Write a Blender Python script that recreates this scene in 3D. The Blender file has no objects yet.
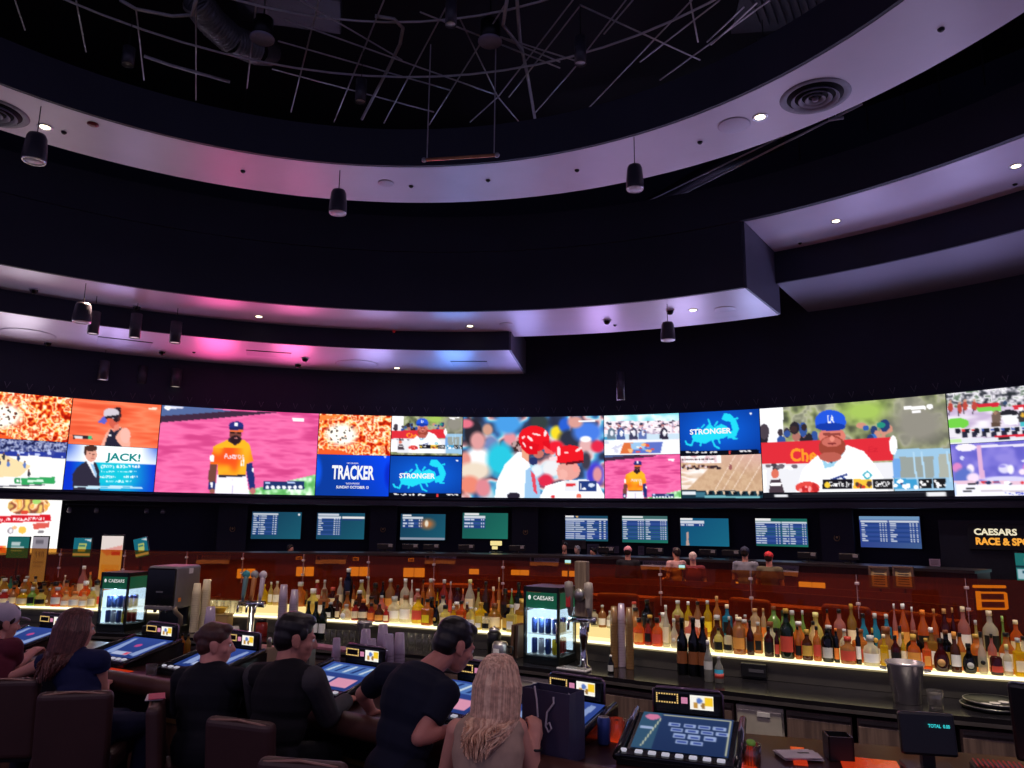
import bpy, bmesh, math, random
import numpy as np
from mathutils import Vector, Matrix
random.seed(7); RNG = np.random.default_rng(11)
PI = math.pi
SC = bpy.context.scene
COL = SC.collection
V = Vector
# ------------------------------------------------------------------ camera
F_PX, PITCH, ROLL, CAM = 760.0, math.radians(10.2), math.radians(0.65), V((0, 0, 2.05))
_F = V((0, math.cos(PITCH), math.sin(PITCH))); _U = V((0, -math.sin(PITCH), math.cos(PITCH))); _R = V((1, 0, 0))
_R2 = _R*math.cos(ROLL)+_U*math.sin(ROLL); _U2 = -_R*math.sin(ROLL)+_U*math.cos(ROLL)
cd = bpy.data.cameras.new('camera'); cam = bpy.data.objects.new('camera', cd); COL.objects.link(cam)
cd.sensor_fit = 'HORIZONTAL'; cd.sensor_width = 36; cd.lens = 36*F_PX/1024; cd.clip_start = .05; cd.clip_end = 200
M = Matrix((_R2, _U2, -_F)).transposed().to_4x4(); M.translation = CAM; cam.matrix_world = M
SC.camera = cam
def ray(x, y): return _F+_R2*((x-512)/F_PX)+_U2*((384-y)/F_PX)
def PZ(x, y, z):                      # world point seen at a photo position, on the level z
    d = ray(x, y); return CAM+d*((z-CAM.z)/d.z)
def PY(x, y, Y):                      # ... at the depth Y
    d = ray(x, y); return CAM+d*(Y/d.y)
C0 = V((-1.67, 4.4, 0))               # centre of the round hall
def PR(x, y, R):                      # ... on the upright cylinder of radius R about the hall's centre
    d = ray(x, y); o = CAM-C0; a = d.x**2+d.y**2; b = 2*(o.x*d.x+o.y*d.y); c = o.x**2+o.y**2-R*R
    t = (-b+math.sqrt(b*b-4*a*c))/(2*a); return CAM+d*t
def pol(a, r, z=0): return V((C0.x+r*math.sin(a), C0.y+r*math.cos(a), z))
def ang(p): return math.atan2(p.x-C0.x, p.y-C0.y)
# ------------------------------------------------------------------ materials
def lin(c):
    if isinstance(c, str): c = tuple(int(c[i:i+2], 16) for i in (0, 2, 4))
    return tuple((v/255/12.92 if v/255 <= .04045 else ((v/255+.055)/1.055)**2.4) for v in c[:3])
_mc = {}
def mat(name, c, rough=.5, metal=0, em=None, es=0, var=.12, scale=9, coat=0, spec=.5, bump=0):
    if name in _mc: return _mc[name]
    m = bpy.data.materials.new(name); m.use_nodes = True; nt = m.node_tree; b = nt.nodes['Principled BSDF']
    rgb = lin(c)
    b.inputs['Roughness'].default_value = rough; b.inputs['Metallic'].default_value = metal
    b.inputs['Specular IOR Level'].default_value = spec; b.inputs['Coat Weight'].default_value = coat
    tc = nt.nodes.new('ShaderNodeTexCoord'); n = nt.nodes.new('ShaderNodeTexNoise'); n.inputs['Scale'].default_value = scale; n.inputs['Detail'].default_value = 4
    nt.links.new(tc.outputs['Object'], n.inputs['Vector'])
    r = nt.nodes.new('ShaderNodeValToRGB'); r.color_ramp.elements[0].position = .3; r.color_ramp.elements[1].position = .7
    r.color_ramp.elements[0].color = tuple(v*(1-var) for v in rgb)+(1,); r.color_ramp.elements[1].color = tuple(min(1, v*(1+var)) for v in rgb)+(1,)
    nt.links.new(n.outputs['Fac'], r.inputs['Fac']); nt.links.new(r.outputs['Color'], b.inputs['Base Color'])
    if bump:
        bp = nt.nodes.new('ShaderNodeBump'); bp.inputs['Strength'].default_value = bump; bp.inputs['Distance'].default_value = .01
        nt.links.new(n.outputs['Fac'], bp.inputs['Height']); nt.links.new(bp.outputs['Normal'], b.inputs['Normal'])
    if em is not None:
        b.inputs['Emission Color'].default_value = lin(em)+(1,); b.inputs['Emission Strength'].default_value = es
    _mc[name] = m; return m
def glow(name, c, s=1.0):             # something that gives off light
    if name in _mc: return _mc[name]
    m = bpy.data.materials.new(name); m.use_nodes = True; nt = m.node_tree; nt.nodes.clear()
    e = nt.nodes.new('ShaderNodeEmission'); e.inputs[0].default_value = lin(c)+(1,); e.inputs[1].default_value = s
    o = nt.nodes.new('ShaderNodeOutputMaterial'); nt.links.new(e.outputs[0], o.inputs[0]); _mc[name] = m; return m
def clear(name, tint, gloss=.12, rough=.05, haze=0, hazec=None):     # glass, liquid: tinted see-through plus a reflection
    if name in _mc: return _mc[name]
    m = bpy.data.materials.new(name); m.use_nodes = True; nt = m.node_tree; nt.nodes.clear()
    t = nt.nodes.new('ShaderNodeBsdfTransparent'); t.inputs[0].default_value = lin(tint)+(1,)
    g = nt.nodes.new('ShaderNodeBsdfGlossy'); g.inputs['Roughness'].default_value = rough; g.inputs[0].default_value = (.9, .9, .9, 1)
    f = nt.nodes.new('ShaderNodeLayerWeight'); f.inputs[0].default_value = .25
    mr = nt.nodes.new('ShaderNodeMapRange'); mr.inputs[3].default_value = gloss*.4; mr.inputs[4].default_value = min(1, gloss*4)
    nt.links.new(f.outputs['Fresnel'], mr.inputs[0])
    mx = nt.nodes.new('ShaderNodeMixShader'); o = nt.nodes.new('ShaderNodeOutputMaterial')
    nt.links.new(mr.outputs[0], mx.inputs[0]); nt.links.new(g.outputs[0], mx.inputs[2])
    if haze:
        d = nt.nodes.new('ShaderNodeBsdfTranslucent'); d2 = nt.nodes.new('ShaderNodeBsdfDiffuse'); a = nt.nodes.new('ShaderNodeMixShader')
        for q in (d, d2): q.inputs[0].default_value = lin(hazec or tint)+(1,)
        nt.links.new(d.outputs[0], a.inputs[1]); nt.links.new(d2.outputs[0], a.inputs[2])
        h = nt.nodes.new('ShaderNodeMixShader'); h.inputs[0].default_value = haze
        nt.links.new(t.outputs[0], h.inputs[1]); nt.links.new(a.outputs[0], h.inputs[2]); nt.links.new(h.outputs[0], mx.inputs[1])
    else: nt.links.new(t.outputs[0], mx.inputs[1])
    nt.links.new(mx.outputs[0], o.inputs[0]); _mc[name] = m; return m
def wood(name, c1, c2, rough=.35, axis='Z'):
    if name in _mc: return _mc[name]
    m = mat(name, c1, rough); nt = m.node_tree; b = nt.nodes['Principled BSDF']
    tc = nt.nodes.new('ShaderNodeTexCoord'); mp = nt.nodes.new('ShaderNodeMapping'); mp.inputs['Scale'].default_value = (40, 40, 2.5) if axis == 'Z' else (2.5, 40, 40)
    n = nt.nodes.new('ShaderNodeTexNoise'); n.inputs['Scale'].default_value = 1.4; n.inputs['Detail'].default_value = 6
    r = nt.nodes.new('ShaderNodeValToRGB'); r.color_ramp.elements[0].position = .35; r.color_ramp.elements[1].position = .65
    r.color_ramp.elements[0].color = lin(c1)+(1,); r.color_ramp.elements[1].color = lin(c2)+(1,)
    nt.links.new(tc.outputs['Object'], mp.inputs[0]); nt.links.new(mp.outputs[0], n.inputs['Vector']); nt.links.new(n.outputs['Fac'], r.inputs[0]); nt.links.new(r.outputs[0], b.inputs['Base Color'])
    return m
# ------------------------------------------------------------------ mesh building
class MB:
    def __init__(s): s.v = []; s.f = []; s.sm = []; s.mi = []; s.m = 0
    def add(s, vs, fs, sm=False):
        o = len(s.v); s.v += [tuple(p) for p in vs]
        for f in fs: s.f.append([i+o for i in f]); s.sm.append(sm); s.mi.append(s.m)
        return s
    def box(s, c, d, rot=None, bev=0, seg=2):
        if bev <= 0:
            vs = [V((x*d[0]/2, y*d[1]/2, z*d[2]/2)) for x in (-1, 1) for y in (-1, 1) for z in (-1, 1)]
            fs = [(0, 1, 3, 2), (4, 6, 7, 5), (0, 4, 5, 1), (2, 3, 7, 6), (0, 2, 6, 4), (1, 5, 7, 3)]; sm = False
        else:
            bm = bmesh.new(); bmesh.ops.create_cube(bm, size=1)
            for v in bm.verts: v.co = V((v.co.x*d[0], v.co.y*d[1], v.co.z*d[2]))
            bmesh.ops.bevel(bm, geom=bm.edges[:], offset=bev, segments=seg, affect='EDGES', profile=.5)
            bm.verts.index_update(); vs = [v.co.copy() for v in bm.verts]; fs = [[v.index for v in f.verts] for f in bm.faces]; bm.free(); sm = False
        c = V(c)
        vs = [(rot @ v if rot else v)+c for v in vs]; return s.add(vs, fs, sm)
    def tube(s, pts, r, n=8, cap=True, closed=False):
        pts = [V(p) for p in pts]; rs = r if isinstance(r, (list, tuple)) else [r]*len(pts); N = len(pts); vs = []; fs = []
        up = None
        for i, p in enumerate(pts):
            a = pts[(i-1) % N] if (closed or i > 0) else p; b = pts[(i+1) % N] if (closed or i < N-1) else p
            t = (b-a).normalized()
            if up is None: up = V((0, 0, 1)) if abs(t.z) < .9 else V((1, 0, 0))
            x = t.cross(up)
            if x.length < 1e-5: x = t.cross(V((0, 1, .3)))
            x.normalize(); y = x.cross(t).normalized(); up = y
            for k in range(n):
                q = 2*PI*k/n; vs.append(p+(x*math.cos(q)+y*math.sin(q))*rs[i])
        for i in range(N if closed else N-1):
            for k in range(n):
                j = (i+1) % N; fs.append((i*n+k, i*n+(k+1) % n, j*n+(k+1) % n, j*n+k))
        if cap and not closed: fs.append(tuple(range(n))[::-1]); fs.append(tuple((N-1)*n+k for k in range(n)))
        return s.add(vs, fs, n > 6)
    def cyl(s, c, r, h, n=20, r2=None, rot=None): return s.lathe([(0, 0), (r, 0), (r if r2 is None else r2, h), (0, h)], n, c, rot)
    def lathe(s, prof, n=16, c=(0, 0, 0), rot=None, sm=True):
        vs = []; fs = []; c = V(c); idx = []
        for r, z in prof:
            if r <= 1e-6: idx.append([len(vs)]*n); vs.append(V((0, 0, z)))
            else:
                idx.append(list(range(len(vs), len(vs)+n)))
                for k in range(n): q = 2*PI*k/n; vs.append(V((r*math.cos(q), r*math.sin(q), z)))
        for a, b in zip(idx, idx[1:]):
            for k in range(n):
                q = [a[k], a[(k+1) % n], b[(k+1) % n], b[k]]; u = []
                for w in q:
                    if w not in u: u.append(w)
                if len(u) > 2: fs.append(u)
        return s.add([(rot @ v if rot else v)+c for v in vs], fs, sm)
    def ell(s, c, r, rot=None, n=14):
        prof = [(math.sin(PI*i/8), -math.cos(PI*i/8)) for i in range(9)]; prof[0] = (0, -1); prof[-1] = (0, 1)
        t = MB().lathe(prof, n); R = V(r) if not isinstance(r, (int, float)) else V((r, r, r)); c = V(c)
        vs = [V((v[0]*R.x, v[1]*R.y, v[2]*R.z)) for v in t.v]
        return s.add([(rot @ v if rot else v)+c for v in vs], t.f, True)
    def prism(s, poly, ext):          # planar outline (3-D points) pushed along ext
        n = len(poly); e = V(ext); vs = [V(p) for p in poly]+[V(p)+e for p in poly]
        fs = [tuple(range(n))[::-1], tuple(range(n, 2*n))]+[(i, (i+1) % n, (i+1) % n+n, i+n) for i in range(n)]
        return s.add(vs, fs)
    def quad(s, a, b, c, d): return s.add([a, b, c, d], [(0, 1, 2, 3)])
    def build(s, name, m=None, parent=None):
        me = bpy.data.meshes.new(name); me.from_pydata(s.v, [], s.f)
        me.polygons.foreach_set('use_smooth', s.sm)
        ms = m if isinstance(m, (list, tuple)) else [m]
        for q in ms: me.materials.append(q)
        if len(ms) > 1: me.polygons.foreach_set('material_index', s.mi)
        bm = bmesh.new(); bm.from_mesh(me); bmesh.ops.recalc_face_normals(bm, faces=bm.faces[:]); bm.to_mesh(me); bm.free()
        me.update(); o = bpy.data.objects.new(name, me); COL.objects.link(o)
        if parent is not None: o.parent = parent
        return o
def tag(o, label, cat, group=None):
    o['label'] = label; o['category'] = cat
    if group: o['group'] = group
    return o
def thing(name, label, cat, loc=(0, 0, 0), rz=0, group=None):
    o = bpy.data.objects.new(name, None); o.empty_display_size = .1; COL.objects.link(o); o.location = loc; o.rotation_euler = (0, 0, rz); return tag(o, label, cat, group)
def struct(o): o['kind'] = 'structure'; return o
_kids = {}
def dup(root, loc=None, rz=None, label=None, group=None):
    def rec(o, par):
        c = o.copy(); COL.objects.link(c)
        if par is not None: c.parent = par
        for k in [q for q in ALLKIDS(o)]: rec(k, c)
        return c
    r = rec(root, None)
    if loc is not None: r.location = loc
    if rz is not None: r.rotation_euler = (0, 0, rz)
    if label: r['label'] = label
    if group: r['group'] = group
    return r
def ALLKIDS(o):
    if o.name not in _kids: _kids[o.name] = [q for q in COL.objects if q.parent == o]
    return _kids[o.name]
def arc(r0, r1, a0, a1, z0, z1, n=48):           # a bent beam: ring sector between two heights
    mb = MB(); vs = []; fs = []
    for i in range(n+1):
        a = a0+(a1-a0)*i/n; vs += [pol(a, r0, z0), pol(a, r1, z0), pol(a, r1, z1), pol(a, r0, z1)]
    for i in range(n):
        for k in range(4): fs.append((i*4+k, i*4+(k+1) % 4, i*4+4+(k+1) % 4, i*4+4+k))
    fs += [(3, 2, 1, 0), tuple(n*4+k for k in range(4))]
    return mb.add(vs, fs)
_tm = {}
def text(body, h, m, parent=None, w=None, thick=.0, depth=.002, name='lettering', shear=0, align='CENTER'):
    """letters as a mesh, centred, facing -Y, capital height h, optional total width w"""
    cu = bpy.data.curves.new('t', 'FONT'); cu.body = body; cu.size = 1; cu.offset = thick; cu.extrude = 0; cu.shear = shear; cu.resolution_u = 3
    ob = bpy.data.objects.new('t', cu); COL.objects.link(ob); dg = bpy.context.evaluated_depsgraph_get(); dg.update()
    me = bpy.data.meshes.new_from_object(ob.evaluated_get(dg)); bpy.data.objects.remove(ob); bpy.data.curves.remove(cu)
    n = len(me.vertices); co = np.empty(n*3); me.vertices.foreach_get('co', co); co = co.reshape(-1, 3)
    fs = [list(p.vertices) for p in me.polygons]; bpy.data.meshes.remove(me)
    mn, mx = co.min(0), co.max(0); s = h/max(1e-6, (mx[1]-mn[1])); sx = s if w is None else w/(mx[0]-mn[0])
    x = (co[:, 0]-(mn[0]+mx[0])/2)*sx; z = (co[:, 1]-(mn[1]+mx[1])/2)*s
    mb = MB(); mb.add([(a, 0, b) for a, b in zip(x, z)], fs)
    if parent == 'RAW': return np.c_[x, z], fs
    return mb.build(name, m, parent)
# ================================================================== ROOM
R_ = math.radians
m_soffit = mat('soffit paint', (214, 204, 222), .36, var=.035, scale=1.6, spec=.55)
m_fascia = mat('fascia paint', (42, 43, 60), .6, var=.15, scale=.7)
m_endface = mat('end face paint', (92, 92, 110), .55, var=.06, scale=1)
m_black = mat('black paint', (30, 33, 54), .7, var=.2, scale=1)
m_deck = mat('ceiling deck', (12, 12, 18), .85)
m_floor = mat('carpet', (40, 24, 30), .95, var=.5, scale=6)
mb = MB(); mb.quad((-18, -7, 0), (16, -7, 0), (16, 21, 0), (-18, 21, 0)); struct(mb.build('floor', m_floor))
mb = MB(); mb.box((-1, 7, 11.1), (34, 30, .2)); struct(mb.build('ceiling', m_deck))
A0, A1 = R_(-100), R_(115)
struct(arc(14.25, 14.6, A0, A1, 2.45, 11, 90).build('wall_back', m_black))
struct(arc(15.25, 15.5, A0, A1, 0, 2.6, 90).build('wall_back_lower', m_black))
struct(arc(14.2, 15.3, A0, A1, 2.38, 2.5, 90).build('trim_1', mat('ledge paint', (44, 40, 54), .6)))
# the ring soffit over the bar and its upstand
def soffit(name, r0, r1, a0, a1, z, n=72, t=.12):
    return struct(arc(r0, r1, a0, a1, z, z+t, n).build(name, m_soffit))
ZA, ZB, ZB2, ZC, ZD = 7.05, 6.05, 7.25, 5.64, 6.62
soffit('trim_2', 5.85, 7.08, -PI, PI, ZA, 128)
struct(arc(5.8, 5.9, -PI, PI, ZA+.004, 7.62, 128).build('trim_3', m_fascia))
struct(arc(7.03, 7.075, -PI, PI, ZA+.125, 7.5, 128).build('trim_4', m_black))
# the middle tier: tall fascia, low soffit, step, high soffit
aS = R_(34.6)
soffit('trim_5', 10.0, 12.05, R_(-110), aS, ZB)
struct(arc(9.9, 9.995, R_(-110), R_(110), ZB2+.003, 7.98, 96).build('trim_6', m_fascia))
struct(arc(9.94, 9.995, R_(-110), aS, ZB+.003, ZB2+.13, 72).build('trim_7', m_fascia))
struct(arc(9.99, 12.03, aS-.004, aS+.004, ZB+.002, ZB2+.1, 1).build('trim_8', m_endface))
soffit('trim_9', 10.0, 11.85, aS+.005, R_(110), ZB2)
struct(arc(11.8, 11.86, aS+.004, R_(110), ZD, ZB2+.1, 64).build('trim_10', m_black))
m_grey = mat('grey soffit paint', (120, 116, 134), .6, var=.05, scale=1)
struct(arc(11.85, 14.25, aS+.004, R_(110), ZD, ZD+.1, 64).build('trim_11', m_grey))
# the low tier on the left
aC = R_(7.9)
struct(arc(11.6, 14.25, R_(-105), aC, ZC, ZC+.1, 72).build('trim_14', m_soffit))
struct(arc(11.55, 11.605, R_(-105), aC, ZC+.003, ZB-.002, 72).build('trim_15', m_black))
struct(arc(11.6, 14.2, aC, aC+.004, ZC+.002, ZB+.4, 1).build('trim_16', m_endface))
# ------------------------------------------------------------------ open ceiling: pipe grid, ducts
m_pipe = mat('pipe steel', (186, 182, 188), .4, .35)
m_dark = mat('black steel', (20, 20, 25), .42, .3)
pg = thing('pipe_grid', 'grid of thin steel pipes and conduits hanging in the dark open ceiling above the ring', 'pipes', (0, 0, 0))
ZP = 8.5
def ppx(pts, r=.011, z=ZP, name='pipe', n=6):
    dz = random.uniform(-.06, .06); MB().tube([PZ(x, y, z+dz) for x, y in pts], r, n).build(name, m_pipe, pg)
for r, z in ((4.62, 8.5), (3.75, 8.5), (5.75, 8.42)):
    MB().tube([pol(2*PI*i/72, r, z) for i in range(72)], .015, 6, closed=True).build('ring_pipe', m_pipe, pg)
for s in ([(319, 0), (291, 112)], [(384, 0), (334, 122)], [(450, 0), (384, 123)], [(508, 0), (429, 125)], [(256, 6), (247, 88)], [(573, 0), (498, 97)], [(580, 6), (509, 97)],
          [(626, 0), (585, 53)], [(633, 0), (604, 34)], [(692, 0), (583, 114)], [(576, 66), (535, 113)], [(284, 19), (494, 94)], [(278, 41), (450, 90)], [(272, 69), (434, 112)],
          [(482, 31), (586, 64)], [(500, 37), (560, 62)], [(460, 19), (498, 97)], [(15, 0), (25, 30)], [(76, 0), (86, 52)], [(136, 8), (144, 80)], [(196, 0), (196, 100)], [(711, 45), (757, 3)], [(707, 42), (744, 7)],
          [(300, 0), (402, 60)], [(580, 5), (700, 60)], [(690, 0), (698, 42)], [(420, 12), (560, 68)], [(498, 97), (470, 122)], [(498, 97), (524, 128)], [(640, 62), (720, 0)], [(660, 80), (770, 0)]):
    ppx(s)
for s in ([(375, 16), (394, 19), (403, 28), (400, 44), (388, 69), (362, 119)], [(517, 0), (520, 40), (528, 78), (536, 125)], [(507, 0), (503, 25), (510, 34), (522, 50)], [(120, 0), (136, 9), (172, 16), (192, 15), (196, 0)], [(144, 56), (170, 65), (230, 82)]):
    ppx(s, .024, name='conduit', n=8)
duct = MB()
pts = [PZ(196, 0, 9.2), PZ(212, 22, 9.15), PZ(232, 40, 9.1), PZ(256, 50, 9.2), PZ(268, 52, 9.7)]
for a, b in zip(pts, pts[1:]):
    for k in range(8):
        p = a.lerp(b, k/8); q = a.lerp(b, (k+.5)/8); w = a.lerp(b, (k+1)/8); duct.tube([p, q, w], [.19, .225, .19], 14, cap=False)
tag(duct.build('flexible_duct', mat('duct foil', (120, 118, 124), .45, .6)), 'ribbed grey flexible duct curving in the open ceiling at upper left', 'duct')
mb = MB()
for k in range(11):
    a = PZ(752+k*9, 6+0*k, 9.3); mb.box(a, (.05, .9, .07), Matrix.Rotation(R_(-30), 3, 'Z'))
mb.box(PZ(797, 4, 9.42), (1.7, 1.0, .12), Matrix.Rotation(R_(-8), 3, 'Z'))
tag(mb.build('ceiling_grille', mat('grille grey', (62, 62, 72), .5, .4)), 'dark slatted air grille high in the ceiling at upper right', 'grille')
mb = MB(); mb.box(PZ(290, 2, 9.6), (1.5, .8, .3), Matrix.Rotation(R_(12), 3, 'Z'), .02)
tag(mb.build('air_box', mat('grille grey', (62, 62, 72), .5, .4)), 'grey rectangular air box near the top edge left of centre', 'duct')
# pipes in the gap outside the ring
def pipe_run(pts, z, r, label):
    t = MB().tube([PZ(x, y, z) for x, y in pts], r, 8).build('overhead_pipe', m_pipe); tag(t, label, 'pipe'); return t
pipe_run([(655, 208), (862, 104)], 8.2, .018, 'long thin pipe with clamp slanting up to the right outside the ring')
pipe_run([(640, 205), (800, 128)], 8.3, .014, 'thinner pipe running left of the clamped slanting pipe')
p = PZ(836, 119, 8.15); mb = MB(); mb.box(p, (.22, .05, .04), Matrix.Rotation(R_(-20), 3, 'Z'), .008); mb.tube([p, p+V((0, 0, .5))], .008, 6)
tag(mb.build('pipe_clamp', mat('clamp steel', (200, 198, 206), .3, .8)), 'small bright metal clamp on the slanting pipe below the round vent', 'clamp')
mb = MB(); mb.tube([PZ(640, 212, 8.7), PZ(720, 165, 8.7), PZ(780, 140, 8.7)], .16, 12)
tag(mb.build('round_duct', mat('dark duct', (40, 40, 50), .5, .4)), 'dark round duct in the gap between ring and tall fascia', 'duct')
for k, (x, y) in enumerate(((905, 110), (868, 130), (940, 95), (985, 85), (800, 160))):
    a = PR(x, y, 9.6); tag(MB().tube([a, a+V((0, 0, 2))], .012, 6).build('hanger_rod', m_dark), 'thin dark vertical hanger rod in the gap behind the ring', 'rod', 'hanger rods behind the ring')
# hanging bar of light pipe
t = thing('hanging_bar', 'thin copper bar hung level from two rods under the pipe grid', 'bar', PZ(460, 158, 6.78)); o = t.location
a, b = PZ(424, 160, 6.78)-o, PZ(497, 155, 6.78)-o
MB().tube([a, b], .022, 10).build('bar', mat('copper', (206, 140, 100), .35, .4), t)
for q in (a, b):
    d = (b-a)*.04*(1 if q is a else -1)
    MB().tube([q+d, q+d+V((0, 0, 1.7))], .009, 6).build('hanger', m_pipe, t); mb = MB(); mb.ell(q, .035); mb.build('end_cap', m_pipe, t)
# ------------------------------------------------------------------ pendants
m_grille = mat('speaker grille', (226, 222, 226), .5)
m_lens = mat('lamp lens', (214, 208, 212), .4, em=(255, 236, 220), es=.35)
m_ring = mat('silver ring', (190, 188, 196), .3, .7)
m_body = mat('pendant black', (62, 60, 70), .35)
def pendant(top, ztop, y0, y1, w, label, kind, group=None):
    """hangs from the level ztop under the photo point top; body between rows y0 and y1, w pixels wide"""
    a = PZ(top[0], top[1], ztop); D = a.y
    zb = PY(top[0], y1, D).z; zt = PY(top[0], y0, D).z; r = w/2*D/F_PX*1.0; h = max(.12, zt-zb)
    n, c = {'wide': ('pendant_speaker', 'speaker'), 'tube': ('cylinder_pendant', 'pendant lamp')}[kind]
    t = thing(n, label, c, (a.x, a.y, zb), 0, group)
    if kind == 'wide':
        MB().lathe([(0, 0.012), (r*.97, .0), (r, .02), (r*.98, h*.3), (r*.84, h*.85), (r*.7, h*.97), (0, h)], 24).build('housing', m_body, t)
        MB().lathe([(0, -.004), (r*.8, -.004), (r*.8, .004)], 24).build('grille', m_grille, t)
        MB().tube([(r*.88*math.cos(q*PI/12), r*.88*math.sin(q*PI/12), 0) for q in range(24)], r*.09, 6, closed=True).build('rim', m_ring, t)
    else:
        MB().lathe([(0, .03), (r*.85, .03), (r*.9, 0), (r, .0), (r, h), (0, h)], 20).build('housing', m_body, t)
        MB().lathe([(0, .012), (r*.84, .012), (r*.84, .02)], 20).build('lens', m_lens if 'pale' in label else m_ring, t)
    MB().tube([(0, 0, h), (0, 0, max(h+.05, ztop-zb-.004))], .006, 6).build('cable', m_dark, t)
W = 'wide'
pendant((41, 106), ZA, 134, 161, 24, 'large black drum pendant speaker at far left under the ring', W)
pendant((340, 170), ZA, 190, 213, 19, 'black pendant speaker under the ring, left of the hanging bar', W)
pendant((634, 137), ZA, 165, 189, 19, 'black pendant speaker under the ring, right of the hanging bar', W)
pendant((86, 283), ZB, 303, 322, 18, 'black bell pendant speaker beside the cylinder lamps at left', W)
pendant((667, 304), ZB, 322, 340, 15, 'black bell pendant speaker under the lower soffit left of the step', W)
T = 'tube'
for i, (a, z, y0, y1, w) in enumerate((((97, 296), ZB, 312, 334, 11), ((138, 303), ZB, 314, 338, 11), ((178, 308), ZB, 322, 343, 11))):
    pendant(a, z, y0, y1, w, 'black cylinder pendant with pale lens, '+['leftmost', 'middle', 'rightmost'][i]+' of upper three at left', T, 'upper row of cylinder pendants')
for i, (a, z, y0, y1, w) in enumerate((((106, 350), ZC, 361, 380, 10), ((144, 357), ZC, 366, 384, 10), ((178, 359), ZC, 369, 387, 10))):
    pendant(a, z, y0, y1, w, 'black cylinder pendant with pale lens, '+['leftmost', 'middle', 'rightmost'][i]+' of lower three above screens', T, 'lower row of cylinder pendants')
pendant((42, 348), ZC, 350, 378, 9, 'dark unlit cylinder pendant at far left above the screens', T)
for (x, y, y0, y1, w, z, lb) in ((133, 15, 48, 65, 13, 8.4, 'black cylinder pendant in the open ceiling at upper left'), (246, 88, 119, 139, 10, 8.4, 'black cylinder pendant hanging low beside the flexible duct'),
    (363, 50, 80, 102, 12, 8.4, 'black cylinder pendant under the curved conduit'), (452, -20, -6, 25, 13, 8.4, 'black cylinder pendant at the top edge above the round ceiling disc'),
    (580, 5, 38, 64, 13, 8.4, 'black cylinder pendant on twin rods right of the ceiling disc'), (498, 97, 128, 147, 10, 8.4, 'black cylinder pendant beside the right end of the hanging bar'),
    (762, 20, 38, 60, 12, 8.6, 'black cylinder pendant at upper right under the slatted grille'), (620, 342, 372, 400, 8, 6.05, 'slim dark cylinder pendant above the stadium crowd screen')):
    pendant((x, y), z, y0, y1, w, lb, T)
for x, y, lb in ((262, 40, 'round grey ceiling disc beside the flexible duct'), (490, 43, 'round lilac ceiling disc above the hanging bar')):
    t = thing('disc_speaker', lb, 'speaker', PZ(x, y, 8.25)); MB().lathe([(0, 0), (.145, 0), (.16, .015), (.16, .03), (0, .03)], 24).build('grille', mat('disc grille', (150, 146, 172), .5), t)
    MB().lathe([(0, .03), (.13, .03), (.13, .3), (0, .3)], 20).build('can', m_dark, t); MB().tube([(0, 0, .3), (0, 0, 1.6)], .012, 6).build('hanger', m_dark, t)
# ------------------------------------------------------------------ things set into the soffits
m_lamp = glow('downlight glow', (255, 232, 190), 7)
def downlight(x, y, z, label, power=6, col=(1, .78, .5)):
    p = PZ(x, y, z); t = thing('downlight', label, 'ceiling light', (p.x, p.y, z)); r = .075
    MB().lathe([(r*.8, -.003), (r*1.25, -.012), (r*1.3, -.001)], 20).build('trim_ring', m_ring, t)
    MB().lathe([(0, -.006), (r*.8, -.006), (r*.8, -.001)], 20).build('lens', m_lamp, t)
    l = bpy.data.lights.new('downlight_beam', 'SPOT'); l.energy = power; l.color = col; l.spot_size = R_(75); l.spot_blend = .6; l.shadow_soft_size = .06
    q = bpy.data.objects.new('downlight_beam', l); COL.objects.link(q); q.parent = t; q.location = (0, 0, -.03)
downlight(45, 127, ZA, 'lit round downlight in the ring at far left', 25)
downlight(760, 117, ZA, 'lit warm downlight in the ring beside the round vent', 40)
downlight(836, 221, ZB2, 'lit downlight in the high lavender soffit near the step', 20)
downlight(1016, 166, ZB2, 'lit downlight in the high lavender soffit at right edge', 20)
downlight(693, 310, ZB, 'lit downlight in the lower soffit just left of the step', 20)
downlight(259, 316.5, ZB, 'lit downlight in the pink part of the lower soffit', 10)
downlight(470, 326, ZB, 'lit downlight in the blue part of the lower soffit', 10)
downlight(397, 368, ZC, 'small lit downlight in the lowest soffit', 6)
def vent(x, y, r, label):
    p = PZ(x, y, ZA); t = thing('round_vent', label, 'air vent', (p.x, p.y, ZA)); mv = mat('vent paint', (118, 112, 128), .45)
    MB().lathe([(r*.86, -.004), (r, -.02), (r*1.08, -.001)], 40).build('flange', mv, t)
    MB().lathe([(0, -.003), (r*.86, -.003), (r*.86, -.001)], 40).build('throat', m_deck, t)
    for k in (.66, .44, .24): MB().lathe([(r*(k-.045), -.012), (r*(k+.06), -.05), (r*(k+.075), -.045), (r*(k-.03), -.006)], 36).build('cone', mv, t)
    MB().lathe([(0, -.06), (r*.09, -.055), (r*.1, -.02), (0, -.02)], 16).build('hub', mv, t)
vent(815, 96.5, .37, 'large round ceiling vent with rings in the ring soffit at right')
vent(-7, 112, .37, 'round ceiling vent in the ring soffit cut by left edge')
def dome(x, y, z, label, s=.07, white=True):
    p = PZ(x, y, z); t = thing('dome_camera', label, 'camera', (p.x, p.y, z))
    MB().lathe([(0, -.001), (s*1.25, -.001), (s*1.2, -.02), (0, -.02)], 20).build('base', mat('dome white', (206, 200, 210), .4), t)
    MB().lathe([(s, -.02), (s*.92, -.05), (s*.6, -.085), (0, -.1)], 18).build('dome', mat('dome black', (10, 10, 14), .1), t)
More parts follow.
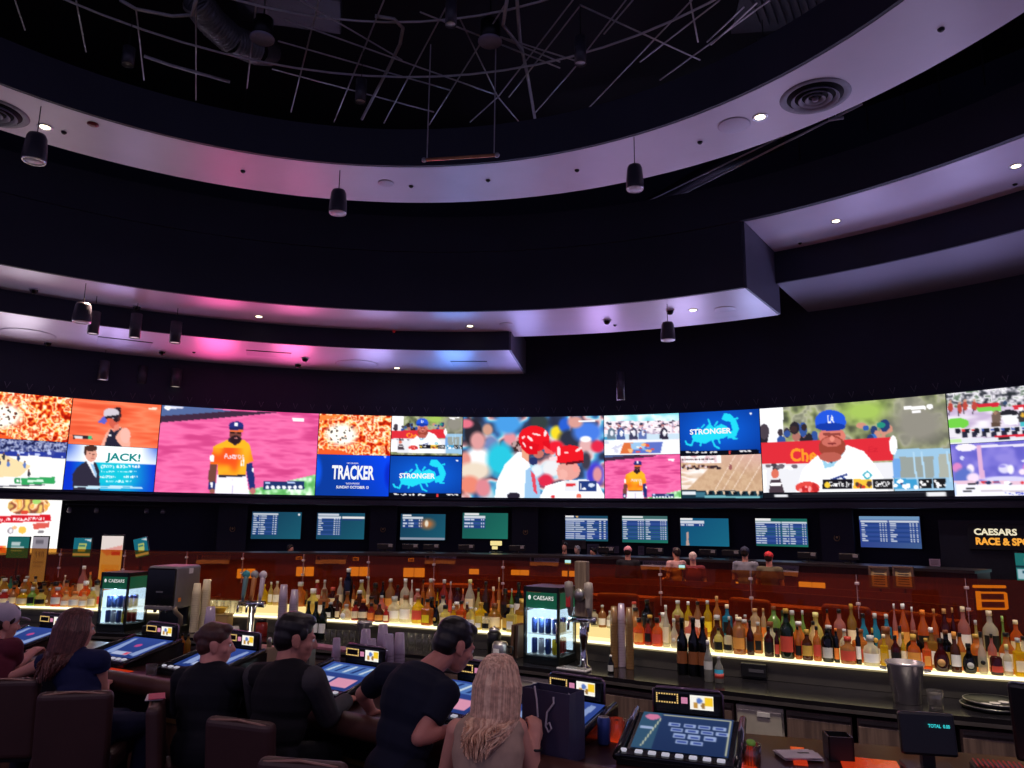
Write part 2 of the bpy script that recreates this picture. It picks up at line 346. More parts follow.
for x, y, z, l in ((670, 310, ZB, 'black dome camera behind the bell pendant left of the step'), (607, 320, ZB, 'black dome camera in the lower soffit above the ball helmets screen'), (34, 289, ZB, 'small dome camera on the grey left end of the soffit'),
                   (137, 306, ZB, 'small dome camera above the middle cylinder pendant'), (48, 342, ZC, 'small dome camera in the pink soffit at far left'), (162, 351, ZC, 'small dome camera in the pink soffit above the cylinder pendants'), (298, 364, ZC, 'small dome camera in the lowest soffit, lower of a pair'), (305, 358, ZC, 'small dome camera in the lowest soffit, upper of a pair')):
    dome(x, y, z, l)
def nub(x, y, z, label, r=.035, c=(20, 20, 26), name='sprinkler_head', cat='sprinkler'):
    p = PZ(x, y, z); tag(MB().lathe([(0, -.03), (r*.5, -.03), (r, -.012), (r, -.001), (0, -.001)], 14).build(name, mat('nub%s' % (c,), c, .4)), label, cat).location = (p.x, p.y, z)
for x, y, z, l in ((243, 171, ZA, 'small black sprinkler in the ring left of the pendant speaker'), (411, 186, ZA, 'small black sprinkler in the ring below the hanging bar'), (577, 170, ZA, 'small black sprinkler in the ring left of the right pendant speaker'), (488, 180, ZA, 'tiny black sprinkler in the bluish middle of the ring'),
                   (64, 132, ZA, 'tiny sprinkler beside the far left downlight'), (700, 142, ZA, 'tiny sprinkler left of the warm downlight'), (941, 29, ZA, 'small sprinkler in the ring at upper right'), (800, 243, ZB2, 'tiny sprinkler in the high soffit near the step'), (1015, 184, ZB2, 'tiny sprinkler beside the right edge downlight'), (615, 325, ZB, 'tiny sprinkler beside a dome camera in the lower soffit'), (194, 352, ZC, 'tiny sprinkler in the pink part of the lowest soffit')):
    nub(x, y, z, l)
nub(93, 124, ZA, 'dark red alarm strobe in the ring at left', .07, (120, 20, 30), 'alarm_strobe', 'alarm')
def cover(x, y, z, r, label):
    p = PZ(x, y, z); t = tag(MB().lathe([(0, -.012), (r*.93, -.012), (r, -.008), (r, -.001)], 30).build('ceiling_cover', mat('cover paint', (196, 186, 206), .4, var=.03)), label, 'ceiling cover'); t.location = (p.x, p.y, z)
cover(734, 125, ZA, .2, 'flush round cover in the ring beside the warm downlight'); cover(386, 183, ZA, .12, 'flush round cover in the ring under the bar'); cover(725, 309, ZB, .2, 'flush round cover in the lower soffit near the step')
cover(357, 364, ZC, .5, 'large flush round cover in the lowest soffit at centre'); cover(28, 334, ZC, .5, 'large flush round cover in the pink soffit at far left'); cover(506, 324, ZB, .14, 'flush round cover in the lower soffit above the low end face')
def hatch(x0, x1, y, z, label, d=.35):
    a, b = PZ(x0, y, z), PZ(x1, y, z); c = (a+b)/2; t = thing('access_hatch', label, 'hatch', (c.x, c.y, z), -ang(c)); w = (b-a).length
    MB().box((0, 0, -.008), (w, d, .012), None, .003).build('panel', mat('cover paint', (196, 186, 206), .4), t); MB().box((0, -d/2-.02, -.006), (w, .035, .01)).build('gap', m_dark, t)
hatch(101, 148, 343, ZC, 'rectangular access hatch in the pink soffit above cylinder pendants', .7); hatch(248, 290, 354, ZC, 'slotted access hatch in the pink soffit, left of the dome pair', .5); hatch(452, 488, 363.5, ZC, 'slotted access hatch in the blue end of the lowest soffit', .5)
p = PR(394, 331.5, 11.53); mb = MB(); mb.lathe([(0, 0), (.03, 0), (.03, .03), (0, .04)], 12, rot=Matrix.Rotation(PI/2, 3, 'X')); t = mb.build('indicator_light', mat('red lens', (110, 30, 36), .3, em=(255, 40, 50), es=.12)); t.location = p; tag(t, 'small red indicator light on the dark low fascia', 'indicator light')
# ================================================================== SCREENS (pictures made of coloured dots)
def fbm(h, w, cells, seed, octs=3, asp=1.0):
    g = np.random.default_rng(seed); out = np.zeros((h, w)); amp = 1; tot = 0
    for o in range(octs):
        ny = max(2, int(cells*2**o)); nx = max(2, int(cells*2**o*w/h/asp)); a = g.random((ny+1, nx+1))
        y = np.linspace(0, ny-.001, h); x = np.linspace(0, nx-.001, w); yi = y.astype(int); xi = x.astype(int); fy = (y-yi)[:, None]; fx = (x-xi)[None]
        fy = fy*fy*(3-2*fy); fx = fx*fx*(3-2*fx)
        out += amp*((a[yi][:, xi]*(1-fx)+a[yi][:, xi+1]*fx)*(1-fy)+(a[yi+1][:, xi]*(1-fx)+a[yi+1][:, xi+1]*fx)*fy); tot += amp; amp *= .55
    return out/tot
class Cv:
    def __init__(s, W, H, TL, TR, BR, BL, bg):
        s.W, s.H = W, H; u = np.linspace(0, 1, W)[None, :, None]; v = np.linspace(0, 1, H)[:, None, None]
        TL, TR, BR, BL = [np.array(q, float) for q in (TL, TR, BR, BL)]
        P = (TL*(1-u)+TR*u)*(1-v)+(BL*(1-u)+BR*u)*v; s.X, s.Y = P[..., 0], P[..., 1]; s.c = np.zeros((H, W, 3)); s.c[:] = bg; s.seed = 1
    def view(s, cx, cy, k, ox, oy):       # draw with another picture's coordinates
        t = object.__new__(Cv); t.__dict__ = dict(s.__dict__); t.X = (s.X-cx)/k+ox; t.Y = (s.Y-cy)/k+oy; return t
    def put(s, m, col): s.c[m] = col
    def mix(s, a, col): s.c[:] = s.c*(1-a[..., None])+np.array(col, float)*a[..., None]
    def ell(s, cx, cy, rx, ry, col, rot=0, soft=0):
        c, n = math.cos(rot), math.sin(rot); x = s.X-cx; y = s.Y-cy; d = np.sqrt(((x*c+y*n)/rx)**2+((-x*n+y*c)/ry)**2)
        if soft: s.mix(np.clip((1+soft-d)/(2*soft), 0, 1), col)
        else: s.put(d < 1, col)
    def poly(s, pts, col):
        m = np.zeros(s.X.shape, bool); n = len(pts)
        for i in range(n):
            (x0, y0), (x1, y1) = pts[i], pts[(i+1) % n]
            if y0 == y1: continue
            m ^= ((s.Y >= min(y0, y1)) & (s.Y < max(y0, y1)) & (s.X < x0+(s.Y-y0)*(x1-x0)/(y1-y0)))
        s.put(m, col); return m
    def rect(s, x0, y0, x1, y1, col): m = (s.X >= x0) & (s.X < x1) & (s.Y >= y0) & (s.Y < y1); s.put(m, col); return m
    def grad(s, c0, c1, t): s.mix(np.clip(t, 0, 1), c1)
    def noise(s, cols, cells, seed, mask=None, octs=3, asp=1.0, amt=1.0):
        n = fbm(s.H, s.W, cells, seed, octs, asp); n = (np.argsort(np.argsort(n, axis=None))/n.size).reshape(n.shape)
        k = np.array(cols, float); q = n*(len(k)-1); i = np.clip(q.astype(int), 0, len(k)-2); f = (q-i)[..., None]; col = k[i]*(1-f)+k[i+1]*f
        m = np.ones(n.shape, bool) if mask is None else mask; s.c[m] = s.c[m]*(1-amt)+col[m]*amt
    def region(s, x0, y0, x1, y1): return (s.X >= x0) & (s.X < x1) & (s.Y >= y0) & (s.Y < y1)
    def dots(s, x0, y0, x1, y1, n, r, cols, seed, ry=None):
        g = np.random.default_rng(seed)
        for i in range(n): s.ell(g.uniform(x0, x1), g.uniform(y0, y1), r*g.uniform(.6, 1.4), (ry or r)*g.uniform(.6, 1.4), cols[g.integers(len(cols))])
    def line(s, x0, y0, x1, y1, w, col):
        dx, dy = x1-x0, y1-y0; L = dx*dx+dy*dy+1e-9; t = np.clip(((s.X-x0)*dx+(s.Y-y0)*dy)/L, 0, 1); s.put(np.hypot(s.X-x0-t*dx, s.Y-y0-t*dy) < w/2, col)
    def text(s, body, cx, cy, h, w, col, thick=.02):
        P, fs = text(body, h, None, 'RAW', w=w, thick=thick)
        for f in fs:
            pts = [(cx+P[i][0], cy-P[i][1]) for i in f]; s.poly(pts, col)
    def finish(s):
        c = s.c; p = np.pad(c, ((1, 1), (1, 1), (0, 0)), 'edge'); c = .6*c+.1*(p[:-2, 1:-1]+p[2:, 1:-1]+p[1:-1, :-2]+p[1:-1, 2:])
        v = np.clip(c, 0, 255)/255; return np.where(v <= .04045, v/12.92, ((v+.055)/1.055)**2.4)
def screen_mat(name, s):
    if name in _mc: return _mc[name]
    m = bpy.data.materials.new(name); m.use_nodes = True; nt = m.node_tree; nt.nodes.clear()
    a = nt.nodes.new('ShaderNodeAttribute'); a.attribute_name = 'picture'; e = nt.nodes.new('ShaderNodeEmission'); e.inputs[1].default_value = s
    o = nt.nodes.new('ShaderNodeOutputMaterial'); nt.links.new(a.outputs['Color'], e.inputs[0]); nt.links.new(e.outputs[0], o.inputs[0]); _mc[name] = m; return m
def screen(name, cv, fn, m, parent):     # fn(u, v) gives the point of the screen surface
    W, H = cv.W, cv.H; vs = [fn(i/(W-1), j/(H-1)) for j in range(H) for i in range(W)]
    fs = [(j*W+i, (j+1)*W+i, (j+1)*W+i+1, j*W+i+1) for j in range(H-1) for i in range(W-1)]
    me = bpy.data.meshes.new(name); me.from_pydata(vs, [], fs); me.materials.append(m)
    at = me.attributes.new('picture', 'FLOAT_COLOR', 'POINT'); k = np.ones((H*W, 4)); k[:, :3] = cv.finish().reshape(-1, 3); at.data.foreach_set('color', k.ravel())
    o = bpy.data.objects.new(name, me); COL.objects.link(o); o.parent = parent; return o
WH = (250, 248, 250); SK = (226, 150, 130)
def p_food(c, x0, y0, x1, y1, seed):
    c.noise([(150, 20, 10), (225, 50, 20), (240, 110, 40), (250, 190, 90), (255, 235, 180), (255, 250, 235), (245, 120, 50), (200, 40, 20), (255, 215, 140)], 11, seed, c.region(-9999, -9999, 9999, 9999), 2)
    w, h = x1-x0, y1-y0; c.ell(x0+w*.3, y0+h*.5, w*.21, h*.27, (255, 252, 240), 0, .25); c.dots(x0+w*.12, y0+h*.3, x0+w*.46, y0+h*.75, 26, w*.012, [(70, 40, 30), (150, 60, 30), (60, 50, 50)], seed+1)
    c.poly([(x0-9, y0+h*.88), (x0+w*.3, y0+h*.9), (x0+w*.46, y0+h*1.02), (x0-9, y0+h*1.02)], (235, 90, 40)); c.poly([(x0, y0), (x0+w*.35, y0), (x0, y0+h*.16)], (240, 130, 60))
def p_player(c):
    n = c.poly([(-60, 20), (1100, 60), (1100, 640), (-60, 640)], (232, 96, 160))
    c.noise([(205, 66, 130), (232, 96, 158), (240, 112, 170), (226, 86, 150)], 14, 5, n, 3, 5.0)
    c.poly([(-60, -20), (470, 66), (-60, 112)], (80, 100, 150)); c.poly([(-60, 106), (470, 62), (760, 74), (-60, 148)], (62, 40, 62)); c.ell(110, 42, 60, 8, (225, 225, 240)); c.ell(75, 45, 20, 14, WH)
    g = c.poly([(560, 565), (1010, 468), (1030, 640), (560, 640)], (110, 190, 110)); c.noise([(90, 170, 90), (150, 215, 150), (235, 245, 235)], 16, 8, g, 2)
    c.poly([(845, 112), (925, 116), (918, 138), (848, 134)], WH)
    c.rect(655, 512, 922, 562, (30, 50, 100))
    for i in range(7): c.ell(680+i*36, 550, 13, 11, (235, 235, 245))
    c.rect(668, 516, 700, 526, (180, 200, 240)); c.rect(810, 516, 860, 526, (180, 200, 240))
    B = (112, 66, 58); NV = (34, 44, 110)
    c.poly([(322, 400), (366, 400), (352, 500), (348, 570), (314, 570), (308, 480)], B); c.rect(308, 515, 350, 560, NV); c.rect(322, 520, 336, 550, WH); c.ell(332, 572, 18, 14, (150, 90, 80))
    c.poly([(540, 400), (584, 396), (598, 480), (600, 560), (568, 560), (552, 480)], NV); c.ell(585, 572, 18, 20, (190, 110, 110)); c.ell(588, 440, 7, 14, WH)
    c.poly([(362, 470), (545, 468), (566, 600), (345, 600)], (240, 236, 248)); c.line(460, 500, 455, 600, 4, (190, 180, 210)); c.poly([(372, 462), (540, 458), (542, 482), (372, 486)], (40, 34, 50))
    j = c.poly([(430, 248), (535, 248), (570, 280), (592, 384), (548, 402), (545, 470), (368, 472), (368, 405), (320, 402), (345, 290)], (250, 140, 30))
    c.noise([(240, 80, 30), (250, 140, 30), (250, 180, 40)], 5, 12, j, 2)
    m = j & (c.Y < 300); c.c[m] = (248, 176, 36)
    c.poly([(320, 350), (345, 340), (345, 385), (322, 388)], WH); c.text('Astros', 470, 352, 36, 130, (245, 215, 225)); c.rect(512, 375, 520, 415, WH); c.rect(526, 375, 534, 415, WH)
    c.poly([(440, 235), (520, 235), (515, 262), (478, 285), (436, 258)], (60, 40, 50)); c.ell(482, 214, 38, 42, (120, 66, 58)); c.ell(482, 248, 34, 28, (44, 26, 34)); c.ell(484, 238, 12, 5, (210, 130, 130))
    c.rect(445, 180, 530, 198, (240, 110, 60)); c.rect(448, 198, 478, 210, (30, 20, 24)); c.rect(490, 198, 520, 210, (30, 20, 24)); c.ell(487, 158, 46, 28, (40, 46, 120)); c.poly([(440, 168), (534, 168), (530, 184), (446, 184)], (32, 36, 90)); c.ell(487, 150, 12, 13, WH)
def p_pitcher(c):
    c.noise([(70, 74, 60), (120, 128, 90), (150, 158, 110), (176, 176, 150), (110, 112, 96)], 7, 21, None, 3)
    c.ell(600, 130, 130, 60, (160, 190, 90), 0, .5); c.ell(870, 200, 150, 120, (140, 136, 126), 0, .5)
    c.rect(-99, 60, 155, 300, (244, 244, 248)); c.dots(20, 210, 330, 290, 16, 24, [(60, 50, 60), (50, 80, 150), (170, 110, 100), (40, 36, 44)], 5, 30); c.dots(560, 200, 720, 290, 10, 20, [(60, 110, 190), (40, 60, 110), (60, 150, 140), (200, 140, 120)], 6, 26)
    c.ell(682, 204, 22, 16, (40, 140, 120)); c.ell(604, 218, 16, 14, (50, 90, 170)); c.ell(272, 215, 16, 18, (50, 40, 44)); c.ell(215, 225, 20, 18, (60, 44, 46)); c.ell(45, 240, 30, 40, (70, 60, 70))
    c.rect(-99, 400, 740, 600, (226, 226, 232)); c.dots(40, 412, 260, 432, 12, 22, [(110, 100, 110), (70, 60, 70), (240, 240, 244)], 8, 10)
    c.poly([(-60, 304), (735, 266), (740, 390), (-60, 412)], (214, 44, 56)); c.text('Che', 268, 360, 70, 145, (246, 150, 40), .03); c.text('Ez', 640, 330, 30, 50, (200, 36, 50))
    c.rect(745, 330, 1100, 600, (150, 190, 220)); c.rect(770, 372, 935, 480, (146, 154, 150)); c.rect(960, 360, 1100, 480, (166, 170, 160))
    for x in (840, 880, 1000): c.line(x, 350, x+12, 500, 9, (170, 205, 230))
    c.ell(742, 310, 20, 50, WH); c.rect(738, 380, 775, 480, (110, 160, 220)); c.rect(-99, 440, 60, 600, WH)
    c.poly([(225, 560), (262, 440), (310, 390), (345, 362), (405, 400), (505, 308), (590, 340), (640, 400), (690, 480), (730, 600), (225, 600)], (246, 246, 250))
    c.poly([(365, 370), (400, 405), (425, 395), (500, 318), (480, 360), (430, 420), (385, 430)], (150, 200, 226)); c.poly([(395, 385), (450, 375), (420, 404)], (60, 50, 80))
    c.ell(425, 262, 72, 48, (214, 120, 106)); c.ell(425, 318, 72, 60, (150, 66, 52)); c.ell(422, 292, 52, 26, (196, 104, 92)); c.rect(378, 244, 470, 258, (140, 66, 60)); c.ell(424, 300, 22, 6, (130, 50, 50)); c.ell(425, 275, 13, 16, (226, 136, 120)); c.ell(415, 370, 60, 26, (180, 90, 78))
    c.ell(417, 178, 82, 56, (36, 84, 214)); c.rect(335, 178, 500, 205, (36, 84, 214)); c.ell(417, 212, 80, 22, (22, 56, 160)); c.text('LA', 420, 170, 42, 34, WH, .03)
    c.line(415, 490, 500, 462, 10, (40, 60, 130)); c.line(470, 470, 505, 495, 9, (40, 60, 130)); c.poly([(608, 440), (636, 465), (608, 492), (580, 465)], (60, 170, 190)); c.ell(608, 466, 12, 12, WH)
    c.ell(290, 528, 66, 30, (220, 70, 64)); c.dots(240, 510, 340, 545, 10, 12, [(250, 160, 160), (190, 40, 44)], 9)
    c.poly([(75, 560), (85, 490), (140, 486), (165, 560)], (70, 56, 66)); c.ell(110, 458, 22, 24, (214, 110, 90)); c.rect(85, 505, 145, 520, WH)
    for x0, x1, q in ((372, 530, (24, 22, 30)), (535, 630, (236, 190, 60)), (636, 735, (30, 30, 34)), (740, 852, (60, 150, 200)), (862, 924, (26, 26, 30)), (930, 988, (26, 26, 30))): c.rect(x0, 486, x1, 536, q)
    c.text("Carl's Jr", 462, 514, 30, 120, WH, .03); c.ell(398, 516, 16, 15, (240, 200, 60)); c.text('SHOP', 684, 512, 28, 70, WH); c.dots(545, 495, 620, 530, 8, 10, [(200, 60, 40), (80, 60, 50)], 4); c.dots(870, 495, 915, 530, 6, 6, [WH], 3); c.dots(935, 495, 985, 530, 8, 6, [WH], 2); c.dots(745, 490, 850, 530, 8, 10, [WH, (30, 60, 120)], 1)
    c.rect(800, 106, 905, 124, WH); c.ell(926, 110, 16, 14, WH); c.rect(840, 128, 880, 142, WH)
def p_stronger(c):
    d = np.hypot((c.X-740)/330, (c.Y-440)/190); c.mix(np.ones_like(d), (14, 84, 196)); c.grad(None, (8, 40, 120), d-.35)
    CY = (34, 210, 234)
    c.poly([(574, 470), (640, 440), (690, 396), (715, 420), (760, 400), (800, 420), (806, 470), (770, 490), (700, 500), (660, 520), (590, 505)], CY)
    c.poly([(762, 372), (775, 335), (812, 338), (850, 378), (868, 430), (850, 480), (800, 492), (790, 455), (828, 440), (815, 388), (790, 384)], CY)
    for a in ((590, 490, 575, 530), (575, 530, 545, 520), (640, 505, 630, 530), (705, 500, 720, 535), (720, 535, 745, 548), (740, 490, 750, 515), (690, 400, 680, 372), (720, 410, 735, 388), (830, 490, 855, 492), (600, 440, 620, 425), (640, 420, 655, 405), (845, 370, 858, 366), (545, 520, 538, 505)): c.line(*a, 11, CY)
    c.rect(500, 562, 990, 600, (10, 12, 24)); c.dots(530, 566, 590, 572, 6, 7, [WH], 2, 3); c.dots(600, 568, 745, 576, 14, 7, [WH], 3, 4); c.dots(840, 566, 940, 572, 10, 7, [WH], 4, 3); c.rect(806, 564, 818, 590, (220, 60, 60)); c.ell(938, 340, 7, 6, WH)
def p_redcaps(c):
    c.noise([(40, 44, 66), (60, 110, 170), (90, 180, 210), (210, 210, 220), (200, 140, 140), (70, 60, 80), (60, 130, 190)], 6, 31, None, 2)
    for x, y, rx, ry, q in ((120, 150, 70, 110, (40, 36, 46)), (215, 130, 34, 40, (200, 150, 130)), (240, 240, 50, 70, (110, 130, 180)), (150, 330, 90, 80, (240, 238, 240)), (148, 205, 50, 60, (214, 150, 150)), (365, 190, 42, 50, (220, 140, 150)), (300, 330, 90, 110, (40, 190, 214)), (60, 340, 40, 60, (216, 140, 130)), (120, 410, 110, 60, (226, 210, 190)), (90, 500, 70, 60, (226, 130, 110)), (180, 520, 50, 60, (214, 130, 140)), (70, 90, 50, 30, (220, 110, 130)),
                           (350, 85, 90, 70, (70, 150, 220)), (560, 80, 60, 60, (50, 60, 60)), (680, 150, 44, 46, (240, 210, 40)), (730, 100, 40, 50, (40, 90, 200)), (770, 190, 80, 60, (44, 48, 66)), (880, 150, 95, 70, (70, 120, 220)), (868, 235, 44, 50, (220, 170, 170)), (868, 195, 36, 20, WH), (670, 245, 55, 40, (230, 30, 50)), (948, 245, 44, 40, (220, 40, 70)), (930, 430, 60, 80, (70, 60, 200)), (945, 430, 30, 50, (214, 140, 150)), (640, 390, 70, 60, (226, 226, 230)), (600, 470, 52, 44, (214, 40, 70)), (540, 405, 44, 40, (220, 230, 240)), (800, 80, 50, 40, (210, 150, 140)), (870, 340, 30, 60, (60, 56, 70))):
        c.ell(x, y, rx, ry, q, 0, .25)
    c.poly([(255, 600), (275, 470), (330, 360), (420, 275), (470, 290), (500, 380), (555, 480), (575, 600)], (244, 246, 252)); c.poly([(470, 400), (500, 380), (556, 480), (574, 600), (455, 600)], (150, 190, 226)); c.poly([(500, 400), (530, 430), (545, 560), (520, 540)], (220, 70, 90)); c.ell(385, 572, 44, 24, (40, 34, 50))
    c.poly([(445, 260), (490, 290), (490, 350), (440, 310)], (226, 160, 130)); c.ell(520, 340, 30, 26, (40, 50, 100)); c.ell(555, 290, 34, 30, (190, 110, 100)); c.dots(385, 210, 440, 270, 14, 12, [(60, 40, 40), (180, 150, 150)], 3)
    c.ell(525, 190, 104, 88, (226, 22, 34)); c.poly([(440, 200), (560, 230), (545, 296), (480, 292), (440, 250)], (214, 16, 30)); c.poly([(580, 210), (628, 200), (636, 270), (590, 250)], (214, 16, 30)); c.poly([(590, 235), (660, 285), (655, 296), (595, 285)], (240, 90, 90))
    for x, y, rx, ry, r in ((500, 190, 24, 9, .8), (455, 180, 14, 7, -.5), (540, 160, 30, 6, .2), (600, 155, 10, 22, .2), (505, 250, 9, 7, 0), (460, 230, 20, 5, 1)): c.ell(x, y, rx, ry, (250, 225, 226), r)
    c.poly([(550, 600), (600, 505), (700, 475), (860, 460), (950, 490), (1010, 600)], (246, 246, 250)); c.ell(755, 405, 76, 62, (224, 156, 146)); c.ell(715, 430, 34, 34, (232, 170, 160)); c.ell(800, 382, 18, 32, (236, 150, 140)); c.poly([(690, 340), (800, 335), (800, 352), (700, 360)], (70, 50, 60)); c.poly([(675, 400), (690, 360), (700, 440), (680, 430)], (230, 160, 150))
    c.ell(762, 296, 92, 62, (226, 24, 36)); c.rect(672, 296, 852, 350, (226, 24, 36)); c.poly([(625, 318), (680, 305), (680, 335), (630, 335)], (244, 210, 214)); c.ell(690, 275, 12, 32, (250, 220, 224)); c.ell(820, 265, 26, 8, (252, 220, 220), -.6); c.ell(740, 284, 16, 6, (252, 210, 210)); c.poly([(735, 350), (852, 335), (850, 352), (740, 366)], (90, 20, 30))
    c.rect(725, 472, 815, 540, (226, 226, 232)); c.rect(735, 488, 800, 506, (214, 50, 60)); c.rect(820, 472, 938, 540, (34, 56, 120)); c.ell(905, 500, 22, 12, (210, 220, 240)); c.ell(858, 524, 14, 8, WH); c.ell(835, 510, 4, 22, WH); c.ell(822, 570, 18, 14, (236, 110, 90)); c.ell(650, 575, 14, 10, (220, 50, 60)); c.rect(820, 70, 930, 82, WH)
def p_bench(c):
    c.noise([(150, 130, 160), (222, 206, 220), (246, 244, 248), (236, 216, 226), (250, 250, 252)], 13, 41, None, 2)
    c.rect(-9, 30, 600, 92, (130, 214, 224)); c.noise([(130, 214, 224), (240, 246, 248)], 6, 42, c.region(-9, 60, 600, 100), 2)
    c.rect(-9, 185, 600, 222, (196, 216, 232)); c.rect(24, 205, 92, 222, (60, 150, 190))
    for x, q in ((130, (70, 90, 150)), (210, (60, 60, 90)), (268, (90, 110, 170)), (400, (44, 40, 60)), (70, (100, 120, 140))): c.poly([(x-26, 220), (x-22, 160), (x, 140), (x+22, 160), (x+28, 220)], q); c.ell(x-8, 128, 12, 14, (180, 120, 120)); c.ell(x-8, 119, 12, 7, (40, 50, 80)); c.ell(x+4, 180, 10, 20, (226, 226, 236))
    c.dots(30, 100, 490, 180, 60, 9, [(110, 80, 100), (60, 50, 70), (226, 180, 190), WH], 4, 5)
    c.rect(-9, 224, 600, 330, (236, 238, 244)); c.poly([(150, 240), (395, 238), (380, 312), (125, 316)], (90, 110, 190)); c.poly([(150, 240), (230, 239), (200, 315), (125, 316)], (214, 110, 60)); c.poly([(190, 244), (290, 242), (280, 280), (200, 290)], (150, 190, 226)); c.dots(180, 250, 330, 305, 16, 14, [(240, 236, 226), (220, 80, 60), (120, 170, 220), (240, 180, 120)], 5, 8); c.dots(24, 236, 120, 312, 12, 16, [(250, 250, 252), (206, 206, 226)], 6)
def p_track(c):
    c.noise([(196, 160, 128), (206, 172, 140), (190, 152, 122)], 8, 51, None, 3); c.grad(None, (224, 170, 190), (c.X-520)/900*.8*np.clip((430-c.Y)/120, 0, 1))
    m = (c.Y < 350+ (c.X-506)*.02); c.noise([(200, 150, 160), (244, 236, 240), (250, 248, 250)], 10, 52, m & (c.X < 760), 2); c.noise([(226, 190, 170), (246, 240, 238), (206, 170, 140)], 9, 53, (c.Y > 390) & (c.Y < 520) & (c.X < 680-(c.Y-390)*1.0), 2, 3)
    for x in (900, 960, 1040, 850): c.line(x, 300, x-130, 530, 4, (236, 216, 200))
    g = np.random.default_rng(4)
    for i in range(24): x = 510+i*10.5; y = 372+g.uniform(-8, 14)+(i*.3); c.ell(x, y, g.uniform(6, 13), g.uniform(5, 10), [(60, 40, 44), (110, 70, 60), (40, 30, 40), (220, 200, 210)][g.integers(4)])
    for i in range(16): c.ell(520+i*13, 328, 6, 5, [(70, 60, 66), (150, 120, 120)][i % 2])
    c.ell(818, 380, 10, 18, (150, 90, 90)); c.rect(500, 528, 1100, 600, (24, 52, 66)); c.rect(515, 538, 600, 556, (220, 226, 232)); c.rect(602, 540, 660, 570, (60, 110, 130))
    for i in range(7): c.poly([(665+i*52, 530), (690+i*52, 530), (676+i*52, 556)], (230, 200, 170)); c.rect(682+i*52, 534, 706+i*52, 552, (14, 20, 30))
    c.rect(660, 560, 1000, 574, (110, 170, 180))
def p_paddock(c):
    c.noise([(40, 44, 50), (110, 110, 120), (200, 196, 206), (244, 240, 246), (90, 110, 90)], 15, 61, c.Y < 175, 2); m = c.Y >= 172; c.c[m] = (206, 190, 214)
    c.noise([(186, 166, 200), (214, 200, 222), (240, 236, 244)], 8, 62, m, 2, 2); c.ell(95, 272, 66, 34, (110, 200, 70)); c.poly([(200, 170), (330, 165), (330, 200), (205, 200)], (120, 200, 80)); c.poly([(205, 150), (320, 146), (320, 172), (205, 172)], (204, 40, 56)); c.poly([(385, 165), (500, 158), (500, 195), (400, 195)], (206, 46, 60)); c.rect(500, 160, 700, 230, (230, 220, 230)); c.dots(500, 150, 690, 290, 26, 14, [(200, 50, 60), (110, 190, 90), (60, 60, 80), WH], 3)
    for x, y in ((60, 170), (140, 165), (190, 165), (110, 180)): c.ell(x, y, 14, 30, [(180, 70, 60), (90, 60, 60)][x % 2]); c.ell(x, y-36, 8, 9, (200, 150, 130)); c.line(x-6, y+20, x-8, y+46, 6, (60, 50, 60))
    c.ell(370, 216, 46, 24, (36, 36, 44)); c.poly([(330, 230), (420, 225), (415, 290), (350, 285)], (240, 240, 244)); c.ell(305, 240, 26, 44, (110, 90, 80)); c.ell(438, 240, 24, 44, (60, 56, 60)); c.ell(440, 230, 10, 14, (220, 170, 60)); c.ell(432, 190, 14, 12, WH); c.rect(425, 275, 462, 305, (70, 180, 190)); c.ell(352, 150, 12, 14, (50, 70, 100)); c.ell(300, 210, 12, 12, (160, 120, 100)); c.poly([(280, 270), (330, 275), (320, 305), (275, 300)], (90, 70, 60))
    c.rect(30, 300, 760, 360, (226, 222, 230))
    for i in range(12): c.rect(84+i*52, 306, 112+i*52, 334, (30, 32, 44)); c.rect(122+i*52, 326, 150+i*52, 360, (40, 40, 60)); c.rect(120+i*52, 308, 140+i*52, 322, [(214, 60, 60), (70, 90, 170)][i > 1])
    c.poly([(290, 356), (760, 342), (760, 362), (300, 366)], (216, 40, 60)); c.rect(20, 366, 760, 400, (220, 222, 232)); c.rect(315, 366, 370, 382, (40, 40, 46)); c.rect(30, 370, 120, 392, (190, 226, 160))
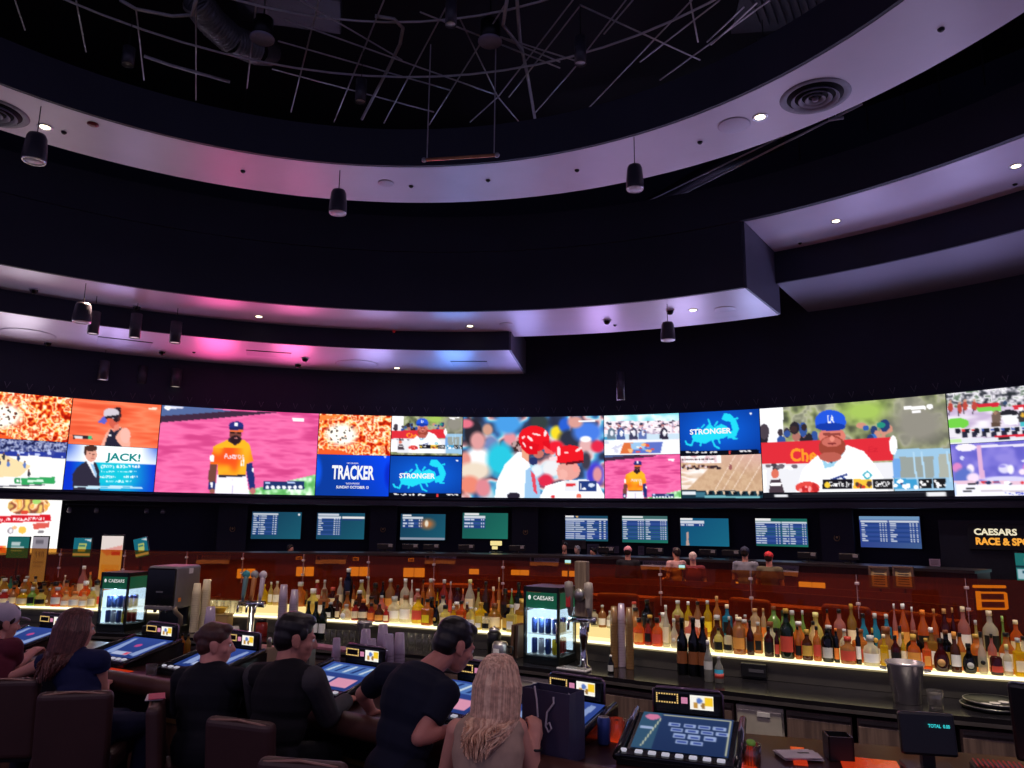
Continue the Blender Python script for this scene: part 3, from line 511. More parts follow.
def p_violet(c):
    c.noise([(96, 92, 190), (120, 112, 206), (140, 130, 214)], 5, 71, None, 2); c.ell(140, 420, 56, 24, (236, 230, 244)); c.rect(195, 408, 760, 422, (226, 220, 240)); c.poly([(195, 408), (218, 408), (242, 620), (216, 620)], (216, 170, 206)); c.ell(120, 486, 11, 14, (206, 206, 240))
    for x, y, rx, ry, q in ((95, 545, 26, 30, (214, 130, 190)), (165, 555, 20, 30, (240, 226, 240)), (130, 610, 50, 60, (90, 110, 190)), (180, 610, 34, 30, (236, 214, 236)), (340, 555, 30, 28, (214, 210, 240)), (372, 560, 16, 28, (240, 236, 246)), (455, 560, 22, 40, (222, 120, 190)), (430, 575, 18, 18, (240, 220, 236)), (500, 600, 50, 40, (120, 150, 220)), (600, 560, 60, 60, (222, 150, 190)), (350, 620, 120, 20, (210, 206, 240)), (440, 510, 14, 7, (220, 220, 246)), (330, 540, 18, 8, (150, 140, 220))): c.ell(x, y, rx, ry, q, 0, .2)
    c.rect(445, 395, 760, 450, (236, 214, 222)); c.ell(490, 420, 20, 14, (190, 90, 70)); c.rect(470, 455, 512, 490, (226, 150, 180)); c.rect(482, 462, 504, 484, WH)
    m = c.Y > 628; c.c[m & (c.Y < 650)] = (226, 190, 210); c.dots(190, 632, 740, 648, 24, 13, [(210, 60, 70), (40, 50, 90), (70, 110, 180), WH], 3, 8); c.c[c.Y > 650] = (238, 236, 246)
    c.rect(150, 642, 195, 655, (40, 40, 50)); c.rect(140, 668, 190, 680, (60, 60, 66)); c.rect(125, 686, 175, 700, (70, 70, 76)); c.rect(220, 684, 480, 694, (200, 190, 200)); c.text('CALIFORNIA', 410, 704, 14, 140, (60, 70, 190)); c.rect(485, 680, 760, 694, (80, 80, 90)); c.rect(70, 640, 90, 720, (190, 210, 250))
# ------------------------------------------------------------------ the curved video wall
vw = thing('video_wall', 'long curved video wall of sports broadcasts running across the back of the hall', 'video wall', (C0.x, C0.y, 0))
RL, ZL0, ZL1 = 14.15, 2.59, 4.55
def lt(px): return ang(PZ(px[0], px[1], ZL1))
aE = [lt((72.8, 398.3)), lt((161.8, 404.8)), lt((319.4, 413.7)), lt((392, 416)), lt((463, 416.7)), lt((604, 415.7)), lt((679.3, 413)), lt((758.6, 408.3)), lt((945.6, 393.7))]
aE = [aE[0]-(aE[1]-aE[0])*1.25]+aE+[aE[8]+(aE[1]-aE[0])*1.15]
M_LED = screen_mat('video wall picture', 1.2)
def led(i, v0, v1, cv, fwd=0):
    a0, a1 = aE[i]+.0006, aE[i+1]-.0006; z1 = ZL1-(ZL1-ZL0)*v0-.004; z0 = ZL1-(ZL1-ZL0)*v1+.004
    return screen('screen_panel', cv, lambda u, v: pol(a0+(a1-a0)*u, RL-fwd, z1+(z0-z1)*v)-vw.location, M_LED, vw), (lambda u, v: pol(a0+(a1-a0)*u, RL-.015, z1+(z0-z1)*v)-vw.location, a0, a1)
def caption(fn, u, v, body, h, w, m, thick=0):
    f, a0, a1 = fn; p = f(u, v); t = text(body, h, m, vw, w=w, thick=thick, name='caption'); t.location = p; t.rotation_euler = (0, 0, -(a0+(a1-a0)*u)); return t
ZLB = ZL0-.12
c = Cv(150, 60, (-360, 60), (925, 235), (868, 790), (-440, 620), (230, 90, 40)); p_food(c, -160, 150, 880, 700, 3); led(0, 0, .49, c)
c = Cv(150, 60, (-260, 30), (430, 86), (395, 385), (-290, 335), (246, 244, 244))
c.noise([(20, 24, 60), (60, 70, 130), (190, 196, 226), (36, 40, 90)], 16, 9, c.Y < 190+c.X*.0, 2); c.poly([(-300, 120), (430, 150), (430, 190), (-300, 170)], (40, 56, 150)); c.dots(80, 130, 430, 180, 24, 9, [(190, 200, 240), (60, 70, 150)], 2); c.poly([(-300, 175), (230, 165), (430, 195), (430, 300), (-300, 300)], (250, 246, 240)); c.poly([(-300, 150), (60, 150), (220, 230), (160, 295), (-300, 290)], (240, 214, 166))
for x, y in ((15, 175), (45, 205), (95, 215), (150, 180), (70, 170), (-60, 200), (-130, 210), (185, 225), (208, 280)): c.ell(x, y, 9, 18, [(40, 60, 120), (60, 60, 66), (90, 120, 190)][x % 3]); c.ell(x, y-22, 6, 7, (120, 80, 70))
c.rect(-300, 298, 460, 346, (236, 236, 240)); c.rect(10, 306, 125, 330, WH); c.ell(22, 318, 14, 12, (240, 130, 60)); c.rect(128, 304, 160, 340, (60, 150, 90)); c.rect(166, 304, 355, 346, (50, 160, 90)); c.rect(200, 318, 290, 332, (210, 240, 220)); c.rect(140, 314, 152, 330, WH); c.rect(-300, 348, 300, 356, (90, 90, 100)); led(0, .49, 1, c)
c = Cv(100, 54, (98, 25), (782, 75), (742, 408), (62, 378), (240, 110, 74)); c.noise([(226, 84, 52), (240, 108, 72), (246, 130, 92), (236, 98, 62)], 7, 13, None, 3, 6.0)
c.poly([(370, 265), (430, 235), (500, 265), (525, 330), (530, 400), (300, 400), (340, 300)], (240, 170, 150)); c.poly([(378, 262), (405, 285), (440, 260), (470, 250), (440, 285), (412, 330), (440, 370), (470, 405), (325, 405), (350, 330)], (38, 36, 54)); c.ell(492, 310, 40, 60, (246, 180, 166)); c.ell(405, 215, 38, 44, (206, 92, 74)); c.poly([(410, 230), (440, 220), (445, 265), (395, 280)], (226, 130, 110))
c.ell(425, 150, 36, 56, (44, 28, 36)); c.dots(400, 100, 455, 190, 14, 14, [(44, 28, 36), (80, 44, 44)], 3); c.ell(385, 140, 62, 40, (206, 196, 206)); c.poly([(330, 165), (440, 150), (440, 172), (330, 185)], (40, 34, 46)); c.poly([(280, 212), (330, 158), (352, 200), (336, 222)], (90, 96, 200)); c.ell(370, 310, 11, 9, WH); c.poly([(95, 312), (235, 316), (240, 342), (100, 340)], (44, 36, 44)); c.rect(108, 318, 165, 336, (220, 220, 224)); c.rect(208, 318, 234, 340, (60, 190, 130)); c.rect(675, 95, 748, 110, (250, 220, 200)); led(1, 0, .505, c)
c = Cv(110, 56, (62, 378), (742, 408), (705, 750), (20, 725), (20, 190, 212)); d = np.abs((c.X-400)/340); c.grad(None, (14, 50, 200), np.clip(d*1.5-.45, 0, 1)); c.grad(None, (16, 60, 200), np.clip((c.Y-660)/160, 0, 1)*.6)
up = c.Y < 508+(c.X-40)*.04; c.c[up] = (244, 250, 252); c.mix(np.where(up, np.clip(d*2.2-1.35, 0, 1)*np.clip((560-c.Y)/160, 0, 1), 0), (40, 80, 200))
c.poly([(92, 740), (90, 610), (125, 555), (190, 508), (265, 520), (290, 580), (292, 760)], (46, 42, 60)); c.poly([(192, 505), (245, 510), (268, 640), (250, 620)], (240, 242, 248)); c.poly([(222, 528), (248, 535), (268, 600), (266, 640)], (150, 190, 226)); c.ell(230, 455, 44, 58, (222, 160, 140)); c.ell(228, 408, 50, 24, (70, 44, 38)); c.ell(188, 435, 10, 30, (70, 44, 38)); c.rect(212, 448, 226, 454, (70, 40, 40)); c.rect(240, 450, 254, 456, (70, 40, 40)); c.ell(240, 488, 16, 4, (170, 90, 86)); c.ell(243, 468, 7, 10, (204, 130, 112))
c.text('(702) 633-3333', 452, 553, 30, 300, WH, .03); c.text('injuryattorneylaw', 440, 590, 14, 270, (226, 250, 252)); c.text('ACCIDENT TEAM HERE', 440, 630, 16, 300, WH, .02); c.text('AVAILABLE 24/7', 435, 665, 16, 200, (226, 250, 252)); c.rect(100, 700, 540, 710, (200, 226, 240)); c.rect(190, 712, 620, 722, (180, 220, 240))
_, fn = led(1, .505, 1, c); caption(fn, .62, .26, 'JACK!', .22, .68, glow('jack teal', (28, 160, 160), .8), .03)
c = Cv(190, 100, (42, 28), (1020, 87), (988, 600), (-18, 578), (232, 96, 160)); p_player(c); led(2, 0, 1, c)
c = Cv(92, 52, (62, 58), (527, 72), (519, 325), (48, 318), (230, 90, 40)); p_food(c, 62, 66, 527, 318, 17); led(3, 0, .5, c)
c = Cv(90, 50, (48, 318), (519, 325), (512, 585), (30, 580), (12, 56, 150)); c.grad(None, (10, 66, 236), (c.X-150)/400-(c.Y-420)/700); c.ell(40, 420, 34, 90, (16, 80, 220), 0, .3); c.ell(520, 450, 34, 80, (10, 40, 190), 0, .3); c.ell(487, 332, 6, 5, WH)
_, fn = led(3, .5, 1, c); wt = glow('caption white', (250, 250, 252), 1.0); caption(fn, .5, .43, 'TRACKER', .34, 1.0, wt, .035); caption(fn, .49, .2, 'CBS ORIGINAL', .035, .28, wt); caption(fn, .5, .7, 'SEASON PREMIERE', .04, .32, wt); caption(fn, .5, .79, 'SUNDAY OCTOBER 13', .065, .76, wt, .02)
c = Cv(90, 52, (527, 72), (980, 78), (970, 312), (519, 318), (226, 226, 232)); p_pitcher(c.view(718, 112, .455, 415, 180)); led(4, 0, .485, c)
c = Cv(110, 60, (519, 318), (970, 315), (960, 587), (512, 585), (10, 70, 190)); p_stronger(c); _, fn = led(4, .5, 1, c); caption(fn, .38, .485, 'STRONGER', .125, .86, wt, .035)
c = Cv(180, 105, (55, 45), (985, 40), (990, 585), (35, 582), (90, 110, 150)); p_redcaps(c); led(5, 0, 1, c)
c = Cv(95, 52, (25, 65), (492, 50), (500, 318), (27, 322), (240, 240, 240)); p_bench(c); led(6, 0, .485, c)
c = Cv(95, 54, (27, 322), (500, 318), (508, 582), (28, 583), (232, 96, 160)); p_player(c.view(237, 368, .525, 487, 155)); led(6, .485, 1, c)
c = Cv(110, 60, (500, 48), (985, 28), (1000, 302), (506, 306), (10, 70, 190)); p_stronger(c.view(0, -283, 1, 0, 0)); _, fn = led(7, 0, .505, c); caption(fn, .39, .46, 'STRONGER', .125, .93, wt, .035)
c = Cv(100, 54, (506, 306), (1000, 302), (1020, 570), (512, 582), (196, 160, 130)); p_track(c); led(7, .51, 1, c)
c = Cv(230, 112, (18, 120), (1000, 45), (1024, 545), (45, 555), (140, 146, 110)); p_pitcher(c); led(8, 0, .94, c)
c = Cv(120, 9, (0, 0), (100, 0), (100, 10), (0, 10), (22, 22, 30)); c.rect(6, 3, 14, 8, (220, 220, 226)); c.rect(87, 2, 96, 9, (226, 226, 230)); c.rect(16, 2, 86, 3.5, (60, 60, 70)); led(8, .942, 1, c)
c = Cv(110, 60, (35, 85), (680, 15), (700, 378), (58, 400), (206, 196, 210)); p_paddock(c); led(9, 0, .5, c)
c = Cv(110, 60, (58, 400), (700, 378), (716, 705), (85, 725), (110, 104, 196)); p_violet(c); led(9, .5, 1.0, c)
for k, (e0, e1) in enumerate(((R_(-100), R_(-80)), (R_(-80), aE[0]-.01), (aE[-1]+.01, R_(82)), (R_(82), R_(100)))):      # the wall goes on beyond the photo's edges
    c = Cv(40, 24, (0, 0), (100, 0), (100, 60), (0, 60), (150, 110, 190)); c.noise([(90, 70, 160), (190, 120, 190), (220, 200, 230), (110, 120, 210)], 4, 90+k, None, 2)
    screen('screen_panel', c, lambda u, v: pol(e0+(e1-e0)*u, RL, ZL1-(ZL1-ZL0)*v)-vw.location, M_LED, vw)
arc(RL+.02, RL+.09, R_(-100), R_(100), ZL0-.05, ZL1+.03, 80).build('cabinet_backing', m_black, vw).location = -vw.location
m_brk = mat('bracket grey', (110, 108, 122), .4, .5)
brk = MB().tube([(-.05, -.04, .14), (0, 0, .02), (.05, -.04, .14)], .008, 5)
for i in range(60):
    a = aE[0]+(aE[-1]-aE[0])*(i+.5)/60; o = brk.build('bracket', m_brk, vw) if i == 0 else dup(b0)
    if i == 0: b0 = o
    o.location = pol(a, RL-.02, ZL1+.07)-vw.location; o.rotation_euler = (0, 0, -a)
# ================================================================== FAR WALL UNDER THE SCREENS, BETTING COUNTER, LOUNGE
m_frame = mat('monitor frame', (14, 14, 18), .35)
M_MON = screen_mat('monitor picture', .85)
def flat(p0, p1, z0, z1, name, label, cat, cv, depth=.05, frame=.02, group=None, m=None):
    """a flat framed screen between two plan points (left, right seen from the hall)"""
    c = (p0+p1)/2; d = p1-p0; w = math.hypot(d.x, d.y); t = thing(name, label, cat, (c.x, c.y, (z0+z1)/2), math.atan2(d.y, d.x), group); h = z1-z0
    MB().box((0, depth/2+.004, 0), (w+2*frame, depth, h+2*frame), None, .006).build('frame', m_frame, t)
    screen('screen', cv, lambda u, v: V(((u-.5)*w, 0, (.5-v)*h)), m or M_MON, t); return t
def table(c, x0, y0, x1, y1, rows, seed, cols=(.0, .55), head=True):
    g = np.random.default_rng(seed)
    if head: c.rect(x0, y0, x1, y0+(y1-y0)/(rows+1)*.8, (222, 228, 240))
    for r in range(1, rows+1):
        y = y0+(y1-y0)*r/(rows+1); h = (y1-y0)/(rows+1)*.5; c.rect(x0, y-h*.2, x1, y+h*1.5, [(54, 84, 160), (40, 70, 140)][r % 2])
        for q in cols:
            a = x0+(x1-x0)*q; c.rect(a+1, y, a+(x1-x0)*g.uniform(.12, .26), y+h, (214, 222, 240))
        for q in (cols[1]-.06 if len(cols) > 1 else .7, .8, .9): c.rect(x0+(x1-x0)*q, y, x0+(x1-x0)*(q+.05), y+h, (224, 230, 244))
def mon(bx, top, bot, label, bg, fn):
    """bx: left and right at the top edge"""
    R = 15.12; a, b = PR(bx[0], top, R), PR(bx[1], top, R); z0 = PR((bx[0]+bx[1])/2, bot, R).z; z1 = (a.z+b.z)/2
    cv = Cv(88, 50, (0, 0), (100, 0), (100, 57), (0, 57), bg[0]); cv.grad(None, bg[1], (cv.X+cv.Y)/157); fn(cv)
    a.z = b.z = 0; flat(a, b, z0, z1, 'wall_monitor', label, 'monitor', cv, group='betting odds monitors')
TB, GR = ((24, 62, 92), (30, 98, 120)), ((26, 88, 86), (34, 120, 104))
def f1(c): table(c, 2, 3, 52, 50, 9, 1, (0, .3)); c.ell(95, 5, 2.5, 2.5, WH)
def f2(c): c.rect(2, 2, 45, 6, (220, 226, 240)); table(c, 2, 8, 50, 50, 8, 2, (0,)); c.rect(52, 8, 99, 12, WH); c.rect(52, 13, 95, 16, (40, 60, 130))
def f3(c): c.rect(4, 2, 24, 5, WH); table(c, 4, 6, 50, 32, 3, 3, (0, .35)); c.ell(60, 22, 14, 10, (190, 120, 70), 0, .6); c.ell(58, 21, 4, 7, (250, 240, 220), 0, .3); c.rect(0, 52, 100, 57, (150, 160, 180))
def f4(c): c.rect(4, 1, 36, 5, WH); table(c, 3, 6, 50, 36, 3, 4, (0, .3))
def f5(c): c.rect(0, 0, 20, 4, WH); table(c, 0, 6, 100, 54, 9, 5, (0, .22, .5)); c.ell(28, 2, 3, 2, (250, 200, 120))
def f6(c): table(c, 1, 6, 50, 52, 9, 6, (0,)); table(c, 51, 6, 99, 52, 9, 7, (0,)); c.rect(0, 0, 100, 5, (70, 110, 110)); c.rect(1, 1, 46, 4, WH)
def f7(c): c.rect(0, 0, 26, 4, WH); table(c, 0, 5, 50, 19, 1, 8, (0, .3)); c.poly([(12, 30), (17, 28), (16, 44), (18, 57), (10, 57), (12, 44)], (206, 170, 160))
def f8(c): table(c, 0, 6, 50, 54, 9, 9, (0, .2)); table(c, 51, 6, 100, 54, 9, 10, (0, .3)); c.rect(0, 0, 30, 5, WH)
def f9(c): c.rect(0, 0, 100, 6, (120, 160, 200)); table(c, 2, 8, 48, 48, 9, 12, (0,)); table(c, 50, 8, 98, 48, 9, 13, (0,))
mon((252.5, 301.8), 512, 538.9, 'wall monitor with a narrow table on dark teal, leftmost of the odds monitors', TB, f1)
mon((317.5, 365), 513, 539.2, 'wall monitor with blue table rows and half blank teal screen', TB, f2)
mon((401, 445.6), 514, 540, 'wall monitor with a small table beside a pale orange glow', TB, f3)
mon((462.8, 508), 513, 538.7, 'plain green wall monitor with a small table in its corner', GR, f4)
mon((565.4, 607.7), 515.8, 541, 'wall monitor full of dense blue odds rows above the brown board', ((30, 60, 110), (30, 90, 100)), f5)
mon((622, 667.3), 516, 542.7, 'wall monitor with two pale columns of blue rows and green base', GR, f6)
mon((680.3, 728.3), 518.3, 546, 'mostly blank blue wall monitor with one row and a pale streak', ((20, 84, 126), (28, 110, 140)), f7)
mon((755.2, 806.8), 518.6, 546.4, 'green wall monitor packed with two columns of pale odds', GR, f8)
mon((859, 919.3), 516.4, 547.8, 'purple-blue wall monitor with two tables left of the gold sign', ((44, 60, 150), (70, 100, 150)), f9)
# pilasters and the dark wing on the right
for i, x in enumerate((232, 383, 525, 837)):
    a = ang(PR(x, 530, 15)); struct(arc(14.98, 15.3, a-.022, a+.022, 0, 2.4, 2).build('trim_%d' % (17+i), m_fascia))
a0, a1 = ang(PR(941, 540, 14.6)), ang(PR(1040, 540, 14.6)); struct(arc(14.5, 15.3, a0, a1+.1, 0, 2.16, 6).build('wall_wing', mat('wing paint', (26, 26, 37), .5)))
# wreath emblems
m_gold = mat('emblem gold', (206, 170, 120), .35, .6)
for x, y, l in ((383, 529.5, 'small wreath emblem on the pilaster right of the second odds monitor'), (525.5, 532, 'small wreath emblem on the pilaster beside the green monitor'), (837, 538, 'small bright wreath emblem between the green and purple monitors'), (232.5, 529, 'dim wreath emblem on the leftmost pilaster')):
    p = PR(x, y, 14.95); t = thing('wreath_emblem', l, 'emblem', p, -ang(p)); mb = MB()
    for s in (-1, 1):
        for k in range(7):
            q = -PI/2+s*(.25+k*.33); c = V((s*0+math.cos(q)*.055, -.01, math.sin(q)*.062)); mb.ell(c, (.016, .006, .008), Matrix.Rotation(-(q+s*1.0), 3, 'Y'), 8)
    mb.build('laurel', m_gold, t); MB().ell((0, -.012, .012), (.022, .008, .03), n=10).build('bust', m_gold, t)
for x, y, l in ((829, 523, 'small white wall speaker left of the bright wreath emblem'), (531, 514, 'small white wall box right of the green monitor'), (516, 544, 'small white switch plate under the green monitor')):
    p = PR(x, y, 15.15); MBx = MB(); MBx.box((0, 0, 0), (.06, .05, .1), None, .01); MBx.lathe([(0, 0), (.02, 0), (.02, .012), (0, .016)], 12, (0, -.025, .01), Matrix.Rotation(PI/2, 3, 'X'))
    t = tag(MBx.build('wall_box', mat('box white', (170, 168, 180), .5)), l, 'wall box'); t.location = p; t.rotation_euler = (0, 0, -ang(p))
# gold sign
a, b = PR(968, 536, 14.42), PR(1052, 536, 14.42); p = (a+b)/2
t = thing('hall_sign', 'dark sign with pale and gold raised letters lit from above at right edge', 'sign', (p.x, p.y, 0), -ang(p)); W_ = (b-a).length
zt, zb = PR(990, 524, 14.42).z, PR(990, 550, 14.42).z; MB().box((0, .05, (zt+zb)/2), (W_, .1, zt-zb), None, .01).build('board', mat('sign board', (20, 19, 24), .5), t)
pxm = W_/84
o = text('CAESARS', 7.6*pxm, mat('glowing pale letters', (236, 226, 196), .4, em=(250, 240, 200), es=.8), t, w=44*pxm, thick=.035); o.location = (-W_/2+(997-968)*pxm, -.012, PR(997, 532, 14.42).z)  # letters glow a little, standing in for the lamplight on them
o = text('RACE & SPORTSBOOK', 8.6*pxm, mat('glowing gold letters', (226, 160, 60), .35, .3, em=(250, 170, 60), es=.9), t, w=103*pxm, thick=.045); o.location = (-W_/2+(976+51.5-968)*pxm, -.012, PR(997, 541.5, 14.42).z)  # the sign lamps' light is put into these gold letters as glow
for x in (-.25, .22): l = bpy.data.lights.new('sign_lamp', 'SPOT'); l.energy = 3; l.color = (1, .9, .7); l.spot_size = 1.4; l.shadow_soft_size = .03; q = bpy.data.objects.new('sign_lamp', l); COL.objects.link(q); q.parent = t; q.location = (x*W_, -.16, zt+.16); q.rotation_euler = (R_(-20), 0, 0)
# breakfast poster screen on the left, track lamps
def p_breakfast(c):
    c.c[:] = (250, 248, 246); c.ell(400, 170, 330, 130, (244, 200, 110)); c.noise([(250, 220, 130), (230, 150, 60), (250, 236, 190), (190, 90, 50), (120, 70, 60), (250, 210, 110)], 12, 81, c.region(70, 60, 700, 300) & (np.hypot((c.X-400)/330, (c.Y-190)/135) < 1), 2); c.ell(520, 120, 70, 40, (160, 210, 110)); c.ell(330, 280, 60, 34, (214, 70, 50))
    c.poly([(-900, 340), (60, 320), (740, 325), (755, 425), (-900, 430)], (206, 26, 40)); c.text('SENIOR BREAKFAST', 230, 380, 44, 880, WH, .02)
    c.poly([(460, 450), (730, 440), (720, 520), (480, 540)], (214, 90, 80)); c.ell(120, 545, 48, 46, (150, 140, 150)); c.ell(124, 545, 30, 30, (236, 230, 236)); c.ell(300, 540, 60, 56, (240, 190, 80)); c.ell(180, 500, 40, 24, (240, 180, 130)); c.ell(590, 580, 50, 24, (130, 124, 130))
    m = c.Y > 760; c.noise([(250, 236, 160), (246, 150, 60), (226, 60, 40), (250, 220, 90)], 6, 82, m & (c.X < 60), 2)
a, b = PR(-52, 520, 15.0), PR(60, 520, 15.0); z1, z0 = PR(60, 499.5, 15.0).z, PR(50, 592, 15.0).z
c = Cv(130, 100, (-760, 30), (935, 100), (760, 1480), (-900, 1430), WH); p_breakfast(c); a.z = b.z = 0
flat(a, b, z0, z1, 'poster_screen', 'tall bright food poster screen with red breakfast banner at left edge', 'screen', c, m=M_LED)
p0, p1 = PR(66, 503, 14.8), PR(166, 507, 14.8); zt_ = (p0.z+p1.z)/2
t = thing('track_light', 'black ceiling track with four small spot heads above the white stand', 'track light', (p0+p1)/2, math.atan2(p1.y-p0.y, p1.x-p0.x)); L_ = (p1-p0).length
MB().box((0, 0, 0), (L_, .05, .04), None, .006).build('track', m_dark, t)
for f in (-.46, -.2, .3, .47): MB().lathe([(0, 0), (.05, 0), (.035, .1), (0, .12)], 12, (f*L_, -.05, -.16), Matrix.Rotation(R_(-35), 3, 'X')).build('spot_head', mat('spot head', (150, 148, 158), .4, .5), t)
# standing signs at the left, seen above and through the amber glass
def stand(x, y0, y1, w, Y, label, draw, tilt=0, pole=True, es=.8, n=(36, 24)):
    a, b = PY(x, y0, Y), PY(x, y1, Y); ww = w*Y/F_PX; h = a.z-b.z; t = thing('sign_stand', label, 'sign', (a.x, a.y, 0)); r = Matrix.Rotation(tilt, 3, 'Y'); cc = V((0, 0, (a.z+b.z)/2))
    MB().box(cc+V((0, .02, 0)), (ww*1.05, .03, h*1.05), r, .006).build('panel', m_frame, t); cv = Cv(n[0], n[1], (0, 0), (100, 0), (100, 100), (0, 100), (60, 60, 60)); draw(cv)
    screen('face', cv, lambda u, v: cc+r @ V(((u-.5)*ww, .002, (.5-v)*h)), screen_mat('stand face', es), t)
    if pole: MB().tube([(0, .03, .03), (0, .03, b.z+.02)], .018, 8).build('pole', m_dark, t)
    else: MB().box((0, .1, (b.z)/2), (ww*.9, .16, b.z), None, .01).build('cabinet', m_frame, t)
    MB().lathe([(0, 0), (.13, 0), (.12, .025), (0, .035)], 20, (0, .03, 0)).build('base', m_dark, t); return t
def d_teal(c): c.c[:] = (34, 112, 110); c.rect(18, 22, 60, 40, (200, 220, 220)); c.rect(18, 46, 80, 54, (190, 216, 216)); c.rect(18, 62, 70, 68, (170, 206, 206))
def d_grey(c): c.c[:] = (168, 160, 172); c.rect(20, 8, 70, 14, (110, 104, 116)); c.text('350', 52, 40, 16, 62, (120, 110, 126), .02); c.rect(15, 55, 85, 58, (130, 120, 130)); c.rect(15, 64, 70, 68, (140, 130, 142))
def d_pad(c): c.c[:] = (26, 110, 130); c.poly([(30, 28), (76, 28), (70, 72), (26, 72)], (190, 200, 110)); c.rect(34, 36, 66, 46, (40, 120, 120)); c.rect(0, 82, 100, 92, (220, 226, 230)); c.poly([(60, 8), (98, 4), (98, 20)], (226, 232, 236))
def d_white(c): c.c[:] = (252, 236, 230); c.poly([(0, 26), (100, 16), (100, 26), (30, 36)], (246, 170, 160)); c.rect(50, 28, 90, 34, (226, 90, 80)); c.rect(10, 52, 90, 86, (250, 214, 150)); c.text('TIP', 50, 66, 12, 50, (236, 160, 60))
stand(19, 537, 558, 21, 10.6, 'teal sign on a pole in front of the breakfast poster', d_teal)
stand(41, 537, 582, 15, 10.8, 'tall grey price sign reading 350 right of the teal pole sign', d_grey, 0, False)
stand(83, 538, 557, 17, 10.4, 'small teal pad sign on thin pole left of the white stand', d_pad)
stand(113, 536, 592, 21, 10.5, 'tall white lit sign stand left of the black dispenser', d_white, 0, False, 1.1, (30, 60))
stand(142, 538, 557, 13, 10.2, 'small tilted teal pad sign right of the white stand', d_pad, R_(-14))
# betting counter
m_cw = wood('counter wood', (70, 26, 22), (96, 38, 30), .4)
bc = thing('betting_counter', 'long dark curved betting counter with orange lit niches beyond amber glass', 'counter', (C0.x, C0.y, 0))
cA0, cA1 = R_(-52), R_(48)
o = arc(12.55, 13.2, cA0, cA1, 0, 1.28, 70).build('body', m_cw, bc); o.location = -bc.location
o = arc(12.45, 13.3, cA0, cA1, 1.28, 1.33, 70).build('worktop', mat('counter top', (36, 30, 34), .3), bc); o.location = -bc.location
m_niche = glow('niche glow', (255, 196, 120), .95)
for x, y, w in ((246, 574, 17), (305, 572, 17), (359, 572, 20), (414, 573, 21), (474, 574, 10), (520, 575, 18), (569, 576, 14), (685, 582.5, 21), (740, 585, 8), (812, 588, 25)):
    p = PR(x, y-.5, 12.52); a = ang(p); ww = w*p.y/F_PX; z = p.z; rot = Matrix.Rotation(-a, 3, 'Z'); mb = MB(); n = 2 if w > 12 else 1
    for k in range(n): mb.box(p-bc.location+rot @ V(((k-(n-1)/2)*ww/n, 0, 0)), (ww/n*.94, .06, .19), rot, .01)
    mb.build('lit_niche', m_niche, bc)
m_plate = mat('plate grey', (176, 162, 174), .5)
for x0, x1, y0, y1, l in ((197, 232, 553, 564, 'grey counter sign above the left beer taps'), (316, 348, 554, 564, 'grey counter sign below the second odds monitor'), (425, 457, 554, 564, 'grey counter sign left of the yellow lit sign'), (530, 560, 556, 566, 'grey counter sign above the right fridge'), (638, 673, 559.5, 570, 'grey counter sign beside the person with pink cap'), (770, 799, 565, 576, 'grey counter sign right of the red cap')):
    a, b = PR(x0, y0, 12.5), PR(x1, y0, 12.5); zb = PR((x0+x1)/2, y1, 12.5).z; p = (a+b)/2; w = (b-a).length; h = p.z-zb
    t = thing('counter_sign', l, 'sign', (p.x, p.y, zb), -ang(p)); mb = MB(); mb.prism([(-w/2, 0, 0), (w/2*.86, 0, 0), (w/2, 0, h), (-w/2, 0, h)], (0, .02, 0)); mb.build('plate', m_plate, t)
    o = text('RACE WAGERING', h*.28, m_frame, t, w=w*.7); o.location = (w*.03, -.004, h*.62); mb = MB(); mb.box((-w*.41, -.003, h*.62), (h*.3, .004, h*.34)); mb.build('mark', m_frame, t)
    MB().box((0, .03, -.0), (w*.5, .08, .02), None, .004).build('foot', m_frame, t)
# boards, papers and terminals behind the counter
def paper(x0, x1, y0, y1, c, l, R=15.1):
    a, b = PR(x0, y0, R), PR(x1, y0, R); zb = PR((x0+x1)/2, y1, R).z; p = (a+b)/2; t = MB(); h = p.z-zb; w = (b-a).length; t.box((0, .006, h/2), (w, .012, h), None, .003)
    for k in range(4): t.m = 1; t.box((0, -.002, h*(.25+.17*k)), (w*.7, .003, h*.04))
    o = t.build('notice', [mat('notice %s' % (c,), c, .7), mat('ink', (60, 58, 66), .8)]); o.location = (p.x, p.y, zb); o.rotation_euler = (0, 0, -ang(p)); tag(o, l, 'notice')
for a in ((562, 586, 540, 549, (110, 100, 90), 'brown notice board under the dense odds monitor'), (587, 599, 544, 555, (120, 116, 126), 'grey notice right of the brown board'), (607, 619, 546, 553, (120, 116, 126), 'small grey notice left of the pink cap person'), (638, 644, 546, 555, (140, 132, 142), 'single pale sheet right of the pink cap person'), (929, 940, 559, 566, (190, 160, 176), 'pinkish sheet on the wall under the purple monitor', 14.3), (930, 940, 566, 571, (150, 150, 164), 'grey sheet just below the pinkish sheet', 14.3)): paper(*a)
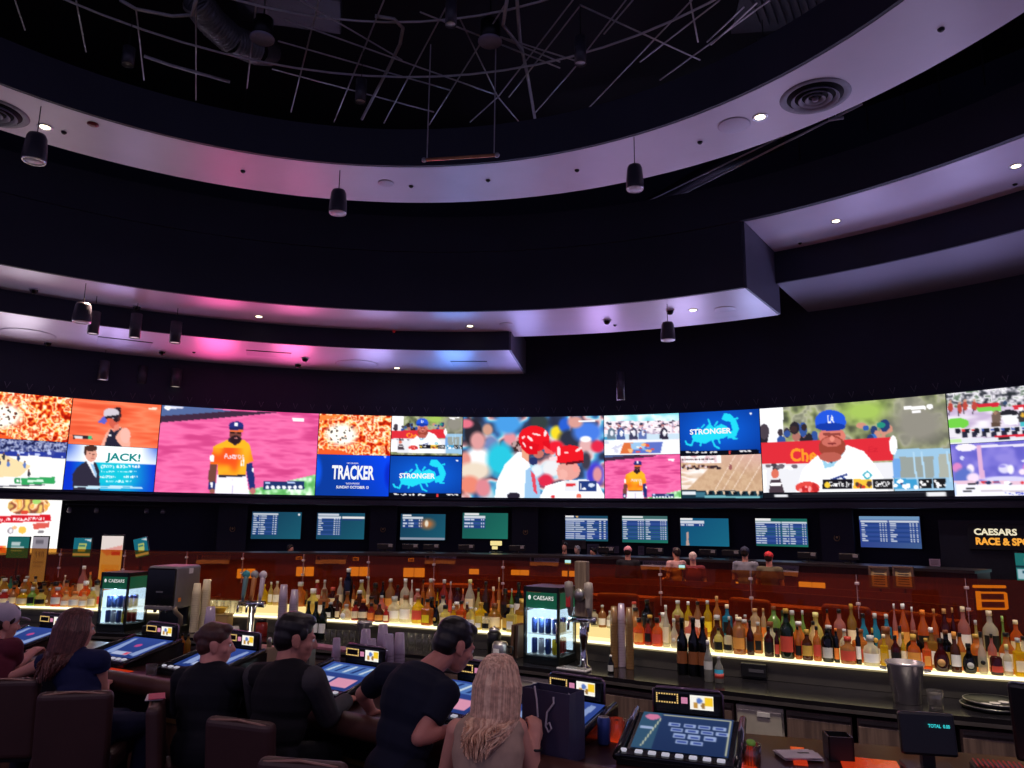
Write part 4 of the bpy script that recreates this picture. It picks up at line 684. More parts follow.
def frameb(x0, x1, l):
    a, b = PR(x0, 566, 12.2), PR(x1, 566, 12.2); z0, z1 = PR(x0, 588, 12.2).z, PR(x0, 566, 12.2).z; p = (a+b)/2; w = (b-a).length; t = thing('framed_board', l, 'board', (p.x, p.y, z0), -ang(p)); h = z1-z0
    m = mat('frame brown', (92, 72, 66), .5); mb = MB()
    for x, z, sx, sz in ((-w/2, h/2, .04, h), (w/2, h/2, .04, h), (0, 0.02, w, .04), (0, h-.02, w, .04)): mb.box((x, 0, z), (sx, .05, sz), None, .006)
    mb.build('frame', m, t); mb = MB(); mb.box((0, .012, h/2), (w*.96, .02, h*.94)); mb.build('sheet', mat('parchment', (200, 176, 130), .7), t); mb = MB()
    for k in range(6): mb.box((0, -.001, h*(.2+.11*k)), (w*.6, .004, h*.03))
    mb.build('lines', mat('ink', (60, 58, 66), .8), t); mb = MB(); mb.tube([(0, .03, 0), (0, .03, -z0+.02)], .02, 8); mb.lathe([(0, 0), (.18, 0), (.17, .03), (0, .03)], 16, (0, .03, -z0)); mb.build('stand', m_dark, t)
frameb(869.5, 887.5, 'wood framed board on a stand, left of the pair behind amber glass'); frameb(893.5, 912, 'wood framed board on a stand, right of the pair behind amber glass')
def terminal(x, y, l, w=.36, lit=None):
    p = PR(x, y, 12.95); t = thing('betting_terminal', l, 'computer', (p.x, p.y, 1.335), -ang(p)); h = max(.12, p.z-1.335+.1)
    MB().box((0, 0, h/2+.06), (w, .05, h), None, .012).build('monitor', m_frame, t); MB().box((0, .03, .04), (.06, .05, .08)).build('stand', m_frame, t); MB().box((0, .02, .008), (.2, .16, .014), None, .004).build('base', m_frame, t)
    MB().box((w*.32, -.03, h+.02), (.09, .01, .06), None, .003).build('status_plate', lit or mat('plate dim', (120, 118, 130), .5), t)
for i, (x, y, l) in enumerate(((410, 558, 'betting terminal under the orange glow monitor'), (431, 555, 'betting terminal left of the grey counter sign at centre'), (466, 556, 'betting terminal left of the yellow lit sign'), (517, 560, 'betting terminal below the wreath pilaster'), (606, 560, 'betting terminal left of the person with pink cap'), (655, 557, 'betting terminal behind the grey sign with pale status plate'), (708, 562, 'betting terminal right of the white haired person'), (731, 560, 'betting terminal left of the navy cap person'), (808, 568, 'betting terminal right of the red cap person'), (850, 570, 'betting terminal left of the framed boards'), (385, 553, 'betting terminal below the left wreath pilaster'))): terminal(x, y, l)
p = PR(496, 552, 13.6); t = thing('lit_desk_sign', 'small yellow lit sign glowing below the plain green monitor', 'sign', (p.x, p.y, 1.335), -ang(p)); MB().box((0, 0, .2), (.26, .1, .1), None, .01).build('head', glow('yellow sign', (255, 236, 160), .9), t); MB().box((0, 0, .07), (.05, .05, .16)).build('stem', m_frame, t); MB().box((0, 0, .008), (.3, .2, .016), None, .005).build('base', m_frame, t); mb = MB(); mb.box((-.02, -.08, .1), (.13, .02, .07), None, .006); mb.build('card', glow('yellow sign', (255, 236, 160), .9), t)
for x, y, l in ((568, 562, 'small bright screen on a stand above the right beer tower'), (682, 567, 'small bright screen on a stand near the white haired person'), (138, 1, None))[:2]:
    p = PR(x, y, 11.3); t = thing('small_screen', l, 'screen', (p.x, p.y, 0), -ang(p)); MB().box((0, 0, p.z), (.13, .03, .09), None, .006).build('case', m_frame, t); MB().box((0, -.017, p.z), (.115, .004, .075)).build('display', glow('pale cyan glow', (190, 240, 240), .9), t); MB().tube([(0, .02, .02), (0, .02, p.z)], .016, 8).build('pole', m_dark, t); MB().lathe([(0, 0), (.1, 0), (.09, .025), (0, .03)], 16, (0, .02, 0)).build('base', m_dark, t)
for x, y, l in ((277, 556, 'tiny yellow tag left in the row behind the glass'), (299, 558, 'tiny yellow tag behind the glass near left cups'), (356, 559, 'small yellow tag behind the glass at centre left'), (411, 560, 'small yellow tag behind the glass below orange glow monitor'))[1:]:
    p = PR(x, y, 12.48); mb = MB(); mb.box((0, -.01, 0), (.13, .015, .075), None, .004); mb.m = 1; mb.box((0, -.019, .01), (.09, .004, .012)); mb.box((0, -.019, -.014), (.07, .004, .012)); o = mb.build('counter_tag', [mat('tag yellow', (236, 200, 60), .5), m_frame]); o.location = p; o.rotation_euler = (0, 0, -ang(p)); tag(o, l, 'tag')
# lounge desks and armchairs between
for R, a0, a1, l in ((10.6, 0, 50, 'long curved lounge desk, the farther of two rows beyond the glass'), (9.3, 6, 52, 'long curved lounge desk, the nearer of two rows beyond the glass')):
    t = thing('lounge_desk', l, 'desk', (C0.x, C0.y, 0)); o = arc(R, R+.5, R_(a0), R_(a1), .78, .83, 40).build('desktop', mat('desk top', (176, 104, 92), .3), t); o.location = -t.location
    o = arc(R+.3, R+.34, R_(a0), R_(a1), .06, .78, 40).build('modesty_panel', m_cw, t); o.location = -t.location
    o = arc(R+.46, R+.5, R_(a0), R_(a1), .83, 1.0, 40).build('screen_rail', m_cw, t); o.location = -t.location
    for k in range(6):
        a = R_(a0+(a1-a0)*(k+.5)/6); mb = MB(); mb.box(pol(a, R+.1, .39)-t.location, (.06, .06, .78), Matrix.Rotation(-a, 3, 'Z')); mb.build('leg', m_dark, t)
m_arm = mat('armchair leather', (150, 60, 52), .5, var=.1)
def armchair(p, rz, l, first=[None]):
    if first[0] is None:
        t = first[0] = thing('lounge_armchair', l, 'armchair', p, rz, 'lounge armchairs')
        MB().box((0, 0, .4), (.6, .56, .16), None, .05).build('seat', m_arm, t); MB().box((0, -.26, .72), (.62, .14, .6), Matrix.Rotation(R_(8), 3, 'X'), .06, 3).build('backrest', m_arm, t)
        for s in (-1, 1): MB().box((s*.32, 0, .52), (.11, .54, .14), None, .04).build('armrest', m_arm, t)
        for sx in (-1, 1):
            for sy in (-1, 1): MB().tube([(sx*.24, sy*.22, .34), (sx*.27, sy*.25, 0)], [.022, .014], 8).build('leg', m_dark, t)
        return t
    return dup(first[0], p, rz, l)
spots = [(195, 600, 'under the white lit stand'), (330, 596, 'below the second odds monitor'), (386, 598, 'behind the left clear bottles'), (440, 600, 'left of the centre fridge'), (490, 592, 'below the yellow lit sign'), (545, 598, 'just left of the right fridge'), (620, 596, 'right of the right beer tower'), (680, 600, 'behind the small flasks'), (760, 602, 'behind the yellow bottles'), (870, 606, 'behind the blue bottles'), (990, 606, 'at the far right')]
for i, (x, y, l) in enumerate(spots):
    p = PZ(x, y, .95); p.z = 0
    if (p-C0).length > 9: p = C0+(p-C0)*(8.7/(p-C0).length); p.z = 0
    armchair(p, -ang(p)+random.uniform(-.3, .3), 'red leather lounge armchair beyond the glass, '+l)
p = PY(992, 596, 8.6); t = thing('yellow_sign', 'small yellow lit sign frame seen through the amber glass at right', 'sign', (p.x, p.y, 0)); mg = glow('sign yellow', (255, 190, 50), .9)
mb = MB()
for x, z, sx, sz in ((-.15, 0, .05, .2), (.15, 0, .03, .17), (0, .085, .3, .02), (0, -.085, .3, .02), (0, 0, .26, .02)): mb.box((x, 0, p.z-.05+z), (sx, .02, sz), None, .004)
mb.build('frame', mg, t); mb = MB(); mb.box((-.02, 0, p.z+.1), (.36, .03, .03), None, .008); mb.build('header', mg, t); mb = MB(); mb.box((.02, .012, p.z-.05), (.28, .01, .16)); mb.build('picture', mat('sign picture', (120, 70, 40), .6), t); mb = MB(); mb.tube([(0, .03, .02), (0, .03, p.z+.08)], .018, 8); mb.lathe([(0, 0), (.18, 0), (.17, .03), (0, .03)], 16, (0, .03, 0)); mb.build('stand', m_dark, t)

a, b = PR(1014.5, 553, 14.35), PR(1046, 553, 14.35); z1, z0 = a.z, PR(1016, 580.5, 14.35).z; c = Cv(40, 40, (0, 0), (100, 0), (100, 100), (0, 100), (34, 112, 110)); c.rect(30, 20, 95, 34, (220, 200, 120)); c.rect(0, 46, 100, 52, (20, 50, 60)); c.rect(4, 58, 96, 94, (170, 200, 210)); c.rect(20, 64, 80, 72, (40, 90, 110)); a.z = b.z = 0
flat(a, b, z0, z1, 'kiosk_screen', 'teal information screen below the gold sign at right edge', 'screen', c)
# ================================================================== BACK BAR
def project(p):
    d = V(p)-CAM; z = d.dot(_F); return 512+F_PX*d.dot(_R2)/z, 384-F_PX*d.dot(_U2)/z
class Line:                              # a smooth line in plan; 'off' goes to its far side
    def __init__(s, pts):
        P = [V((x, y)) for x, y in pts]; out = []
        for i in range(len(P)-1):
            a, b, c, d = P[max(0, i-1)], P[i], P[i+1], P[min(len(P)-1, i+2)]
            for k in range(24):
                t = k/24; out.append(.5*((2*b)+(c-a)*t+(2*a-5*b+4*c-d)*t*t+(3*b-a-3*c+d)*t**3))
        out.append(P[-1]); s.p = out; s.l = [0]
        for a, b in zip(out, out[1:]): s.l.append(s.l[-1]+(b-a).length)
        s.L = s.l[-1]
    def at(s, q, off=0, z=0):
        q = max(0, min(s.L-1e-6, q)); i = max(k for k in range(0, len(s.l)-1) if s.l[k] <= q); t = (q-s.l[i])/(s.l[i+1]-s.l[i])
        p = s.p[i].lerp(s.p[i+1], t); d = s.dir(q); return V((p.x-d.y*off, p.y+d.x*off, z))
    def dir(s, q):
        i = max(k for k in range(0, len(s.l)-1) if s.l[k] <= q); a, b = s.p[max(0, i-6)], s.p[min(len(s.p)-1, i+7)]; return (b-a).normalized()
    def rz(s, q): d = s.dir(q); return math.atan2(d.y, d.x)
    def find(s, px, off=0, z=1.15):      # arc length where the line shows at the photo column px
        lo, hi = 0, s.L
        for _ in range(36):
            m = (lo+hi)/2
            if project(s.at(m, off, z))[0] < px: lo = m
            else: hi = m
        return (lo+hi)/2
    def strip(s, o0, o1, z0, z1, q0=0, q1=None, n=60, ref=None):
        q1 = s.L-1e-4 if q1 is None else q1; vs = []; fs = []; r = V(ref) if ref else V((0, 0, 0))
        for i in range(n+1):
            q = q0+(q1-q0)*i/n; vs += [s.at(q, o0, z0)-r, s.at(q, o1, z0)-r, s.at(q, o1, z1)-r, s.at(q, o0, z1)-r]
        for i in range(n):
            for k in range(4): fs.append((i*4+k, i*4+(k+1) % 4, i*4+4+(k+1) % 4, i*4+4+k))
        fs += [(3, 2, 1, 0), tuple(n*4+k for k in range(4))]; return MB().add(vs, fs)
BB = Line([(-6.4, 8.2), (-5.6, 8.05), (-4.12, 7.8), (-2.0, 7.3), (-.08, 6.5), (1.34, 5.67), (2.42, 5.1), (3.3, 4.75), (4.3, 4.4)])
ZF, ZR, ZK = 1.15, 1.215, 1.0            # front tier, rear tier, counter
m_stone = mat('counter stone', (26, 24, 28), .16, spec=.6)
m_lit = glow('shelf glow', (255, 232, 168), 1.35)
m_lip = glow('shelf lip glow', (255, 244, 206), 1.7)
m_darkwood = wood('dark cabinet wood', (88, 70, 64), (116, 94, 84), .42)
m_steel = mat('stainless steel', (176, 172, 168), .3, .85, var=.05)
bs = thing('bottle_shelf', 'long two-step back bar shelf glowing warm white under the liquor bottles', 'shelf', BB.at(4, 0, 0)); R0 = bs.location
BB.strip(.0, .19, ZF-.015, ZF, ref=R0).build('front_step', m_lit, bs); BB.strip(.19, .40, ZF-.03, ZR, ref=R0).build('rear_step', glow('rear step glow', (255, 226, 150), 1.0), bs); BB.strip(-.014, -.001, ZF-.016, ZF+.003, ref=R0).build('light_lip', m_lip, bs)
BB.strip(.02, .40, ZK, ZF-.032, ref=R0).build('riser_panel', mat('riser grey', (58, 54, 52), .45), bs)
bc2 = thing('back_counter', 'long black stone back counter in front of the lit bottle shelf', 'counter', R0)
BB.strip(-.47, .40, ZK-.05, ZK-.002, ref=R0).build('worktop', m_stone, bc2); BB.strip(-.474, -.466, ZK-.05, ZK-.03, ref=R0).build('edge_strip', mat('edge metal', (120, 112, 108), .35, .7), bc2)
def cabinet(x0, x1, kind, label):
    s0, s1 = BB.find(x0, -.44, .7)+.004, BB.find(x1, -.44, .7)-.004; q = (s0+s1)/2; w = s1-s0; p = BB.at(q, -.18, 0); t = thing('bar_cabinet' if kind != 'fridge' else 'bar_cooler', label, 'cabinet' if kind != 'fridge' else 'cooler', p, BB.rz(q))
    MB().box((0, 0, .49), (w, .5, .86)).build('body', m_darkwood if kind != 'fridge' else mat('cooler steel', (196, 188, 172), .38, .25), t)
    if kind == 'fridge':
        MB().box((0, -.262, .82), (w*.94, .02, .16), None, .006).build('top_panel', mat('cooler steel', (196, 188, 172)), t); mb = MB()
        for k in range(7): mb.box((0, -.27, .3+k*.065), (w*.86, .02, .028), Matrix.Rotation(R_(25), 3, 'X'))
        mb.build('grille', mat('cooler steel', (196, 188, 172)), t); mb = MB(); mb.box((0, -.256, .5), (w*.9, .008, .5)); mb.build('grille_back', m_black, t); mb = MB(); mb.box((w*.1, -.276, .88), (.08, .01, .03), None, .003); mb.build('badge', mat('badge', (210, 206, 200), .4), t)
    else:
        n = 2 if w > .75 else 1
        for k in range(n):
            d = MB().box(((k-(n-1)/2)*w/n, -.262, .48), (w/n-.012, .022, .8), None, .004).build('door', m_darkwood, t)
            mb = MB(); hx = (k-(n-1)/2)*w/n+(w/n*.42 if k == 0 else -w/n*.42); mb.tube([(hx, -.275, .74), (hx, -.3, .74), (hx, -.3, .64), (hx, -.275, .64)], .007, 8); mb.build('handle', m_steel, d)
        MB().box((0, -.268, .905), (w*.96, .012, .018)).build('top_rail', mat('edge metal', (120, 112, 108), .35, .7), t)
for a in ((-70, 60, 'w', 'dark wood bar cabinet at far left behind the seated woman'), (60, 150, 'w', 'dark wood bar cabinet below the left fridge'), (150, 240, 'w', 'dark wood bar cabinet below the black dispenser'), (240, 330, 'w', 'dark wood bar cabinet below the left beer taps'), (330, 425, 'w', 'dark wood bar cabinet behind the plastic cup stacks'), (425, 518, 'w', 'dark wood bar cabinet left of the shiny slatted cooler'),
          (518, 552, 'fridge', 'stainless slatted under-counter cooler below the right fridge'), (552, 595, 'w', 'narrow dark cabinet right of the slatted cooler below fridge'), (595, 662, 'w', 'dark wood cabinet behind the beer can on the bar'), (662, 736, 'w', 'dark wood cabinet behind the lit game topper'), (736, 786, 'fridge', 'stainless slatted under-counter cooler right of the game topper'),
          (786, 856, 'w', 'dark wood cabinet with vertical handle right of stainless cooler'), (856, 960, 'w', 'dark wood cabinet behind the black payment terminal'), (960, 1090, 'w', 'dark wood cabinet at right edge under the trays')): cabinet(*a)
# amber glass panes
m_amber = clear('amber glass', (240, 200, 128), .03, .03, .13, (150, 56, 46))
m_clip = mat('clip steel', (230, 200, 196), .3, .7)
ZG = 1.70
ex = [-75, -10, 62, 126, 188, 244, 305, 369.5, 435, 504, 584, 661, 751, 857, 966, 1090]
nm = ['far left, beyond the seated man in cap', 'with the breakfast poster behind it', 'left of the left fridge', 'behind the black dispenser', 'behind the beige cup sleeves', 'behind the left beer taps', 'behind the wine bottles at left', 'above the plastic cup stacks', 'above the standing man', 'behind the right fridge', 'right of the beer tower', 'behind the yellow bottles', 'behind the cream bottles', 'with the two framed boards behind it', 'with the yellow sign behind it at right edge']
for i in range(len(ex)-1):
    s0, s1 = BB.find(ex[i], .43, ZG)+.004, BB.find(ex[i+1], .43, ZG)-.004; q = (s0+s1)/2; p = BB.at(q, .43, 0); t = thing('glass_partition', 'amber glass pane '+nm[i], 'glass panel', p, 0, 'amber glass panes along the back bar')
    BB.strip(.426, .436, ZF-.15, ZG, s0, s1, 10, p).build('pane', m_amber, t)
    for z in (ZG-.06, ZG-.2): MB().box(BB.at(s1, .422, z)-p, (.03, .02, .02), Matrix.Rotation(BB.rz(q), 3, 'Z'), .004).build('clip', m_clip, t)
    BB.strip(.422, .44, ZG-.3, ZG, s1-.004, s1, 1, p).build('edge_seal', clear('edge glass', (255, 214, 200), .5, .1, .5, (255, 200, 190)), t)
BB.strip(.41, .46, .0, ZF-.15, ref=(0, 0, 0)).build('glass_base_wall', m_darkwood).location = (0, 0, 0); tag(bpy.data.objects['glass_base_wall'], 'low dark wood wall carrying the amber glass panes', 'low wall')
# ------------------------------------------------------------------ bottles
COLS = {'y': ('yellow', (240, 214, 40)), 'Y': ('pale yellow', (240, 232, 150)), 'a': ('amber', (228, 156, 70)), 'o': ('orange', (242, 136, 56)), 'r': ('red', (204, 76, 60)), 'R': ('rose', (230, 160, 150)), 'c': ('clear', (238, 236, 220)), 'b': ('blue', (70, 190, 226)), 'g': ('pale green', (176, 220, 120)), 'G': ('dark green', (30, 52, 34)), 'k': ('black', (18, 18, 20)), 'n': ('brown', (120, 66, 36)), 'm': ('dark red', (90, 26, 30)), 'w': ('cream', (246, 226, 186)), 't': ('tan', (206, 156, 96)), 's': ('silver', (190, 190, 186)), 'u': ('navy', (26, 30, 60)), 'W': ('white', (240, 238, 232)), 'T': ('teal', (96, 176, 160)), 'd': ('gold', (200, 160, 70))}
def bmat(k): c = COLS[k][1]; return clear('bottle %s' % COLS[k][0], c, .1, .08, .42 if k not in 'kGmu' else .55, c)
def lmat(k): return mat('label %s' % COLS[k][0], COLS[k][1], .55, spec=.3)
def kmat(k): return mat('cap %s' % COLS[k][0], COLS[k][1], .3)
PROF = {'std': [(0, 0), (.92, 0), (1, .02), (1, .56), (.9, .63), (.55, .71), (.36, .76), (.33, .93), (.36, .94)],
        'tall': [(0, 0), (.92, 0), (1, .02), (1, .5), (.86, .6), (.5, .72), (.36, .8), (.34, .93), (.37, .94)],
        'round': [(0, 0), (.7, 0), (.92, .06), (1, .2), (.98, .36), (.8, .52), (.45, .64), (.34, .7), (.33, .9), (.37, .91)],
        'sq': [(0, 0), (1.0, 0), (1.1, .02), (1.1, .62), (1.0, .68), (.42, .74), (.36, .78), (.36, .92), (.4, .93)],
        'wine': [(0, 0), (.94, 0), (1, .02), (1, .56), (.92, .62), (.5, .72), (.38, .78), (.36, .95), (.4, .955)],
        'flask': [(0, 0), (1.0, 0), (1.06, .03), (1.06, .5), (.9, .62), (.45, .7), (.42, .86), (.46, .87)],
        'slim': [(0, 0), (.94, 0), (1, .015), (1, .68), (.8, .74), (.48, .79), (.44, .95), (.47, .955)],
        'jar': [(0, 0), (1, 0), (1.05, .03), (1.05, .74), (.85, .8), (.8, .83)]}
SHN = {'std': '', 'tall': 'tall', 'round': 'round', 'sq': 'square', 'wine': '', 'flask': 'squat', 'slim': 'slim', 'jar': 'wide'}
def make_bottle(sh, h, r, body, lab, cap, p, rz, label, group, name='liquor_bottle', lz=(.12, .46)):
    t = thing(name, label, 'bottle', p, rz, group); n = 4 if False else 16; pr = [(a*r, b*h) for a, b in PROF[sh]]; zt = pr[-1][1]
    q = MB(); rot = None
    if sh == 'sq':                      # flat-sided body
        q.box((0, 0, .33*h), (1.9*r, 1.5*r, .66*h), None, r*.3, 2); q.lathe([(r*.62, .64*h), (.42*r, .73*h), (.36*r, .78*h), (.36*r, .92*h), (.4*r, .93*h), (0, .93*h)], n)
    else: q.lathe(pr+[(0, zt)], n)
    q.build('glass_body', bmat(body), t)
    if cap: cr = (pr[-1][0])*1.08; MB().lathe([(0, zt*.955), (cr, zt*.955), (cr, h), (cr*.86, h*1.005), (0, h*1.005)], 12).build('cap', kmat(cap), t)
    if lab:
        z0, z1 = lz[0]*h, lz[1]*h
        if sh == 'sq': MB().box((0, -r*.755, (z0+z1)/2), (1.35*r, .003, z1-z0), None, .001).build('label', lmat(lab), t)
        elif sh == 'round': MB().lathe([(0, 0), (r*.5, 0), (r*.5, .003), (0, .004)], 20, (0, -r*1.0, .28*h), Matrix.Rotation(PI/2, 3, 'X')).build('label', lmat(lab), t)
        else:
            mb = MB(); k = 12; a0, a1 = -PI*.9, -PI*.1; R2 = pr[2][0]*1.012
            vs = [(R2*math.cos(a0+(a1-a0)*i/k), R2*math.sin(a0+(a1-a0)*i/k), z) for i in range(k+1) for z in (z0, z1)]; mb.add(vs, [(2*i, 2*i+2, 2*i+3, 2*i+1) for i in range(k)], True); mb.build('label', lmat(lab), t)
    return t
# x, row (f/r), top row in the photo, width px, shape, body, label, cap
BL = '''
1 r 577 8 std Y w k|9 r 577 8 round T - k|16 r 576 9 std k W k|25 r 577 8 std a w s|33.5 r 577 8 round c w k|42 r 582 8 std k w k|50 r 583 8 std d k k|58 r 582 8 std o w k|63 r 576 8 slim w W c|72 r 584 7 std a w k|81 r 567 8 tall R w W|88 r 573 8 std Y w o|96 r 580 6 std n w k
3 f 590 8 flask r w W|12 f 588 8 std t w k|22 f 590 8 flask y w s|31 f 588 8 flask g k s|40 f 590 8 flask Y k k|48 f 589 8 round d w s|56 f 588 9 flask o W s|65 f 592 9 flask w W o|74 f 592 9 flask w W o|83 f 592 9 flask w W o|91 f 588 8 flask Y w s
262.5 r 585 8 tall y - y|270 r 583 8 std Y W c|276 r 582 7 std w W s|299.5 r 583 9 flask a - s|306 r 590 7 std d k k|316 r 581 7 tall r w w|323.5 r 581 8 std c r s|332 r 588 7 flask m w r|339.5 r 579 9 std c w w|347 r 570 7 slim u - W|353 r 586 7 flask a w k|360.5 r 581 8 tall Y a s|367.5 r 578 8 tall w w s|374.5 r 584 8 flask n k k|382 r 583 8 std k o k|389.5 r 580 8 std t a s|397 r 586 6 slim m w k|404.5 r 580 9 std c w W|411 r 581 8 std c W W|417 r 590 6 slim R w s|422.5 r 581 9 sq a k k|430 r 580 8 tall a W s|437 r 590 8 round y k k|443.5 r 581 8 std r u s|450 r 583 8 std R r s|457 r 589 7 slim m w k|462.5 r 590 7 flask R w o|469.5 r 581 8 tall c w Y|478 r 589 10 round Y W k|485.5 r 583 7 tall n k k|493 r 588 8 round o a w|498.5 r 579 8 tall a a w|505 r 590 7 flask n k k|511.5 r 590 9 std g w s|518.5 r 584 7 wine G W k
330 f 603 8 sq k W s|337 f 601 8 flask n w k|346 f 605 9 round c W s|355 f 602 8 flask r w k|363 f 600 8 flask m w o|371 f 604 8 flask r o k|379 f 605 7 std n a k|386 f 607 7 flask r w r|427 f 600 9 sq a y k|436 f 602 10 round k d k|445 f 606 8 flask Y w k|453 f 607 9 flask y w s|461 f 602 9 sq o a k|470.5 f 608 8 slim Y W c|478.5 f 617 7 jar Y W -|486 f 614 7 flask c k k|511.5 f 606 8 sq Y W s
594.5 r 611 6 slim c k k|602.5 r 606 9 std t W s|610 r 615 7 std c W s|634.5 r 603 7 slim c W r|647.5 r 601 9 wine k k k|660 r 614 6 std r w k
639.5 f 619 8 flask o a k|648.5 f 620 8 flask r k k|657.5 f 619 8 flask o r k|666.5 f 607 8 tall c w c|674.5 f 620 9 round c s s|719 f 629 7 std Y k k|728.5 f 633 9 jar c k -|740 f 619 10 slim t a w|751 f 622 9 wine m k k|769.5 f 628 7 std m k k|777.5 f 629 7 std m r k|788 f 611 11 wine G r d|799 f 628 8 std a k k|808 f 631 8 flask n d d|818 f 628 9 std a r k|828.5 f 630 8 slim k s k|837.5 f 630 7 slim k o o|849 f 638 11 flask t r r|859.5 f 630 7 slim k W k|872 f 637 11 flask c W s|885.5 f 636 12 sq y d w|897 f 637 7 std m k k|905 f 634 10 flask y w d|915.5 f 636 9 flask o a d|928 f 640 11 sq o a d|942.5 f 640 11 round m t k|957 f 634 11 flask n W a|970.5 f 645 11 round k s k|984 f 634 12 round c k k|997.5 f 655 8 jar m r -|1009 f 646 11 flask c W Y|1021 f 640 10 sq y w s
678.5 r 602 9 std Y w s|689 r 603 11 std y w W|698.5 r 603 9 tall t W k|708.5 r 602 9 std y y s|718 r 598 10 std a d t|728 r 606 10 sq b k w|737.5 r 616 7 std R w w|746 r 616 7 std R a s|756 r 610 8 slim w w t|764.5 r 610 8 slim w o t|775 r 608 10 std g k n|783.5 r 612 7 flask g w G|793.5 r 612 9 round g w s|804 r 612 9 round g w s|817 r 614 11 round Y w Y|829 r 611 10 std o r k|841 r 611 9 std R n k|853.5 r 606 11 std d w d|865 r 615 10 round b s k|877 r 615 10 round b d s|888.5 r 616 10 sq b k s|897 r 606 8 tall R o W|906 r 606 9 tall o a W|915 r 609 9 std R w W|925.5 r 612 9 tall o k o|937 r 611 10 std o n t|947.5 r 611 8 std m W t|956 r 610 9 std m W t|966.5 r 609 9 std R W w|978.5 r 622 10 round Y k s|993 r 613 11 std c k w|1006 r 618 11 round g W g|1019 r 622 9 std o w w
'''
SEC = [(0, 100, 'left of the left fridge'), (255, 310, 'between taps and left wine bottles'), (310, 402, 'above the plastic cups'), (402, 524, 'left of the right fridge'), (590, 676, 'right of the beer tower'), (676, 770, 'behind the black wine bottles'), (770, 862, 'left of the blue bottles'), (862, 934, 'around the ice bucket'), (934, 1040, 'right of the ice bucket')]
ORD = ['first', 'second', 'third', 'fourth', 'fifth', 'sixth', 'seventh', 'eighth', 'ninth', 'tenth', 'eleventh', 'twelfth', 'thirteenth', 'fourteenth', 'fifteenth', 'sixteenth', 'seventeenth', 'eighteenth', 'nineteenth', 'twentieth', 'twenty-first', 'twenty-second', 'twenty-third', 'twenty-fourth']
items = [b.split() for b in BL.replace('\n', '|').split('|') if b.strip()]
items = sorted([(float(b[0]), b[1], float(b[2]), float(b[3])) + tuple(b[4:]) for b in items], key=lambda b: (b[1], b[0]))
g = random.Random(3)
for x0, x1 in ((2, 98), (312, 522), (636, 1030)):
    x = x0
    while x < x1:
        sh = g.choice(['std', 'tall', 'round', 'flask', 'std', 'sq', 'std']); bd = g.choice('aaacccYdttnnyowRkd'); dpx = 5.6+3.2*max(0, x)/1000
        items.append((x, 'm', 0, dpx*1.5, sh, bd, g.choice('WwskdrW-'), g.choice('kksdnWk'))); x += dpx*g.uniform(1.45, 2.0)
items.sort(key=lambda b: (b[1], b[0]))
cnt = {}
prev = {}
for x, row, top, w, sh, bd, lb, cp in items:
    off, z = {'f': (.05, ZF+.001), 'm': (.142, ZF+.001), 'r': (.285, ZR+.001)}[row]; q = BB.find(x, off, z); p = BB.at(q, off, z)
    D = (p-CAM).dot(_F); h = max(.13, (project(p)[1]-top)*D/F_PX*1.01) if row != 'm' else g.uniform(.2, .26); r = min(.055, w/2*D/F_PX*1.28)
    if row in prev and (p-prev[row][0]).length < r*1.12+prev[row][1]: r = max(.018, (p-prev[row][0]).length-prev[row][1])/1.14
    prev[row] = (p, r*1.1)
    sec = [s for s in SEC if s[0] <= x < s[1]] or [SEC[-1]]; sec = sec[0][2]; k = (sec, row); cnt[k] = cnt.get(k, -1)+1
    d = ' '.join(v for v in (SHN[sh], COLS[bd][0], 'bottle') if v)
    if lb != '-': d += ', %s label' % COLS[lb][0]
    lab = '%s, %s in %s row %s' % (d, ORD[cnt[k]], {'f': 'front', 'm': 'middle', 'r': 'back'}[row], sec)
    make_bottle(sh, h, r, bd, None if lb == '-' else lb, None if cp == '-' else cp, p, BB.rz(q)+random.uniform(-.2, .2), lab, 'liquor bottles on the back bar', lz=(.1+random.uniform(0, .05), random.uniform(.4, .5)))
def bar_put(x, off, z=ZK): q = BB.find(x, off, z); return BB.at(q, off, z), BB.rz(q)
for x, l in ((683, 'leftmost'), (694.5, 'middle'), (704, 'rightmost')):
    p, rz = bar_put(x, -.09-.0); D = (p-CAM).dot(_F); make_bottle('wine', (project(p)[1]-620)*D/F_PX, .039, 'k', 'n', 'k', p, rz, 'black wine bottle on the counter, %s of the three near water bottles' % l, 'black wine bottles on the counter', 'wine_bottle', (.2, .42))
for x, l in ((307, 'leftmost'), (314.5, 'middle'), (322, 'rightmost')):
    p, rz = bar_put(x, -.08); make_bottle('wine', .31, .036, 'G', 'W', 'k', p, rz, 'dark wine bottle with white label, %s of the three at left' % l, 'dark wine bottles at left', 'wine_bottle', (.14, .4))
for x, top, lb, l in ((709, 642, 's', 'taller clear water bottle in front of the black wine bottles'), (719.5, 657, 'b', 'shorter water bottle with blue and red label beside wine bottles')):
    p, rz = bar_put(x, -.24); D = (p-CAM).dot(_F); t = make_bottle('tall', (project(p)[1]-top)*D/F_PX, .03, 's', lb, 'W', p, rz, l, None, 'water_bottle', (.3, .5))
    if lb == 'b': MB().lathe([(.0305, .03), (.0308, .03), (.0308, .06), (.0305, .06)], 16).build('red_band', lmat('r'), t)
